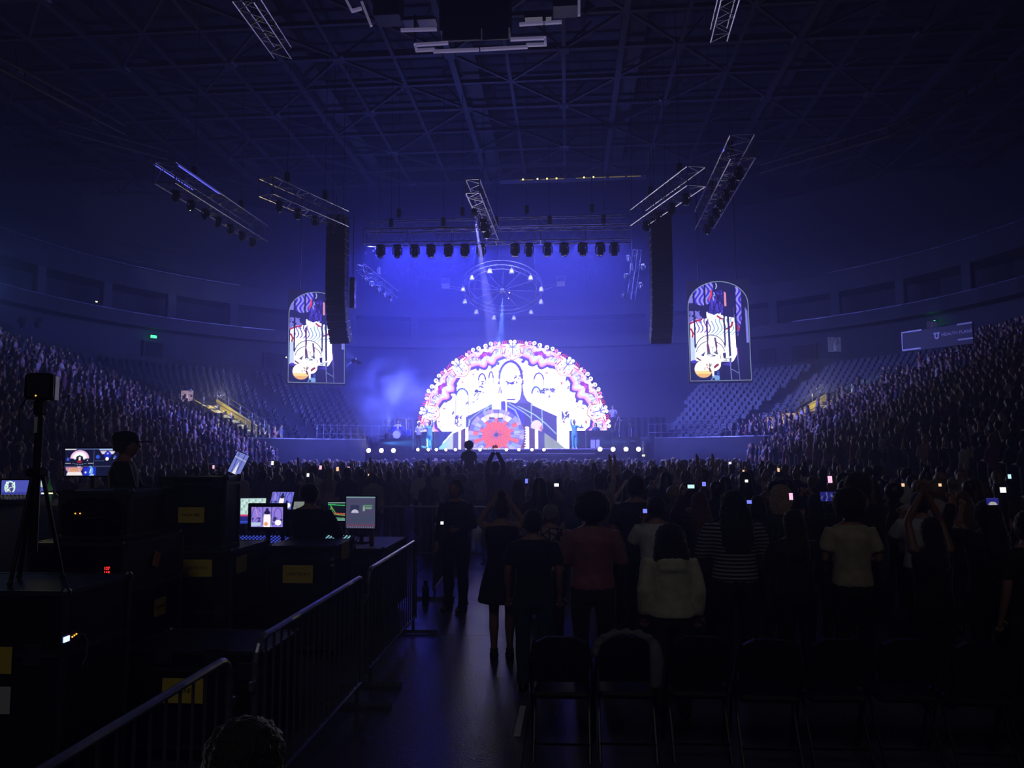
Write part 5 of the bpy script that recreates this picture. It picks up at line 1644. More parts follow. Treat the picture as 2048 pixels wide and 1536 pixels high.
NEAR = (
    # px, depth, height, turn, label, options
    (912, 10.6, 1.79, 2.75, 'person in black jacket and trousers standing in the aisle beside the barricade', dict(hair='short', hcol=(70, 66, 66), shirt=(24, 24, 30), sleeve='long', arms=('hold', 'down'), pants=(22, 22, 28), broad=1.12)),
    (1003, 8.2, 1.70, 0.1, 'woman in a short black dress with bare legs standing in the aisle', dict(hair='bun', hcol=(60, 46, 40), shirt=(22, 22, 28), sleeve='none', arms=('high', 'high'), lower='dress', skin=(150, 108, 92))),
    (1066, 7.15, 1.64, 0.0, 'person with cropped round hair in a black t-shirt and jeans by the aisle', dict(hair='short', hcol=(26, 22, 24), shirt=(30, 30, 40), pants=(40, 56, 74), broad=1.08, arms=D2)),
    (1183, 7.2, 1.76, 0.05, 'person with a big curly afro in a dusty pink sweatshirt', dict(hair='afro', hcol=(24, 20, 20), shirt=(150, 92, 100), sleeve='long', arms=('fold', 'fold'), pants=(24, 24, 30), broad=1.12)),
    (1100, 8.75, 1.58, -0.1, 'grey-haired person in a patterned shirt behind the black t-shirt', dict(hair='short', hcol=(120, 116, 120), stripes='patch', shirt=(90, 80, 80), arms=('fold', 'fold'))),
    (1312, 8.3, 1.69, 0.15, 'short-haired person in a loose white shirt holding up a phone', dict(hair='short', hcol=(24, 22, 24), shirt=(196, 194, 190), sleeve='short', arms=('phone', 'down'), broad=1.12)),
    (1338, 6.55, 1.56, 0.0, 'person with thick dark shoulder-length curls in a cream hooded sweatshirt', dict(hair='curls', hcol=(20, 18, 20), shirt=(196, 188, 164), sleeve='long', arms=D2, hood=True, pants=(40, 40, 40), broad=1.05)),
    (1466, 7.6, 1.79, 0.05, 'person with very long dark hair in a striped knitted top', dict(hair='wavy', hcol=(22, 18, 20), stripes='stripe', sleeve='long', arms=('fold', 'fold'), pants=(20, 20, 24), broad=1.22)),
    (1585, 7.4, 1.62, 0.1, 'long-haired person all in black between the striped top and the pale t-shirt', dict(hair='long', hcol=(18, 16, 18), shirt=(20, 22, 32), sleeve='long', arms=('fold', 'fold'), pants=(18, 18, 22), broad=1.1)),
    (1698, 7.4, 1.78, -0.05, 'person with dark bushy hair in a pale cream short-sleeved t-shirt', dict(hair='afro', hcol=(20, 17, 18), shirt=(168, 156, 128), arms=('hold', 'hold'), pants=(20, 20, 24))),
    (1858, 6.9, 1.60, 0.1, 'dark-haired person in a black top with both bare arms raised', dict(hair='long', hcol=(16, 14, 16), shirt=(20, 18, 22), sleeve='none', arms=('reach', 'reach'), pants=(18, 18, 22), skin=(128, 86, 66))),
    (1842, 8.7, 1.72, 0.0, 'person in a wide white shirt half hidden by the raised arms', dict(hair='short', hcol=(24, 20, 20), shirt=(170, 170, 176), sleeve='short', arms=('phone', 'wide'), broad=1.2)),
    (1972, 7.2, 1.72, 0.15, 'person in dark clothes at the picture edge holding a phone sideways', dict(hair='long', hcol=(18, 16, 16), shirt=(22, 22, 26), sleeve='long', arms=('high', 'phone'), pants=(18, 18, 22), broad=1.15)),
    (2052, 6.3, 1.70, 0.2, 'person in black cut off by the picture edge', dict(hair='short', hcol=(18, 16, 16), shirt=(20, 20, 24), arms=D2)),
    (1272, 9.3, 1.88, 0.1, 'tall broad person in a dark shirt standing above the white shirt', dict(hair='short', hcol=(26, 22, 22), shirt=(30, 32, 44), arms=D2, broad=1.16)),
    (1398, 9.0, 1.70, 0.2, 'person with long reddish brown waves next to the white shirt', dict(hair='wavy', hcol=(92, 58, 42), shirt=(44, 38, 40), sleeve='long', arms=('high', 'phone'))),
    (1037, 11.6, 1.76, 0.0, 'person with smooth long brown hair in a pale strappy top', dict(hair='long', hcol=(84, 66, 58), shirt=(140, 124, 132), sleeve='none', arms=D2)),
    (1070, 12.6, 1.74, 0.0, 'person with cropped dark hair and a pale neck beside the long brown hair', dict(hair='short', hcol=(28, 24, 26), shirt=(96, 84, 100), arms=D2)),
    (1098, 12.0, 1.70, 0.1, 'person in a grey shirt filming with a phone above the afro', dict(hair='bob', hcol=(38, 32, 34), shirt=(70, 64, 80), arms=('high', 'high'))),
    (1562, 10.2, 1.72, -0.1, 'person with light blonde curls turned to the stage', dict(hair='curls', hcol=(176, 140, 108), shirt=(60, 52, 56), sleeve='long', arms=D2)),
    (1630, 9.4, 1.66, 0.0, 'person in a dark top holding a phone with a blue picture', dict(hair='long', hcol=(26, 20, 20), shirt=(34, 30, 40), sleeve='long', arms=('high', 'high'))),
    (1716, 9.6, 1.86, 0.1, 'tall person with a dark reddish mop of hair behind the cream t-shirt', dict(hair='afro', hcol=(60, 34, 30), shirt=(30, 26, 32), sleeve='long', arms=D2)),
    (1515, 9.4, 1.64, 0.0, 'person with a dark bob filming low with a phone', dict(hair='bob', hcol=(26, 22, 24), shirt=(40, 36, 46), sleeve='long', arms=('phone', 'phone'))),
    (1925, 9.6, 1.68, -0.2, 'person with auburn hair leaning behind the raised arms', dict(hair='wavy', hcol=(88, 62, 44), shirt=(36, 30, 34), sleeve='long', arms=('phone', 'down'))),
    (1215, 10.0, 1.66, 0.0, 'person with a pale blonde bob standing behind the afro', dict(hair='bob', hcol=(132, 112, 104), shirt=(72, 64, 74), arms=D2)),
)
STR, PAT = stripe_mat(), patch_mat()
for px, y, H, rz, lb, op in NEAR:
    op = dict(op)
    if op.get('stripes') == 'stripe': op['stripes'] = STR
    if op.get('stripes') == 'patch': op['stripes'] = PAT
    person((gx(px, y), y, 0), H, rz, lb, **op)
# two who stick up out of the crowd in front of the stage
p = at(938, 884, 24.0)
person((p.x, 23.96, 0.0), 1.74, 0.0, 'person in the crowd carrying another on the shoulders', hair='short', shirt=(30, 30, 38), arms=('fold', 'fold'), voxel=0.03)
person((p.x, 24.0, p.z - 1.32), 1.72, 0.0, 'person lifted onto shoulders, round head dark against the patchwork wheel', hair='afro', hcol=(20, 18, 22), shirt=(28, 28, 40), sleeve='short', arms=('down', 'down'), voxel=0.03, seat=True)
p = at(990, 912, 18.0)
person((p.x, 18.0, 0.0), 1.95, 0.0, 'person stretching both hands up dark against the patchwork wheel', hair='short', shirt=(26, 26, 38), sleeve='long', arms=('reach', 'reach'), voxel=0.03)
# seated person at the very bottom
person((gx(505, 2.55), 2.55, 0.0), 1.70, 0.25, 'seated person at the bottom edge of whom only dark curls show', hair='curls', hcol=(16, 14, 15), shirt=(22, 20, 24), sleeve='long', arms=('hold', 'hold'), seat=True, voxel=0.02, pants=(20, 20, 26))
cs_ = empty('stool', (gx(505, 2.55), 2.55, 0), label='low black stool under the seated person at the bottom edge', cat='stool')
MB().cbox((0, 0, 0.385), (0.40, 0.40, 0.05), 0.02).build('seat', M_BLACK, cs_)
for sx in (-1, 1):
    for sy in (-1, 1):
        MB().bar((sx * 0.15, sy * 0.15, 0.37), (sx * 0.18, sy * 0.18, 0.0), 0.014).build('leg', M_BLACK, cs_)

# ------------------------------------------------------------------ padded folding chairs of the last row
M_PAD = mat('black_vinyl_pad', (26, 26, 31), 0.4, 0, 0.2, 20)
M_CHF = mat('dark_chair_steel', (48, 48, 56), 0.4, 0.7, 0.15)
def folding_chair():
    t = empty('folding_chair', label='x', cat='chair', group='padded folding chairs of the last row')
    prof = [(-0.20, 0.56), (0.20, 0.56), (0.215, 0.74), (0.18, 0.83), (0.10, 0.87), (-0.10, 0.87), (-0.18, 0.83), (-0.215, 0.74)]
    MB().prism(prof, -0.215, -0.165).build('backrest', M_PAD, t)
    MB().cbox((0, 0.02, 0.45), (0.42, 0.40, 0.05), 0.02).build('seat', M_PAD, t)
    for s in (-1, 1):
        MB().tube([(s * 0.225, 0.20, 0.0), (s * 0.225, 0.02, 0.43), (s * 0.222, -0.18, 0.66), (s * 0.19, -0.20, 0.84)], 0.012, 6).build('leg', M_CHF, t)
        MB().tube([(s * 0.20, -0.22, 0.0), (s * 0.20, 0.04, 0.43)], 0.012, 6).build('leg', M_CHF, t)
    MB().bar((-0.20, -0.16, 0.11), (0.20, -0.16, 0.11), 0.009).build('stretcher', M_CHF, t)
    return t
ch0 = folding_chair()
CH = ('black padded folding chair at the aisle end of the last row', 'black padded folding chair with a pale jacket hung over it', 'black padded folding chair behind the cream hooded sweatshirt', 'black padded folding chair behind the striped top', 'black padded folding chair behind the person all in black', 'black padded folding chair behind the cream t-shirt', 'black padded folding chair behind the raised arms', 'black padded folding chair at the picture edge')
for i, px in enumerate((1120, 1245, 1385, 1515, 1650, 1785, 1920, 2050)):
    c = ch0 if i == 0 else copy_tree(ch0)
    c['label'] = CH[i]
    place(c, (gx(px, 5.75), 5.75 + 0.03 * (i % 3), 0), (0, 0, 0.02 * (i % 3 - 1)))
    if i == 1:
        mb = MB()
        for k in range(9):
            t = PI * k / 8
            mb.tube([(-0.23 * math.cos(t), -0.235, 0.74 + 0.16 * math.sin(t)), (-0.225 * math.cos(t), -0.19, 0.765 + 0.14 * math.sin(t)), (-0.23 * math.cos(t), -0.15, 0.735 + 0.15 * math.sin(t))], 0.035, 6)
        mb.loft([((0.2, -0.22, 0.52), 0.05, 0.02), ((0.21, -0.23, 0.7), 0.06, 0.03), ((0.2, -0.22, 0.8), 0.05, 0.03)], 8)
        j = blob('jacket', mb, mat('pale_jacket_cloth', (112, 108, 116), 0.9, 0, 0.2), 0.02)
        place(j, (gx(px, 5.75), 5.78, 0)); tag(j, 'pale jacket draped over the back of a folding chair', 'jacket')
settle()
# strips of white tape and a bottle on the floor
a, b = at_z(1034, 1472, 0.004), at_z(1046, 1412, 0.004)
d = (b - a)
tag(MB().box((a + b) / 2, (0.05, d.length, 0.004), Matrix.Rotation(math.atan2(-d.x, d.y), 3, 'Z')).build('floor_tape', mat('white_cloth_tape', (205, 200, 215), 0.8, 0, 0.1)), 'strip of white tape stuck to the floor at the aisle edge', 'tape')
tag(MB().lathe((gx(855, 11.0) - 0.02, 11.0, 0), [(0.0, 0), (0.05, 0.0), (0.052, 0.02), (0.052, 0.2), (0.045, 0.24), (0.025, 0.27), (0.025, 0.30), (0.03, 0.30), (0.03, 0.335), (0.0, 0.335)], 14).build('drink_flask', M_BLACK, None, True), 'dark drink flask standing on the floor by the barricade foot', 'bottle')

# ------------------------------------------------------------------ phones held up in the crowd
PH_COL = {'blue': (120, 130, 255), 'white': (255, 250, 255), 'pink': (255, 190, 230), 'warm': (255, 200, 160), 'cyan': (190, 240, 255)}
def phone(px, py, y, w, h, col, label, group=None, st=1.25, tilt=0.0):
    p = at(px, py, y)
    t = empty('phone', p, 0.05, label=label, cat='phone', group=group)
    t.rotation_euler = (-0.1, tilt, 0.05)
    W_, H_ = w * y / F_PX, h * y / F_PX
    W_, H_ = max(W_, 0.04), max(H_, 0.04)
    MB().cbox((0, 0.006, 0), (W_ + 0.008, 0.01, H_ + 0.008), 0.003).build('phone_body', M_BLACK, t)
    if w >= 14:
        c = Canvas(0, 0, 40, 24, 1, (70, 70, 220))
        rr = random.Random(int(px))
        if col == 'cyan':
            c.ell(20, 22, 14, 9, (250, 250, 255, 1.6)); c.rect(0, 0, 40, 3, (90, 90, 240))
        else:
            for k in range(7): c.line([(2 + k * 6, rr.uniform(0, 24)), (5 + k * 6, rr.uniform(0, 24)), (3 + k * 6, rr.uniform(0, 24))], 2, ((200, 205, 255), (30, 30, 120))[k % 2])
        c.panel('phone_screen', lambda x, y_: ((x / 40 - 0.5) * W_, -0.0005, (0.5 - y_ / 24) * H_), 40, 24, parent=t, sample=False)
    else:
        MB().box((0, -0.0005, 0), (W_, 0.003, H_)).build('phone_screen', glow('phone_%s_%d' % (col, int(st * 10)), PH_COL[col], st, False), t)
PG = 'phones glowing in the crowd'
for a in ((1657, 993, 8.75, 31, 18, 'blue', 'phone held sideways showing a blue picture, in front of the dark top', None), (1985, 1003, 6.8, 23, 13, 'cyan', 'phone held sideways showing a tiny bright stage, near the picture edge', None), (1582, 993, 8.9, 7, 13, 'pink', 'upright bright phone beside the light blonde curls', None),
          (1660, 959, 9.0, 8, 13, 'pink', 'upright pinkish phone held high above the sideways blue one', None), (2006, 980, 8.6, 11, 10, 'white', 'small bright phone near the picture edge above the sideways one', None), (2019, 953, 11.5, 6, 8, 'cyan', 'small cyan phone glow high at the picture edge', None),
          (1053, 962, 10.9, 5, 9, 'blue', 'small phone with a blue and white screen between two heads by the aisle', None), (1113, 970, 11.4, 9, 6, 'white', 'dark phone with a small bright arch on screen above the afro', None), (1382, 973, 8.55, 13, 5, 'cyan', 'phone held sideways with a small bright arch near the reddish waves', None), (1408, 968, 8.6, 4, 8, 'blue', 'slim blue phone glow beside the reddish waves', None),
          (1497, 1004, 8.9, 12, 6, 'blue', 'dim phone with a small arch on screen held by the dark bob', None), (1493, 962, 12.5, 6, 5, 'white', 'phone with a faint white arch held over a forearm', None), (1290, 1022, 8.0, 8, 8, 'blue', 'phone held at the ear height of the white shirt', None), (884, 1046, 10.25, 6, 4, 'white', 'small white light in the hand of the person in the black jacket', None),
          (616, 950, 17.0, 5, 7, 'white', 'phone', PG), (641, 935, 19.5, 5, 8, 'pink', 'phone', PG), (675, 938, 20.5, 5, 8, 'warm', 'phone', PG), (697, 938, 20.5, 5, 9, 'pink', 'phone', PG), (735, 950, 19.0, 7, 4, 'warm', 'phone', PG), (545, 926, 22.0, 5, 8, 'white', 'phone', PG), (427, 934, 20.0, 4, 7, 'pink', 'phone', PG),
          (1287, 911, 36.0, 6, 4, 'white', 'phone', PG), (1557, 940, 14.5, 4, 7, 'warm', 'phone', PG), (1487, 943, 17.0, 3, 6, 'warm', 'phone', PG), (1460, 926, 22.0, 5, 4, 'white', 'phone', PG), (1880, 970, 10.9, 4, 3, 'warm', 'phone', PG), (1806, 970, 10.9, 4, 6, 'warm', 'phone', PG), (1852, 969, 12.6, 5, 2, 'white', 'phone', PG)):
    lb = a[6] if a[6] != 'phone' else 'tiny lit phone screen held up somewhere in the floor crowd'
    phone(a[0], a[1], a[2], a[3], a[4], a[5], lb, a[7])
for px, py, y in ((1976, 787, 27.5), (1810, 817, 35.0), (1682, 827, 44.0), (30, 932, 27.5), (1714, 884, 33.0)):
    phone(px, py, y, 5, 7, 'white', 'tiny lit phone screen held up on the seating terraces', 'phones on the terraces', 1.8)

# ------------------------------------------------------------------ crowd barricades
M_GALV = mat('galvanised_tube', (176, 176, 192), 0.3, 0.85, 0.2, 12)
def barricade():
    """2.3 m steel barricade panel along +y: bent top rail, bottom rail, upright bars, flat feet"""
    t = empty('barricade', label='x', cat='barricade', group='steel crowd barricades')
    L, H, r = 2.3, 1.1, 0.12
    fr = [(0, 0, 0.16)] + [(0, r - r * math.cos(a), H - r + r * math.sin(a)) for a in (0, 0.4, 0.8, 1.2, PI / 2)] + [(0, L - r + r * math.sin(a), H - r + r * math.cos(a)) for a in (0, 0.4, 0.8, 1.2, PI / 2)] + [(0, L, 0.16)]
    MB().tube(fr, 0.021, 8).build('top_frame', M_GALV, t)
    MB().bar((0, 0, 0.18), (0, L, 0.18), 0.018, 8).build('bottom_rail', M_GALV, t)
    bar = MB().bar((0, 0, 0.18), (0, 0, H - 0.01), 0.0085, 6).mesh('upright_bar', M_GALV)
    for k in range(17):
        o = link('upright_bar', bar, t)
        o.location = (0, 0.15 + k * 0.125, 0)
    for y in (0.12, L - 0.12):
        MB().bar((0, y, 0.18), (0, y, 0.03), 0.018, 8).bar((-0.3, y, 0.025), (0.3, y, 0.025), 0.022, 6).build('foot', M_GALV, t)
    for s, y in ((1, -0.03), (-1, L + 0.03)):
        for z in (0.4, 0.85):
            MB().box((0, y, z), (0.03, 0.05, 0.05)).build('hook', M_GALV, t)
    return t
bp = barricade()
BAR = ((1.66, 1.76, 0.0, 'nearest steel barricade panel beside the flight cases'), (1.66, 4.40, 0.0, 'second steel barricade panel from the camera, along the aisle'), (1.62, 7.05, 0.01, 'third steel barricade panel from the camera, ending before the dark flask'),
       (1.50, 11.2, 0.05, 'steel barricade panel along the aisle next to the person in the black jacket'), (-0.38, 15.1, -PI / 2, 'steel barricade panel across the far end of the pen'), (-2.75, 15.15, -PI / 2, 'steel barricade panel across the pen behind the monitors'), (-5.1, 15.15, -PI / 2, 'farthest steel barricade panel across the pen'))
for i, (x, y, rz, lb) in enumerate(BAR):
    c = bp if i == 0 else copy_tree(bp)
    c['label'] = lb
    place(c, (x, y, 0), (0, 0, rz))

# ------------------------------------------------------------------ flight cases
M_LAM = mat('black_laminate', (26, 27, 34), 0.5, 0, 0.2, 6)
M_EDGE = mat('aluminium_edge', (84, 86, 98), 0.45, 0.7, 0.2, 10)
M_LABEL = mat('yellow_label', (214, 184, 62), 0.6, 0, 0.08)
M_WLAB = mat('white_label', (200, 200, 196), 0.6, 0, 0.08)
M_INK = mat('black_ink', (16, 16, 16), 0.7, 0, 0)
def flight_case(x0, x1, y0, y1, z0, z1, label, casters=True, lid=0.28, handle=True):
    c = Vector(((x0 + x1) / 2, (y0 + y1) / 2, z0))
    w, d, h = x1 - x0, y1 - y0, z1 - z0
    t = empty('flight_case', c, label=label, cat='flight case')
    cz = 0.12 if casters else 0.0
    zs = cz + (h - cz) * (1 - lid)
    MB().cbox((0, 0, (cz + zs) / 2), (w - 0.02, d - 0.02, zs - cz), 0.01).build('body', M_LAM, t)
    MB().cbox((0, 0, (zs + h) / 2), (w - 0.02, d - 0.02, h - zs - 0.006), 0.01).build('lid', M_LAM, t)
    e = 0.028
    for sx in (-1, 1):
        for sy in (-1, 1):
            MB().box((sx * (w / 2 - e / 2), sy * (d / 2 - e / 2), (cz + h) / 2), (e, e, h - cz)).build('corner_edge', M_EDGE, t)
            for z in (cz, h):
                MB().ball((sx * (w / 2 - 0.02), sy * (d / 2 - 0.02), z - (0.012 if z == h else -0.012)), 0.032, n=8, k=5).build('ball_corner', M_EDGE, t)
            if casters:
                MB().lathe((sx * (w / 2 - 0.12), sy * (d / 2 - 0.12), 0.055), [(0.0, -0.02), (0.05, -0.02), (0.055, 0.0), (0.05, 0.02), (0.0, 0.02)], 12, Matrix.Rotation(PI / 2, 3, 'Y')).box((sx * (w / 2 - 0.12), sy * (d / 2 - 0.12), 0.095), (0.07, 0.07, 0.05)).build('caster', M_BLACK, t)
    for s in (-1, 1):
        for z in (cz + e / 2, h - e / 2, zs):
            MB().box((0, s * (d / 2 - e / 2), z), (w - 2 * e, e, e)).build('edge_strip', M_EDGE, t)
            MB().box((s * (w / 2 - e / 2), 0, z), (e, d - 2 * e, e)).build('edge_strip', M_EDGE, t)
    for s in (-0.36, 0.36):
        MB().cbox((s * w, -d / 2 - 0.004, zs), (0.11, 0.012, 0.12), 0.004).build('latch', M_EDGE, t)
    if handle: MB().cbox((0, -d / 2 - 0.003, cz + (zs - cz) * 0.55), (0.20, 0.012, 0.13), 0.004).tube([(-0.07, -d / 2 - 0.02, cz + (zs - cz) * 0.55), (-0.06, -d / 2 - 0.03, cz + (zs - cz) * 0.5), (0.06, -d / 2 - 0.03, cz + (zs - cz) * 0.5), (0.07, -d / 2 - 0.02, cz + (zs - cz) * 0.55)], 0.007, 6).build('handle', M_EDGE, t)
    return t, c
def case_label(t, c, p, w, h, text, face='front', m=None, size=None, tilt=0.0):
    """a stuck-on paper label with its lettering; p is a point of the place"""
    q = Vector(p) - c
    rz = 0.0 if face == 'front' else PI / 2
    n = Vector((0, -1, 0)) if face == 'front' else Vector((1, 0, 0))
    o = MB().box((0, 0, 0), (w, 0.003, h)).build('label', m or M_LABEL, t)
    o.location, o.rotation_euler = q + n * 0.006, (0, tilt, rz)
    if text:
        letters('lettering', text, size or h * 0.30, (0, -0.0025, 0), (PI / 2, 0, 0), M_INK, o, 0.0006)
# A: big case at the front left with the tripod on it
A, ca = flight_case(-0.75, 0.62, 4.2, 4.85, 0, 1.41, 'big flight case nearest the camera carrying the tripod')
case_label(A, ca, at(2, 1320, 4.2), 0.14, 0.15, '', m=M_LABEL); case_label(A, ca, at(2, 1400, 4.2), 0.12, 0.15, '', m=M_WLAB)
disp = empty('rack_display', at_x(124, 1278, 0.62) + Vector((0.015, 0, 0)), label='small blue-white lit display on the side of the nearest flight case', cat='display')
MB().cbox((0, 0.03, 0), (0.02, 0.14, 0.06), 0.004).build('display_housing', M_BLACK, disp)
MB().box((0.012, 0.0, 0), (0.004, 0.05, 0.03)).build('display_face', glow('blue_lcd', (150, 170, 255), 3.0, False), disp)
for k in range(3):
    MB().ball((0.012, 0.05 + 0.018 * k, 0.004 * k), 0.005, n=6, k=4).build('indicator', glow('amber_led', (255, 170, 60), 2.0, False), disp)
MB().tube([(0.01, 0.10, 0.0), (0.03, 0.13, 0.0), (0.035, 0.16, -0.05), (0.03, 0.16, -0.14), (0.02, 0.14, -0.18)], 0.004, 6).build('cable', M_GALV, disp)
# E: low case between A and the barricade
E_, ce = flight_case(0.30, 1.36, 5.3, 5.95, 0, 0.80, 'low flight case behind the nearest barricade panel with a yellow label', lid=0.2, handle=False)
case_label(E_, ce, at(366, 1381, 5.29), 0.30, 0.17, 'K SNI', size=0.05)
for px in (325, 430):
    q = at(px, 1312, 5.28) - ce
    MB().box(q, (0.15, 0.012, 0.10)).build('vent_panel', M_EDGE, E_)
# D: tower of cases
D_, cd = flight_case(-0.75, 0.05, 5.7, 6.6, 0, 1.50, 'tall dark flight case tower behind the tripod with an orange tag')
case_label(D_, cd, at_x(319, 1213, 0.05), 0.17, 0.14, 'LIGHTING', 'side', size=0.032, tilt=0.0)
case_label(D_, cd, at_x(312, 1118, 0.05), 0.09, 0.12, '', 'side', m=mat('orange_tag', (214, 128, 44), 0.6, 0, 0.1), tilt=0.35)
red = empty('level_meter', at(215, 1145, 5.69) + Vector((0, -0.01, 0)), label='red glowing number display on the dark case tower', cat='display')
MB().cbox((0, 0.008, 0), (0.07, 0.014, 0.12), 0.003).build('display_housing', M_BLACK, red)
RLED = glow('red_digit', (255, 40, 40), 4.0, False)
for r in range(3):
    letters('digits', ('127', '118', '12')[r], 0.032, (0.0, -0.001, 0.032 - 0.032 * r), (PI / 2, 0, 0), RLED, red, 0.0005)
# C: rack on top of it
C_, cc = flight_case(-0.73, -0.10, 6.0, 6.58, 1.50, 1.89, 'rack case on the tower showing two small amber lights', casters=False, lid=0.12)
for px in (150.5, 160):
    MB().ball(at(px, 1027, 5.985) - cc, 0.006, n=6, k=4).build('indicator', glow('amber_led', (255, 170, 60), 2.0, False), C_)
for k in range(4):
    MB().box((0, -0.296, 0.06 + 0.075 * k), (0.46, 0.012, 0.065)).build('rack_unit', M_BLACK, C_)
# G and F: stacked pair, H beside
G_, cg = flight_case(-0.48, 0.33, 7.0, 7.85, 0, 1.28, 'square flight case under the tall one with two yellow labels', lid=0.5, handle=False)
case_label(G_, cg, at(394, 1136, 7.0), 0.30, 0.16, 'JAH TECH 2', size=0.04); case_label(G_, cg, at_x(482, 1128, 0.33), 0.22, 0.16, 'LABEL' if False else '', 'side')
F_, cf = flight_case(-0.48, 0.20, 7.1, 7.42, 1.28, 1.97, 'tall upright flight case standing on another with a yellow label', casters=False, lid=0.1, handle=False)
case_label(F_, cf, at(383, 1030, 7.1), 0.26, 0.15, 'HOZA MER', size=0.036)
H_, chh = flight_case(0.25, 1.0, 8.0, 8.7, 0, 1.20, 'flight case with a large yellow label in front of the desk screens', lid=0.12, handle=False)
case_label(H_, chh, at(596, 1148, 8.0), 0.33, 0.19, "1 IDN TECH-2", size=0.044); case_label(H_, chh, at_x(690, 1100, 1.0), 0.28, 0.18, '', 'side')
for k in range(2):
    MB().cbox(at(665, 1118 + 13 * k, 7.99) - chh, (0.05, 0.02, 0.03), 0.004).build('bright_latch', mat('bright_latch', (220, 225, 240), 0.25, 0.8, 0.05), H_)
I_, ci = flight_case(0.15, 1.14, 9.6, 10.95, 0, 0.97, 'low wide flight case used as a table under the grey monitor', lid=0.2)
J_, cj = flight_case(-1.85, 0.10, 9.65, 10.8, 0, 0.95, 'long flight case used as the lighting desk under the consoles', lid=0.2)
# riser and desk of the capped operator
ris = empty('riser_platform', (-2.27, 8.3, 0), label='low black platform under the operator with the cap', cat='platform')
MB().box((0, 0, 0.57), (3.4, 2.6, 0.06)).build('deck', M_BLACK, ris)
for sx in (-1, 1):
    for sy in (-1, 1):
        MB().bar((sx * 1.6, sy * 1.2, 0), (sx * 1.6, sy * 1.2, 0.55), 0.025).build('leg', M_CHF, ris)
dk = empty('desk', (-2.2, 8.75, 0.60), label='long dark desk on the platform with screens and bottles on it', cat='desk')
MB().cbox((0, 0.1, 1.0), (2.4, 0.7, 0.04), 0.01).build('desk_top', M_BLACK, dk)
for sx in (-1, 1):
    MB().box((sx * 1.1, 0.1, 0.49), (0.05, 0.6, 0.98)).build('side_panel', M_BLACK, dk)
DT = 0.60 + 1.02

# ------------------------------------------------------------------ screens at the desks
def monitor(c, w, h, yaw, tilt, label, canvas, nx, ny, stand='foot', zfoot=None, bez=0.018, name='monitor'):
    t = empty(name, c, yaw, label=label, cat='monitor')
    sub_R = Matrix.Rotation(tilt, 3, 'X')
    MB().cbox((0, 0.018, 0), (w + 2 * bez, 0.03, h + 2 * bez), 0.008, None).build('casing', M_BLACK, t)
    k = canvas
    k.panel('screen_face', lambda x, y: ((x - k.x0) / (k.x1 - k.x0) * w - w / 2, 0.0015, h / 2 - (y - k.y0) / (k.y1 - k.y0) * h), nx, ny, parent=t, sample=False)
    for ch in t.children:
        ch.rotation_euler = (tilt, 0, 0)
    if stand == 'foot' and zfoot is not None:
        L = c.z - zfoot
        MB().box((0, 0.05, -L / 2), (0.05, 0.02, L)).build('stand_neck', M_BLACK, t)
        MB().cbox((0, 0.05, -L + 0.008), (0.22, 0.16, 0.016), 0.004).build('stand_foot', M_BLACK, t)
    return t
# multi-view
K = Canvas(0, 0, 116, 56, 2, (22, 24, 58))
K.rect(0, 0, 116, 1.2, (130, 150, 235)); K.rect(0, 0, 24, 2.2, (235, 240, 255)); K.rect(74, 0, 116, 3.2, (170, 200, 255))
K.put(K.inell(32, 20, 20, 17) & (K.Y < 20), (236, 190, 240, 1.2)); K.put(K.inell(32, 20, 15, 13) & (K.Y < 20), (255, 250, 255, 1.5)); K.rect(20, 19, 44, 22, (250, 240, 255)); K.poly([(23, 30), (25, 16), (32, 13), (39, 16), (41, 30)], (24, 20, 60)); K.rect(30, 17, 34, 24, (255, 240, 230)); K.rect(27, 25, 37, 29, (150, 40, 50))
for x in list(range(3, 14, 3)) + list(range(52, 62, 3)): K.ell(x, 30, 0.9, 0.7, (220, 230, 255))
for i in range(9): K.ell(18 + 3.5 * i, 30 + 2.5 * math.sin(PI * i / 8), 0.7, 0.6, (190, 210, 255))
K.ell(7, 22, 3, 3.5, (60, 90, 230)); K.ell(49, 24, 1.2, 1.2, (230, 240, 255))
K.rect(62, 4, 63, 40, (80, 84, 130)); K.rect(0, 36, 116, 37, (90, 94, 140)); K.rect(28, 37, 35, 39, (250, 250, 255))
K.poly([(76, 5), (108, 5), (104, 11), (80, 11)], (236, 222, 250)); K.ell(92, 13, 7.5, 8, (36, 44, 200)); K.ell(92, 10, 2, 2, (170, 200, 255)); K.ell(91, 21, 3.5, 3.5, (250, 252, 255, 1.3)); K.ell(71, 17, 4, 4, (50, 90, 235)); K.ell(108, 17, 3, 3, (60, 90, 220)); K.ell(106, 20, 1.2, 1.2, (240, 245, 255))
for i in range(7): K.ell(66 + 3 * i, 25, 0.8, 0.6, (120, 150, 230))
K.put(K.inell(21, 40, 18, 11) & (K.Y > 38), (214, 150, 176)); K.put(K.inell(21, 44, 11, 5), (226, 160, 130)); K.poly([(5, 55), (8, 48), (34, 48), (40, 55)], (246, 226, 232, 1.2)); K.line([(6, 52), (12, 42)], 1.2, (240, 220, 240)); K.line([(38, 52), (31, 42)], 1.2, (240, 220, 240))
K.rect(41, 38, 68, 55.5, (34, 50, 210)); K.ell(56, 46, 6, 10, (110, 190, 250)); K.ell(53, 46, 4, 9, (40, 60, 220)); K.line([(57, 42), (55, 50)], 2, (235, 245, 255)); K.ell(46, 49, 2, 2, (245, 248, 255)); K.rect(58, 53, 64, 55, (240, 245, 255))
p = at(183, 924.5, 9.45); monitor(p, 116 * 9.45 / F_PX, 56 * 9.45 / F_PX, 0.02, 0.0, 'wide monitor split into four stage pictures beside the capped operator', K, 116, 56, 'foot', 1.62)
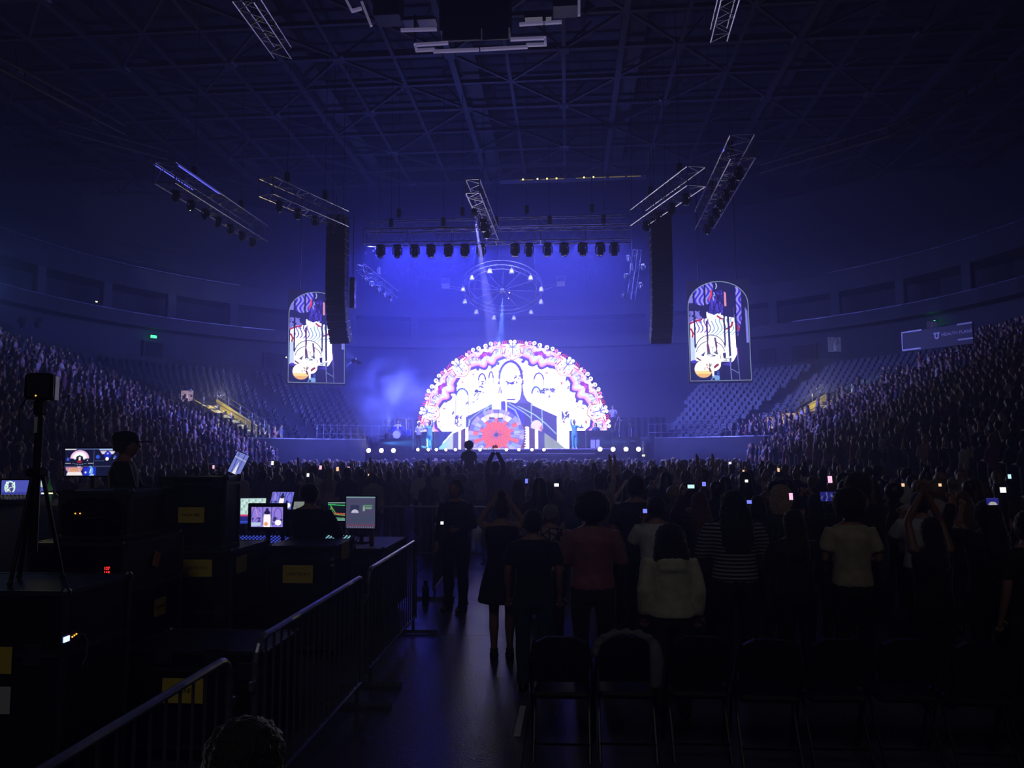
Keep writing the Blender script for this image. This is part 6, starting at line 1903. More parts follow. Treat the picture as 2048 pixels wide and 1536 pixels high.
# side screens at the left edge
K2 = Canvas(0, 0, 92, 32, 2, (78, 86, 190)); K2.ell(18, 16, 9, 13, (70, 76, 140)); K2.arc(18, 16, 10, 13, -60, 240, 3, (190, 230, 225, 1.3)); K2.scribble(10, 4, 28, 28, 10, 1.5, (220, 240, 235, 1.3), 4); K2.ell(86, 8, 5, 7, (190, 225, 220)); K2.rect(0, 26, 92, 32, (60, 66, 160))
p = at(46, 975, 8.6); monitor(p, 96 * 8.6 / F_PX, 30 * 8.6 / F_PX, 0.0, 0.0, 'low wide blue screen behind the tripod legs at the picture edge', K2, 92, 32, 'foot', 1.62)
# lighting console screen, tilted
K3 = Canvas(0, 0, 60, 60, 1.5, (190, 220, 230)); 
for r in range(5):
    for q in range(12): K3.rect(1 + q * 4.9, 2 + r * 7, 4.6 + q * 4.9, 7.6 + r * 7, [(225, 245, 245), (150, 190, 190), (200, 236, 220)][(q + r) % 3])
K3.rect(0, 38, 60, 42, (214, 60, 110)); K3.rect(0, 42, 60, 60, (36, 44, 130)); K3.rect(0, 54, 60, 57, (60, 90, 240))
p = at(503, 1022, 10.0); monitor(p, 54 * 10 / F_PX, 52 * 10 / F_PX, 0.15, -0.25, 'pale green lighting console screen behind the camera monitor', K3, 60, 60, 'foot', 0.95)
def stage_view(w, h, bg=(150, 130, 235)):
    k = Canvas(0, 0, w, h, 2, bg)
    k.poly([(w * .36, h), (w * .4, h * .4), (w * .5, h * .3), (w * .6, h * .4), (w * .64, h)], (246, 236, 248, 1.2)); k.line([(w * .36, 0), (w * .38, h)], 1.4, (40, 30, 90)); k.line([(w * .64, 0), (w * .62, h)], 1.4, (40, 30, 90)); k.ell(w * .5, h * .28, w * .1, h * .1, (40, 28, 80)); k.ell(w * .5, h * .15, w * .05, h * .1, (30, 24, 70))
    k.arc(w * .84, h * .45, w * .12, h * .4, 0, 360, 1.2, (60, 40, 140)); k.arc(w * .16, h * .45, w * .14, h * .42, 30, 330, 1.2, (60, 40, 140)); k.scribble(w * .02, h * .55, w * .3, h * .95, 10, 1.2, (40, 34, 110), 5); k.scribble(w * .68, h * .5, w * .98, h * .95, 10, 1.2, (40, 34, 110), 6); k.ell(w * .85, h * .78, w * .1, h * .14, (250, 244, 252, 1.2)); k.rect(0, h * .78, w * .3, h * .95, (190, 210, 240)); k.ell(w * .47, h * .85, w * .06, h * .1, (240, 170, 120)); k.line([(w * .12, 0), (w * .2, h * .5)], 1.5, (214, 150, 220))
    return k
p = at(534, 1034, 8.6); monitor(p, 66 * 8.6 / F_PX, 40 * 8.6 / F_PX, 0.0, 0.0, 'thick-framed camera monitor showing the singer on a pole stand', stage_view(66, 40), 66, 40, 'foot', 0.95, 0.045, 'camera_monitor')
p = at(563, 1001, 9.7); t_ = monitor(p, 50 * 9.7 / F_PX, 36 * 9.7 / F_PX, -0.2, -0.35, 'tilted bright screen with a stage picture above the camera monitor', stage_view(50, 30, (120, 124, 235)), 50, 30, 'foot', 0.95)
p = at(600, 1020, 10.3); K4 = Canvas(0, 0, 30, 30, 1, (225, 240, 245, 1.2)); K4.rect(8, 8, 12, 20, (190, 220, 200)); monitor(p, 36 * 10.3 / F_PX, 34 * 10.3 / F_PX, 0.0, 0.0, 'plain white screen half hidden by the seated operator', K4, 30, 30, 'foot', 0.95)
K5 = Canvas(0, 0, 40, 36, 2, (16, 22, 34)); K5.line([(0, 4), (40, 6)], 1.4, (70, 220, 120)); K5.line([(1, 34), (8, 8), (20, 24), (40, 26)], 0.9, (150, 220, 90)); K5.line([(6, 6), (14, 24), (40, 22)], 0.9, (90, 200, 120)); K5.line([(14, 22), (40, 23)], 2.4, (200, 80, 70)); K5.line([(0, 30), (40, 32)], 1.2, (120, 220, 160)); K5.rect(0, 0, 40, 1.2, (170, 220, 210)); K5.rect(0, 34, 40, 36, (150, 210, 200))
p = at(673, 1023, 10.4); monitor(p, 36 * 10.4 / F_PX, 36 * 10.4 / F_PX, 0.0, 0.0, 'dark screen with green graph lines beside the grey monitor', K5, 40, 36, 'foot', 0.97)
K6 = Canvas(0, 0, 62, 64, 2, (72, 72, 104)); K6.rect(0, 0, 62, 2.5, (120, 150, 160)); K6.rect(0, 57, 62, 59, (120, 60, 84)); K6.rect(0, 59, 62, 64, (60, 62, 90)); K6.rect(9, 17, 28, 34, (48, 50, 84)); K6.put(K6.inell(19, 33, 8, 7) & (K6.Y < 33), (190, 190, 220)); K6.rect(36, 17, 56, 19.5, (90, 150, 110)); K6.rect(36, 20, 40, 29, (150, 170, 170)); K6.rect(41, 21, 55, 25, (120, 150, 140))
for r in range(4): K6.rect(14, 40 + 3.4 * r, 60, 41.4 + 3.4 * r, (58, 76, 96))
for q in range(12): K6.rect(3 + 4.8 * q, 60.5, 5.6 + 4.8 * q, 62.5, (120, 124, 160))
p = at(721, 1025, 10.2); monitor(p, 61 * 10.2 / F_PX, 63 * 10.2 / F_PX, -0.08, 0.0, 'square grey monitor with a software window at the end of the desks', K6, 62, 64, 'foot', 0.97)
# tablet on an arm at the tall case
tb = empty('tablet', at(477, 927, 7.6), 0.0, label='tablet on an arm leaning over the tall flight case', cat='tablet')
kt = Canvas(0, 0, 20, 40, 2, (120, 130, 215)); kt.line([(4, 0), (6, 40)], 1.2, (50, 50, 120)); kt.line([(14, 0), (13, 40)], 1.2, (50, 50, 120)); kt.line([(0, 10), (20, 12)], 1, (220, 225, 250)); kt.poly([(7, 40), (10, 16), (13, 40)], (236, 236, 250))
kt.panel('tablet_screen', lambda x, y: ((x / 20 - 0.5) * 0.125, -0.008, (0.5 - y / 40) * 0.225), 20, 40, parent=tb, sample=False)
MB().cbox((0, 0.0, 0), (0.14, 0.012, 0.24), 0.004).build('tablet_body', M_BLACK, tb)
MB().tube([(0, 0.01, -0.1), (-0.05, 0.05, -0.2), (-0.18, 0.08, -0.13)], 0.008, 6).build('tablet_arm', M_BLACK, tb)
tb.rotation_euler = (0, 0.42, 0.35)
# consoles, keyboards and small things on the desks
def console(c, w, d, h, label, lit=None):
    t = empty('control_console', c, label=label, cat='console')
    mb = MB(); mb.prism([(-d / 2, 0), (d / 2, 0), (d / 2, h), (-d / 2, h * 0.4)], -w / 2, w / 2)
    o = mb.build('console_body', M_BLACK, t); o.rotation_euler = (0, 0, PI / 2)
    sl = math.atan2(h * 0.6, d)
    key = MB().cbox((0, 0, 0), (0.022, 0.022, 0.012), 0.003).mesh('key', lit or M_EDGE)
    for r in range(5):
        for q in range(int(w / 0.05) - 1):
            k = link('key', key, t)
            yy = -d / 2 + 0.06 + r * 0.06
            k.location, k.rotation_euler = (-w / 2 + 0.05 + q * 0.05, yy, h * 0.4 + (yy + d / 2) * math.tan(sl) + 0.004), (sl, 0, 0)
    return t
console((-0.62, 9.95, 0.95), 0.9, 0.42, 0.14, 'lighting console with rows of small lit keys under the pale green screen', glow('blue_key', (70, 90, 235), 0.9, False))
console((0.38, 10.05, 0.97), 0.40, 0.36, 0.10, 'small control wing with lit keys below the green graph screen', glow('cyan_key', (150, 215, 235), 1.0, False))
console((-3.05, 8.6, 1.62), 0.55, 0.40, 0.12, 'control console lit yellow by its desk lamp behind the tripod', mat('lamp_yellow_key', (216, 204, 110), 0.5, 0, 0.1))  # yellow of the desk lamp put into the key colour
lampd = empty('desk_lamp', (gx(95, 8.2), 8.2, 1.62), label='small strip lamp shining yellow on the console behind the tripod', cat='lamp')
hl = at(95, 986, 8.2).z - 1.62
MB().tube([(0.12, 0.05, 0), (0.12, 0.05, hl * 0.6), (0.1, 0.0, hl)], 0.006, 6).build('lamp_arm', M_BLACK, lampd)
MB().cbox((0, 0, hl + 0.012), (0.13, 0.05, 0.02), 0.004).build('lamp_shade', M_BLACK, lampd)
MB().box((0, -0.012, hl - 0.002), (0.115, 0.03, 0.012)).build('lamp_tube', glow('yellow_strip', (255, 246, 170), 3.0, False), lampd)
lamp('desk_lamp_light', 'POINT', (gx(88, 8.2), 8.25, 1.62 + hl - 0.05), None, (1.0, 0.88, 0.35), 1.2, shadow_soft_size=0.03)
bt = tag(MB().lathe((gx(97, 8.55), 8.55, DT), [(0.0, 0), (0.033, 0.0), (0.035, 0.02), (0.035, 0.15), (0.03, 0.19), (0.013, 0.23), (0.013, 0.28), (0.0, 0.28)], 14).build('green_bottle', mat('green_glass', (40, 120, 70), 0.1, 0, 0.05), None, True), 'green glass bottle on the desk left of the split monitor', 'bottle')
wb = empty('water_bottle', (gx(126, 8.55), 8.55, DT), label='clear ribbed water bottle on the desk below the split monitor', cat='bottle')
MB().lathe((0, 0, 0), [(0.0, 0), (0.03, 0.0)] + [(0.032 - 0.003 * (k % 2), 0.012 * k + 0.01) for k in range(9)] + [(0.014, 0.14), (0.0, 0.14)], 14).build('bottle_body', mat('clear_plastic', (170, 175, 185), 0.15, 0.2, 0.1), wb, True)
MB().lathe((0, 0, 0.14), [(0.0, 0), (0.016, 0), (0.016, 0.018), (0.0, 0.018)], 10).build('bottle_cap', M_WLAB, wb)
tag(MB().cbox((gx(160, 8.5), 8.5, DT + 0.01), (0.36, 0.22, 0.02), 0.005).build('notebook', mat('grey_paper', (120, 120, 126), 0.8, 0, 0.1)), 'papers lying on the desk in front of the split monitor', 'papers')
cup = tag(MB().lathe((gx(744, 10.0), 10.0, 0.97), [(0.0, 0), (0.03, 0), (0.038, 0.12), (0.036, 0.12), (0.028, 0.01), (0.0, 0.01)], 14).build('red_cup', mat('dark_red_plastic', (110, 44, 50), 0.4, 0, 0.1), None, True), 'dark red cup beside the square grey monitor', 'cup')
pb = tag(MB().lathe((gx(472, 7.4), 7.35, 1.28), [(0.0, 0), (0.03, 0.0), (0.033, 0.03), (0.02, 0.07), (0.0, 0.075)], 10).build('cap_light', mat('frosted_plastic', (180, 190, 210), 0.3, 0, 0.1), None, True), 'small frosted plastic cap on the square flight case', 'cap')
# loose cables hanging at the desks
for i, (a, b, sag, lb) in enumerate(((at(698, 1062, 9.5), at(706, 1105, 9.45), 0.05, 'black cable hanging from the grey monitor'), (at(725, 1062, 9.5), at(712, 1100, 9.5), 0.03, 'second black cable looped under the grey monitor'))):
    m_ = (a + b) / 2 + Vector((0.06 - 0.12 * i, -0.02, -sag))
    tag(MB().tube([a, a.lerp(m_, 0.6), m_, b], 0.008, 6).build('cable', M_BLACK, None, True), lb, 'cable')

# ------------------------------------------------------------------ tripod device on the nearest case
tp = empty('tripod_stand', (gx(66, 4.5), 4.52, 1.41), label='black tripod carrying a boxy device on the nearest flight case', cat='tripod')
zz = lambda py: at(66, py, 4.52).z - 1.41
for k in range(3):
    a_ = 2 * PI * k / 3 + 0.5
    MB().tube([(0.03 * math.cos(a_), 0.03 * math.sin(a_), zz(945)), (0.17 * math.cos(a_), 0.17 * math.sin(a_), 0.012)], 0.013, 8).ball((0.17 * math.cos(a_), 0.17 * math.sin(a_), 0.014), 0.018, n=8, k=5).build('leg', M_BLACK, tp)
MB().bar((0, 0, 0.18), (0, 0, zz(830)), 0.028, 10, 0.022).build('column', M_BLACK, tp)
MB().cbox((0, 0, zz(945)), (0.10, 0.10, 0.06), 0.015).build('leg_hub', M_BLACK, tp)
MB().bar((0.034, -0.01, zz(925)), (0.034, -0.01, zz(835)), 0.004, 6).build('steel_rod', mat('bright_latch', (220, 225, 240), 0.25, 0.8, 0.05), tp)
MB().box((0.0, -0.03, zz(850)), (0.022, 0.003, 0.10)).build('paper_sticker', M_WLAB, tp)
MB().cbox((0, 0, zz(815)), (0.06, 0.06, 0.10), 0.01).build('neck_block', M_BLACK, tp)
hd = MB().cbox((0.0, 0.0, zz(774)), (0.16, 0.13, 0.17), 0.018).build('device_head', M_BLACK, tp)
MB().box((0.083, 0.02, zz(776)), (0.006, 0.09, 0.15)).build('lit_side', mat('stage_lit_side', (190, 180, 200), 0.5, 0.1, 0.1), hd)  # device side lit by the stage, put in as a paler plate
MB().ball((-0.01, -0.066, zz(793)), 0.005, n=6, k=4).build('indicator', glow('amber_led', (255, 170, 60), 2.0, False), hd)
hd.rotation_euler = (0, 0, 0.38)
MB().tube([(-0.08, 0, zz(790)), (-0.13, 0, zz(815)), (-0.11, -0.02, zz(850)), (-0.03, -0.02, zz(880))], 0.006, 6).build('cable', M_BLACK, tp)

# ------------------------------------------------------------------ operators
person((gx(246, 7.75), 7.75, 0.60), 1.80, -1.15, 'operator in a dark jacket and cap standing before the split monitor', hair='short', hcol=(40, 38, 40), shirt=(24, 24, 28), sleeve='long', arms=('desk', 'desk'), pants=(22, 22, 26), cap=(22, 22, 26), broad=1.12)
person((gx(622, 9.15), 9.1, 0.0), 1.80, -0.1, 'operator in dark clothes working between the desk screens', hair='short', hcol=(22, 20, 22), shirt=(22, 22, 26), sleeve='long', arms=('desk', 'desk'), pants=(20, 20, 24), broad=1.2)
settle()
# odds and ends low in the dark
for px, py, y, lb in ((122, 1455, 4.0, 'small glowing orange indicator near the floor by the cases'),):
    o = empty('power_strip', at_z(px, py, 0.45), label=lb, cat='power strip')
    MB().cbox((0, 0, 0), (0.16, 0.06, 0.05), 0.01).build('strip_body', M_BLACK, o)
    MB().ball((0, -0.032, 0.0), 0.008, n=6, k=4).build('indicator', glow('orange_led', (255, 120, 60), 3.0, False), o)
    MB().bar((0, 0, -0.02), (0, 0, -0.45), 0.02).build('strip_post', M_BLACK, o)

# ------------------------------------------------------------------ fittings of the hall
# lettered board on the far concourse
M_BOARD = mat('dark_sign_board', (24, 24, 34), 0.5, 0, 0.1)
M_PALE = mat('pale_sign_paint', (235, 236, 246), 0.5, 0, 0.08)
bl, br_ = at(1804, 683, 47.0), at(1946, 667, 43.5)
u = br_ - bl; u.z = 0
ang = math.atan2(u.y, u.x)
sg = empty('sign_board', (bl + br_) / 2, ang, label='dark board on the concourse edge lettered HEALTH PLANS with a block U', cat='sign')
Ls = u.length
MB().cbox((0, 0.06, 0), (Ls, 0.12, 1.25), 0.02).build('board', M_BOARD, sg)
for x0, x1, z in ((-Ls / 2, -Ls * 0.20, 0.58), (-Ls / 2, -Ls * 0.22, -0.50), (Ls * 0.30, Ls / 2, 0.58), (Ls * 0.30, Ls / 2, -0.30)):
    MB().box(((x0 + x1) / 2, -0.02, z), (x1 - x0, 0.03, 0.09)).build('pale_trim', M_PALE, sg)
MB().box((-Ls / 2 + 0.03, -0.02, 0.04), (0.06, 0.03, 1.1)).build('pale_trim', M_PALE, sg)
sgn_s = Ls * 0.062
letters('lettering', 'HEALTH PLANS', sgn_s * 0.98, (Ls * 0.285, -0.01, 0.12), (PI / 2, 0, 0), M_PALE, sg, 0.01)
q = sgn_s
MB().prism([(-0.7 * q, 0.75 * q), (-0.05 * q, 0.75 * q), (-0.05 * q, 0.4 * q), (-0.22 * q, 0.4 * q), (-0.22 * q, -0.25 * q), (0.0, -0.4 * q), (0.22 * q, -0.25 * q), (0.22 * q, 0.4 * q), (0.05 * q, 0.4 * q), (0.05 * q, 0.75 * q), (0.7 * q, 0.75 * q), (0.7 * q, 0.4 * q), (0.52 * q, 0.4 * q), (0.52 * q, -0.45 * q), (0.2 * q, -0.75 * q), (-0.2 * q, -0.75 * q), (-0.52 * q, -0.45 * q), (-0.52 * q, 0.4 * q), (-0.7 * q, 0.4 * q)], -0.03, 0.0).build('block_letter', M_PALE, sg).location = (Ls * 0.015, 0, 0.1)
# aisle handrails
def handrail(pts, label, mid=True, posts=4):
    t = empty('handrail', pts[0], label=label, cat='handrail')
    P_ = [Vector(p) - Vector(pts[0]) for p in pts]
    MB().tube(P_, 0.03, 8).build('top_rail', M_RAIL, t)
    if mid:
        MB().tube([p - Vector((0, 0, 0.45)) for p in P_], 0.022, 6).build('mid_rail', M_RAIL, t)
    n = posts
    for k in range(n):
        p = P_[0].lerp(P_[-1], k / (n - 1))
        MB().bar(p, p - Vector((0, 0, 0.95)), 0.025, 6).build('post', M_RAIL, t)
def rows(sd, ang, k0, k1, dz=0.95):
    return [corner(sd, ang, ROW_D * k + 0.3, ROW_Z + ROW_H * k + dz) for k in (k0, k1)]
handrail([at(92, 702, 49.5), at(240, 776, 48.0)], 'upper aisle handrail between the crowd and the empty seats behind the desks', posts=4)
handrail([at(86, 712, 48.0), at(212, 778, 46.5)], 'lower aisle handrail next to the crowd behind the desks', posts=3)
handrail([at(1812, 752, 45), at(1990, 670, 45)], 'long aisle handrail between the crowd and the seats below the lettered board', posts=5)
handrail([at(1998, 728, 36), at(2046, 690, 36)], 'short aisle handrail near the picture edge on the terrace', False, 3)
# vomitory openings: yellow-lit side walls with rails, and glass panels with glowing stage reflections by them
M_YEL = mat('yellow_stair_wall', (196, 178, 96), 0.7, 0, 0.12, 2)  # one yellow base colour for the walls and treads
def vomitory(sd, label, rl):
    t = empty('stair_opening', (0, 0, 0), label=label, cat='stairway', kind=None)
    a0, a1 = (21.0, 28.0) if sd < 0 else (24.0, 31.0)
    for ang, nm in ((a0, 'side_wall'), (a1, 'side_wall')):
        lo, hi = corner(sd, ang, ROW_D * 3), corner(sd, ang, ROW_D * 9.5)
        zl, zh = ROW_Z + ROW_H * 3, ROW_Z + ROW_H * 9.5
        n = Vector((-(hi - lo).y, (hi - lo).x, 0)).normalized() * 0.08
        mb = MB()
        A = [Vector((lo.x, lo.y, zl - 0.6)), Vector((hi.x, hi.y, zh - 0.6)), Vector((hi.x, hi.y, zh + 0.35)), Vector((lo.x, lo.y, zl + 0.35))]
        mb.add([p - n for p in A] + [p + n for p in A], [(0, 1, 2, 3), (7, 6, 5, 4), (0, 4, 5, 1), (1, 5, 6, 2), (2, 6, 7, 3), (3, 7, 4, 0)])
        mb.build(nm, M_YEL, t)
        for dz in (0.65, 1.0):
            MB().bar((lo.x, lo.y, zl + dz), (hi.x, hi.y, zh + dz), 0.025, 6).build('stair_rail', M_RAIL, t)
        for k in range(5):
            p = lo.lerp(hi, k / 4)
            z = zl + (zh - zl) * k / 4
            MB().bar((p.x, p.y, z + 0.3), (p.x, p.y, z + 1.0), 0.02, 6).build('rail_post', M_RAIL, t)
    for k in range(7):
        c = corner(sd, (a0 + a1) / 2, ROW_D * (3.5 + k))
        MB().box((c.x, c.y, ROW_Z + ROW_H * (3.5 + k) - 0.25), (1.6, 0.8, 0.2), Matrix.Rotation(math.radians(30 * sd) + PI / 2, 3, 'Z')).build('stair_tread', M_YEL, t)
    c = corner(sd, (a0 + a1) / 2, ROW_D * 7.2, ROW_Z + ROW_H * 7 + 1.4)
    lamp('stairway_lamp', 'POINT', c, None, (1.0, 0.9, 0.45), rl, shadow_soft_size=0.1)
vomitory(-1, 'yellow-lit stairway opening among the empty seats behind the desks', 160)
vomitory(1, 'yellow-lit stairway opening among the seats across from the desks', 160)
def reflection_panel(x0, y0, x1, y1, y, label, bg, seed, yaw=0.0):
    a, b = at(x0, y1, y), at(x1, y0, y)
    w, h = (b - a).x, (b - a).z
    t = empty('reflection_panel', (a + b) / 2, yaw, label=label, cat='panel')
    k = Canvas(0, 0, 30, 20, 2, bg)
    k.scribble(2, 1, 28, 19, 9, 1.4, (50, 40, 90), seed); k.line([(0, 18.5), (30, 18.5)], 1, tuple(min(255, int(v * 1.25)) for v in bg)); k.poly([(12, 18), (15, 4), (20, 18)], tuple(min(255, int(v * 1.35)) for v in bg))
    k.panel('panel_face', lambda x, yy: ((x / 30 - 0.5) * w, -0.021, (0.5 - yy / 20) * h), 30, 20, parent=t, sample=False)  # stage reflection in the glass put in as a glowing picture
    MB().cbox((0, 0.0, 0), (w + 0.06, 0.04, h + 0.06), 0.01).build('panel_frame', M_BLACK, t)
    for s in (-1, 1):
        MB().bar((s * w * 0.4, 0, -h / 2), (s * w * 0.4, 0, -h / 2 - 0.5), 0.025, 6).build('panel_post', M_CHF, t)
reflection_panel(362, 781, 387, 803, 50.5, 'small glass panel with a painted lilac stage reflection at the head of the stairway behind the desks', (176, 150, 206), 1)
reflection_panel(412, 838, 446, 857, 48.5, 'wide glass panel with a painted lilac stage reflection at the foot of the stairway behind the desks', (196, 168, 222), 2)
reflection_panel(1534, 834, 1547, 857, 50.0, 'narrow glass panel with a painted lilac stage reflection on the rail across from the desks', (206, 170, 200), 3)
reflection_panel(1564, 826, 1595, 847, 49.0, 'wide glass panel with a painted lilac stage reflection at the foot of the stairway across from the desks', (214, 180, 206), 4)
reflection_panel(1656, 674, 1681, 704, 58.0, 'upright glass panel with a painted bluish screen reflection on the concourse above the far empty seats', (60, 66, 130), 5)
reflection_panel(1853, 642, 1874, 662, 47.5, 'dim glass panel with a painted blue reflection beside the doorway near the lettered board', (40, 44, 100), 6)
# guard rails on the parapets either side of the stage
for sd, a0, a1, lb in ((-1, 40, 78, 'low guard railing on the parapet on the smoke side of the stage'), (1, 34, 70, 'low guard railing on the parapet on the keyboard side of the stage')):
    t = empty('guard_rail', (0, 0, 0), label=lb, cat='railing')
    n = 14
    P_ = [corner(sd, a0 + (a1 - a0) * k / n, -0.06) for k in range(n + 1)]
    for z in (3.5, 4.1):
        MB().tube([(p.x, p.y, z) for p in P_], 0.022, 6).build('rail', M_RAIL, t)
    for p in P_:
        MB().bar((p.x, p.y, 3.1), (p.x, p.y, 4.1), 0.018, 6).build('post', M_RAIL, t)
# single lamps seen on the balconies
for px, py, y, lb, c in ((193.5, 603, 50, 'single small warm lamp on the balcony above the empty seats', (255, 214, 170)), (573.5, 714, 50, 'small warm lamp beside the half-covered screen', (255, 220, 180))):
    o = empty('wall_lamp', at(px, py, y), label=lb, cat='lamp')
    MB().lathe((0, 0, 0), [(0.0, 0.12), (0.06, 0.1), (0.1, 0.0), (0.08, 0.0)], 10).build('lamp_shade', M_BLACK, o)
    MB().ball((0, -0.02, 0), 0.075, n=8, k=6).build('bulb', glow('balcony_bulb', (255, 226, 196), 4.0, False), o)
    MB().bar((0, 0.05, 0.1), (0, 0.6, 0.14), 0.02).build('bracket', M_BLACK, o)
# plants in the lit concourse corner
for px, lb in ((45, 'dark potted plant on the concourse at the picture edge'), (75, 'second dark potted plant on the lit concourse')):
    o = empty('potted_plant', at(px, 655, 47.6), label=lb, cat='plant')
    o.scale = (0.7, 0.7, 0.8)
    MB().lathe((0, 0, 0), [(0.0, 0), (0.22, 0), (0.3, 0.45), (0.26, 0.45), (0.0, 0.4)], 12).build('pot', M_DARK, o)
    leaf = MB().add([(0, 0, 0), (0.07, 0.25, 0.1), (0, 0.6, 0.05), (-0.07, 0.25, 0.1), (0, 0.25, 0.04)], [(0, 1, 2, 4), (0, 4, 2, 3), (0, 3, 2, 1)]).mesh('leaf', mat('dark_leaf', (40, 54, 50), 0.5, 0, 0.2))
    for k in range(22):
        l_ = link('leaf', leaf, o)
        l_.location = (0, 0, 0.42)
        l_.rotation_euler = (rng.uniform(0.0, 1.2), 0, rng.uniform(0, 2 * PI))
        l_.scale = (1.2, rng.uniform(0.9, 1.5), 1)
lamp('concourse_lamp', 'POINT', (-29.5, 40.0, 11.6), None, (0.3, 0.55, 1.0), 90, shadow_soft_size=0.2)
lamp('suite_lamp', 'POINT', (-33.0, 43.0, 14.6), None, (0.3, 0.55, 1.0), 70, shadow_soft_size=0.2)

# ------------------------------------------------------------------ performers and instruments
M_TEAL = (96, 190, 190)
def perf(px, y, z, H, rz, label, **k):
    p = at(px, 880, y)
    return person((p.x, y, z), H, rz, label, voxel=0.028, **k)
perf(859, 46.9, DZ, 1.78, PI - 0.3, 'dancer in pale teal tights with arms lifted by the wing of the stage', hair='bun', hcol=(30, 30, 40), shirt=(120, 196, 200), sleeve='long', arms=('up', 'wide'), pants=M_TEAL, shoes=(200, 200, 200))
perf(1149, 46.9, DZ, 1.78, PI + 0.3, 'dancer in pale teal tights leaning out by the bright column', hair='bun', hcol=(30, 30, 40), shirt=(120, 196, 200), sleeve='long', arms=('wide', 'up'), pants=M_TEAL, shoes=(200, 200, 200))
perf(838, 46.2, DZ, 1.72, PI - 0.2, 'musician in white at the stage edge among microphones', hair='short', shirt=(214, 206, 206), sleeve='long', arms=('hold', 'hold'))
perf(795, 50.2, 3.05, 1.70, PI, 'drummer in white seated behind the drum kit', hair='short', shirt=(222, 220, 226), sleeve='short', arms=('desk', 'desk'), seat=True)
perf(1227, 50.0, 3.5, 1.70, PI + 0.2, 'musician standing on the riser by the keyboards', hair='short', shirt=(150, 150, 190), sleeve='short', arms=('desk', 'desk'))
perf(1192, 48.9, DZ, 1.70, PI + 0.1, 'musician in dark clothes below the riser beside the white amplifiers', hair='long', shirt=(60, 64, 90), sleeve='short', arms=('hold', 'hold'))
settle()
M_DRUM = mat('drum_shell', (60, 70, 170), 0.3, 0.1, 0.15); M_SKINH = mat('drum_head', (214, 214, 224), 0.5, 0, 0.05); M_CYM = mat('brass_cymbal', (190, 160, 90), 0.25, 0.9, 0.1); M_CHR = mat('chrome_stand', (190, 192, 205), 0.2, 0.95, 0.05)
p = at(796, 880, 49.3)
dr = empty('drum_kit', (p.x, 49.2, 3.05), label='drum kit with cymbals on the riser in the blue smoke', cat='drums')
RX = Matrix.Rotation(PI / 2, 3, 'X')
MB().lathe((0, -0.1, 0.30), [(0.0, -0.2), (0.28, -0.2), (0.29, -0.18), (0.29, 0.18), (0.28, 0.2), (0.0, 0.2)], 20, RX).build('bass_drum', M_DRUM, dr)
MB().lathe((0, -0.1, 0.30), [(0.0, 0.205), (0.26, 0.205), (0.26, 0.2)], 20, RX).build('bass_drum_head', M_SKINH, dr)
for x, y, z, r, h in ((-0.25, 0.0, 0.72, 0.17, 0.22), (0.25, 0.0, 0.72, 0.17, 0.22), (0.62, 0.25, 0.45, 0.22, 0.38), (-0.55, 0.3, 0.58, 0.18, 0.14)):
    d_ = MB().lathe((x, y, z), [(0.0, -h / 2), (r, -h / 2), (r, h / 2), (0.0, h / 2)], 16).build('drum', M_DRUM, dr)
    MB().lathe((x, y, z + h / 2), [(0.0, 0.004), (r * 0.97, 0.004), (r * 0.97, 0.0)], 16).build('drum_head', M_SKINH, d_)
for x, y, z, r in ((-0.75, 0.1, 1.15, 0.24), (0.72, 0.05, 1.2, 0.26), (-0.85, 0.45, 0.85, 0.17), (0.1, 0.2, 1.3, 0.2)):
    MB().lathe((x, y, z), [(0.0, 0.03), (0.05, 0.025), (r, 0.0), (r, -0.004), (0.0, 0.0)], 18, Matrix.Rotation(0.25, 3, 'X')).build('cymbal', M_CYM, dr)
    MB().bar((x, y, 0.0), (x, y, z), 0.012, 6).build('cymbal_stand', M_CHR, dr)
# keyboard rig
p = at(1250, 880, 49.6)
kb = empty('keyboard_rig', (p.x, 49.3, 3.1), label='stacked keyboards on a stand at the far end of the riser', cat='keyboard')
for z in (0.8, 1.05):
    MB().cbox((0, 0, z), (1.1, 0.3, 0.08), 0.01).build('keyboard', M_BLACK, kb)
    MB().box((0, 0.05, z + 0.042), (1.0, 0.14, 0.01)).build('white_keys', M_SKINH, kb)
for s in (-1, 1):
    MB().bar((s * 0.4, -0.15, 0), (s * 0.4, 0.1, 1.02), 0.02, 6).bar((s * 0.4, 0.15, 0), (s * 0.4, -0.1, 1.02), 0.02, 6).build('stand', M_CHR, kb)
# amplifiers and wedges
for px, w, m_, lb in ((1186, 0.36, 'white_amp', 'white-fronted amplifier beside the stage wing, the inner one'), (1196, 0.30, 'white_amp', 'white-fronted amplifier beside the stage wing, the outer one')):
    p = at(px, 890, 46.6)
    t = empty('amplifier', (p.x, 46.9, DZ), label=lb, cat='amplifier')
    MB().cbox((0, 0, 0.36), (w, 0.3, 0.72), 0.02).build('amplifier_body', M_BLACK, t)
    MB().box((0, -0.155, 0.33), (w - 0.08, 0.012, 0.5)).build('speaker_cloth', mat('pale_speaker_cloth', (190, 186, 196), 0.8, 0, 0.15), t)
    MB().box((0, -0.155, 0.64), (w - 0.08, 0.012, 0.08)).build('control_panel', M_EDGE, t)
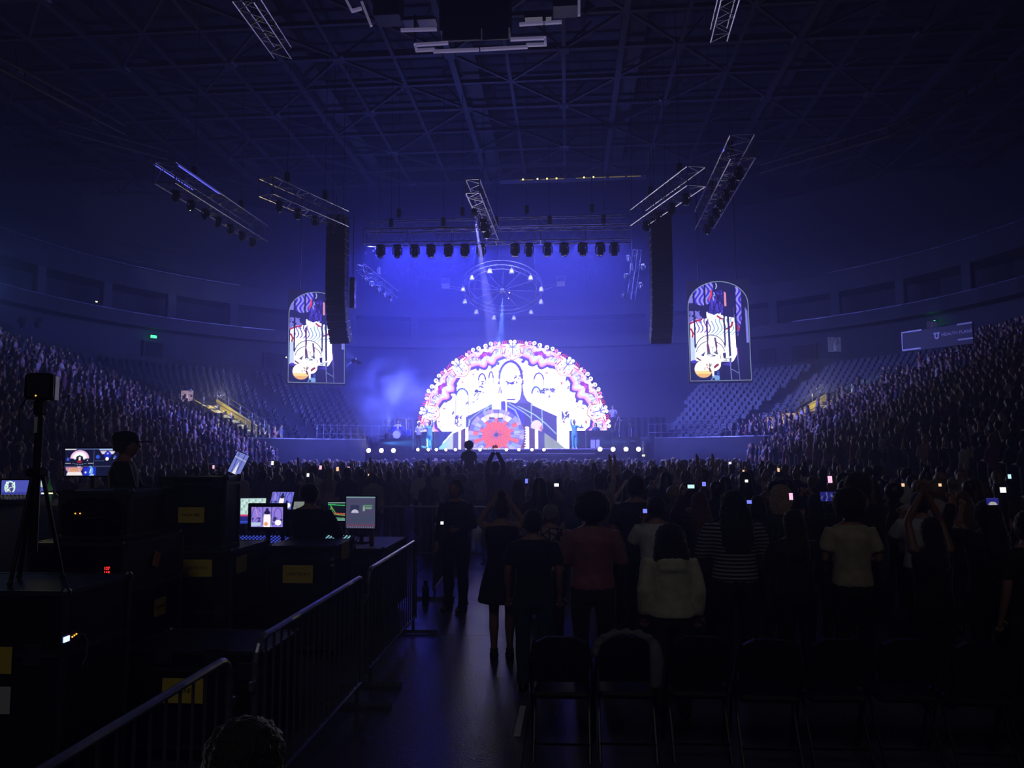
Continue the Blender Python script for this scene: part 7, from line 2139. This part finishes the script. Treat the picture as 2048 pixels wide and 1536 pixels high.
# microphone stands and tall slim stands
for i, (px, y, z, h, lb) in enumerate(((826, 46.4, DZ, 1.5, 'microphone stand in front of the musician in white'), (1172, 47.2, DZ, 1.45, 'microphone stand beside the white amplifiers'), (812, 48.6, 3.05, 1.3, 'microphone stand at the drum kit'), (1240, 48.6, 3.1, 1.25, 'microphone stand at the stacked keyboards'))):
    p = at(px, 880, y)
    t = empty('microphone_stand', (p.x, y, z), label=lb, cat='microphone stand')
    MB().lathe((0, 0, 0), [(0.0, 0.02), (0.13, 0.02), (0.14, 0.0), (0.0, 0.0)], 14).build('base', M_BLACK, t)
    MB().bar((0, 0, 0.02), (0, 0, h), 0.012, 6).build('pole', M_CHR, t)
    MB().bar((0, 0, h), (0.02, -0.3, h + 0.12), 0.01, 6).build('boom', M_CHR, t)
    MB().lathe((0.02, -0.33, h + 0.13), [(0.0, -0.08), (0.015, -0.08), (0.02, 0.0), (0.03, 0.02), (0.028, 0.06), (0.0, 0.075)], 10, RX).build('microphone', M_BLACK, t)
for px0, px1, y, lb in ((803, 811, 49.8, 'pair of crossed curved antler stands behind the drums'), (1222, 1232, 49.8, 'pair of crossed curved antler stands behind the keyboards')):
    a, b = at(px0, 842, y), at(px1, 842, y)
    t = empty('curved_stand', ((a.x + b.x) / 2, y, 3.45), label=lb, cat='stand')
    for s in (-1, 1):
        MB().tube([(s * 0.03, 0, 0), (s * 0.12, 0, 0.5), (s * 0.32, 0, 0.95), (s * 0.36, 0, 1.05)], 0.016, 6).build('curved_arm', M_CHR, t)
    MB().lathe((0, 0, -0.02), [(0.0, 0.03), (0.15, 0.02), (0.16, 0.0), (0.0, 0.0)], 12).build('base', M_BLACK, t)
for px, pt, lb in ((722.5, 876, 'thin pale pole at the outer stage corner by the first footlight'), (1286.5, 882, 'thin pale pole beside the last footlight')):
    p = at(px, 905, 44.6)
    t = empty('thin_pole', (p.x, 44.6, 0), label=lb, cat='pole')
    MB().bar((0, 0, 0), (0, 0, at(px, pt, 44.6).z), 0.02, 6).build('pole', M_CHR, t)
    MB().lathe((0, 0, 0), [(0.0, 0.03), (0.2, 0.02), (0.2, 0.0), (0.0, 0.0)], 12).build('base', M_BLACK, t)
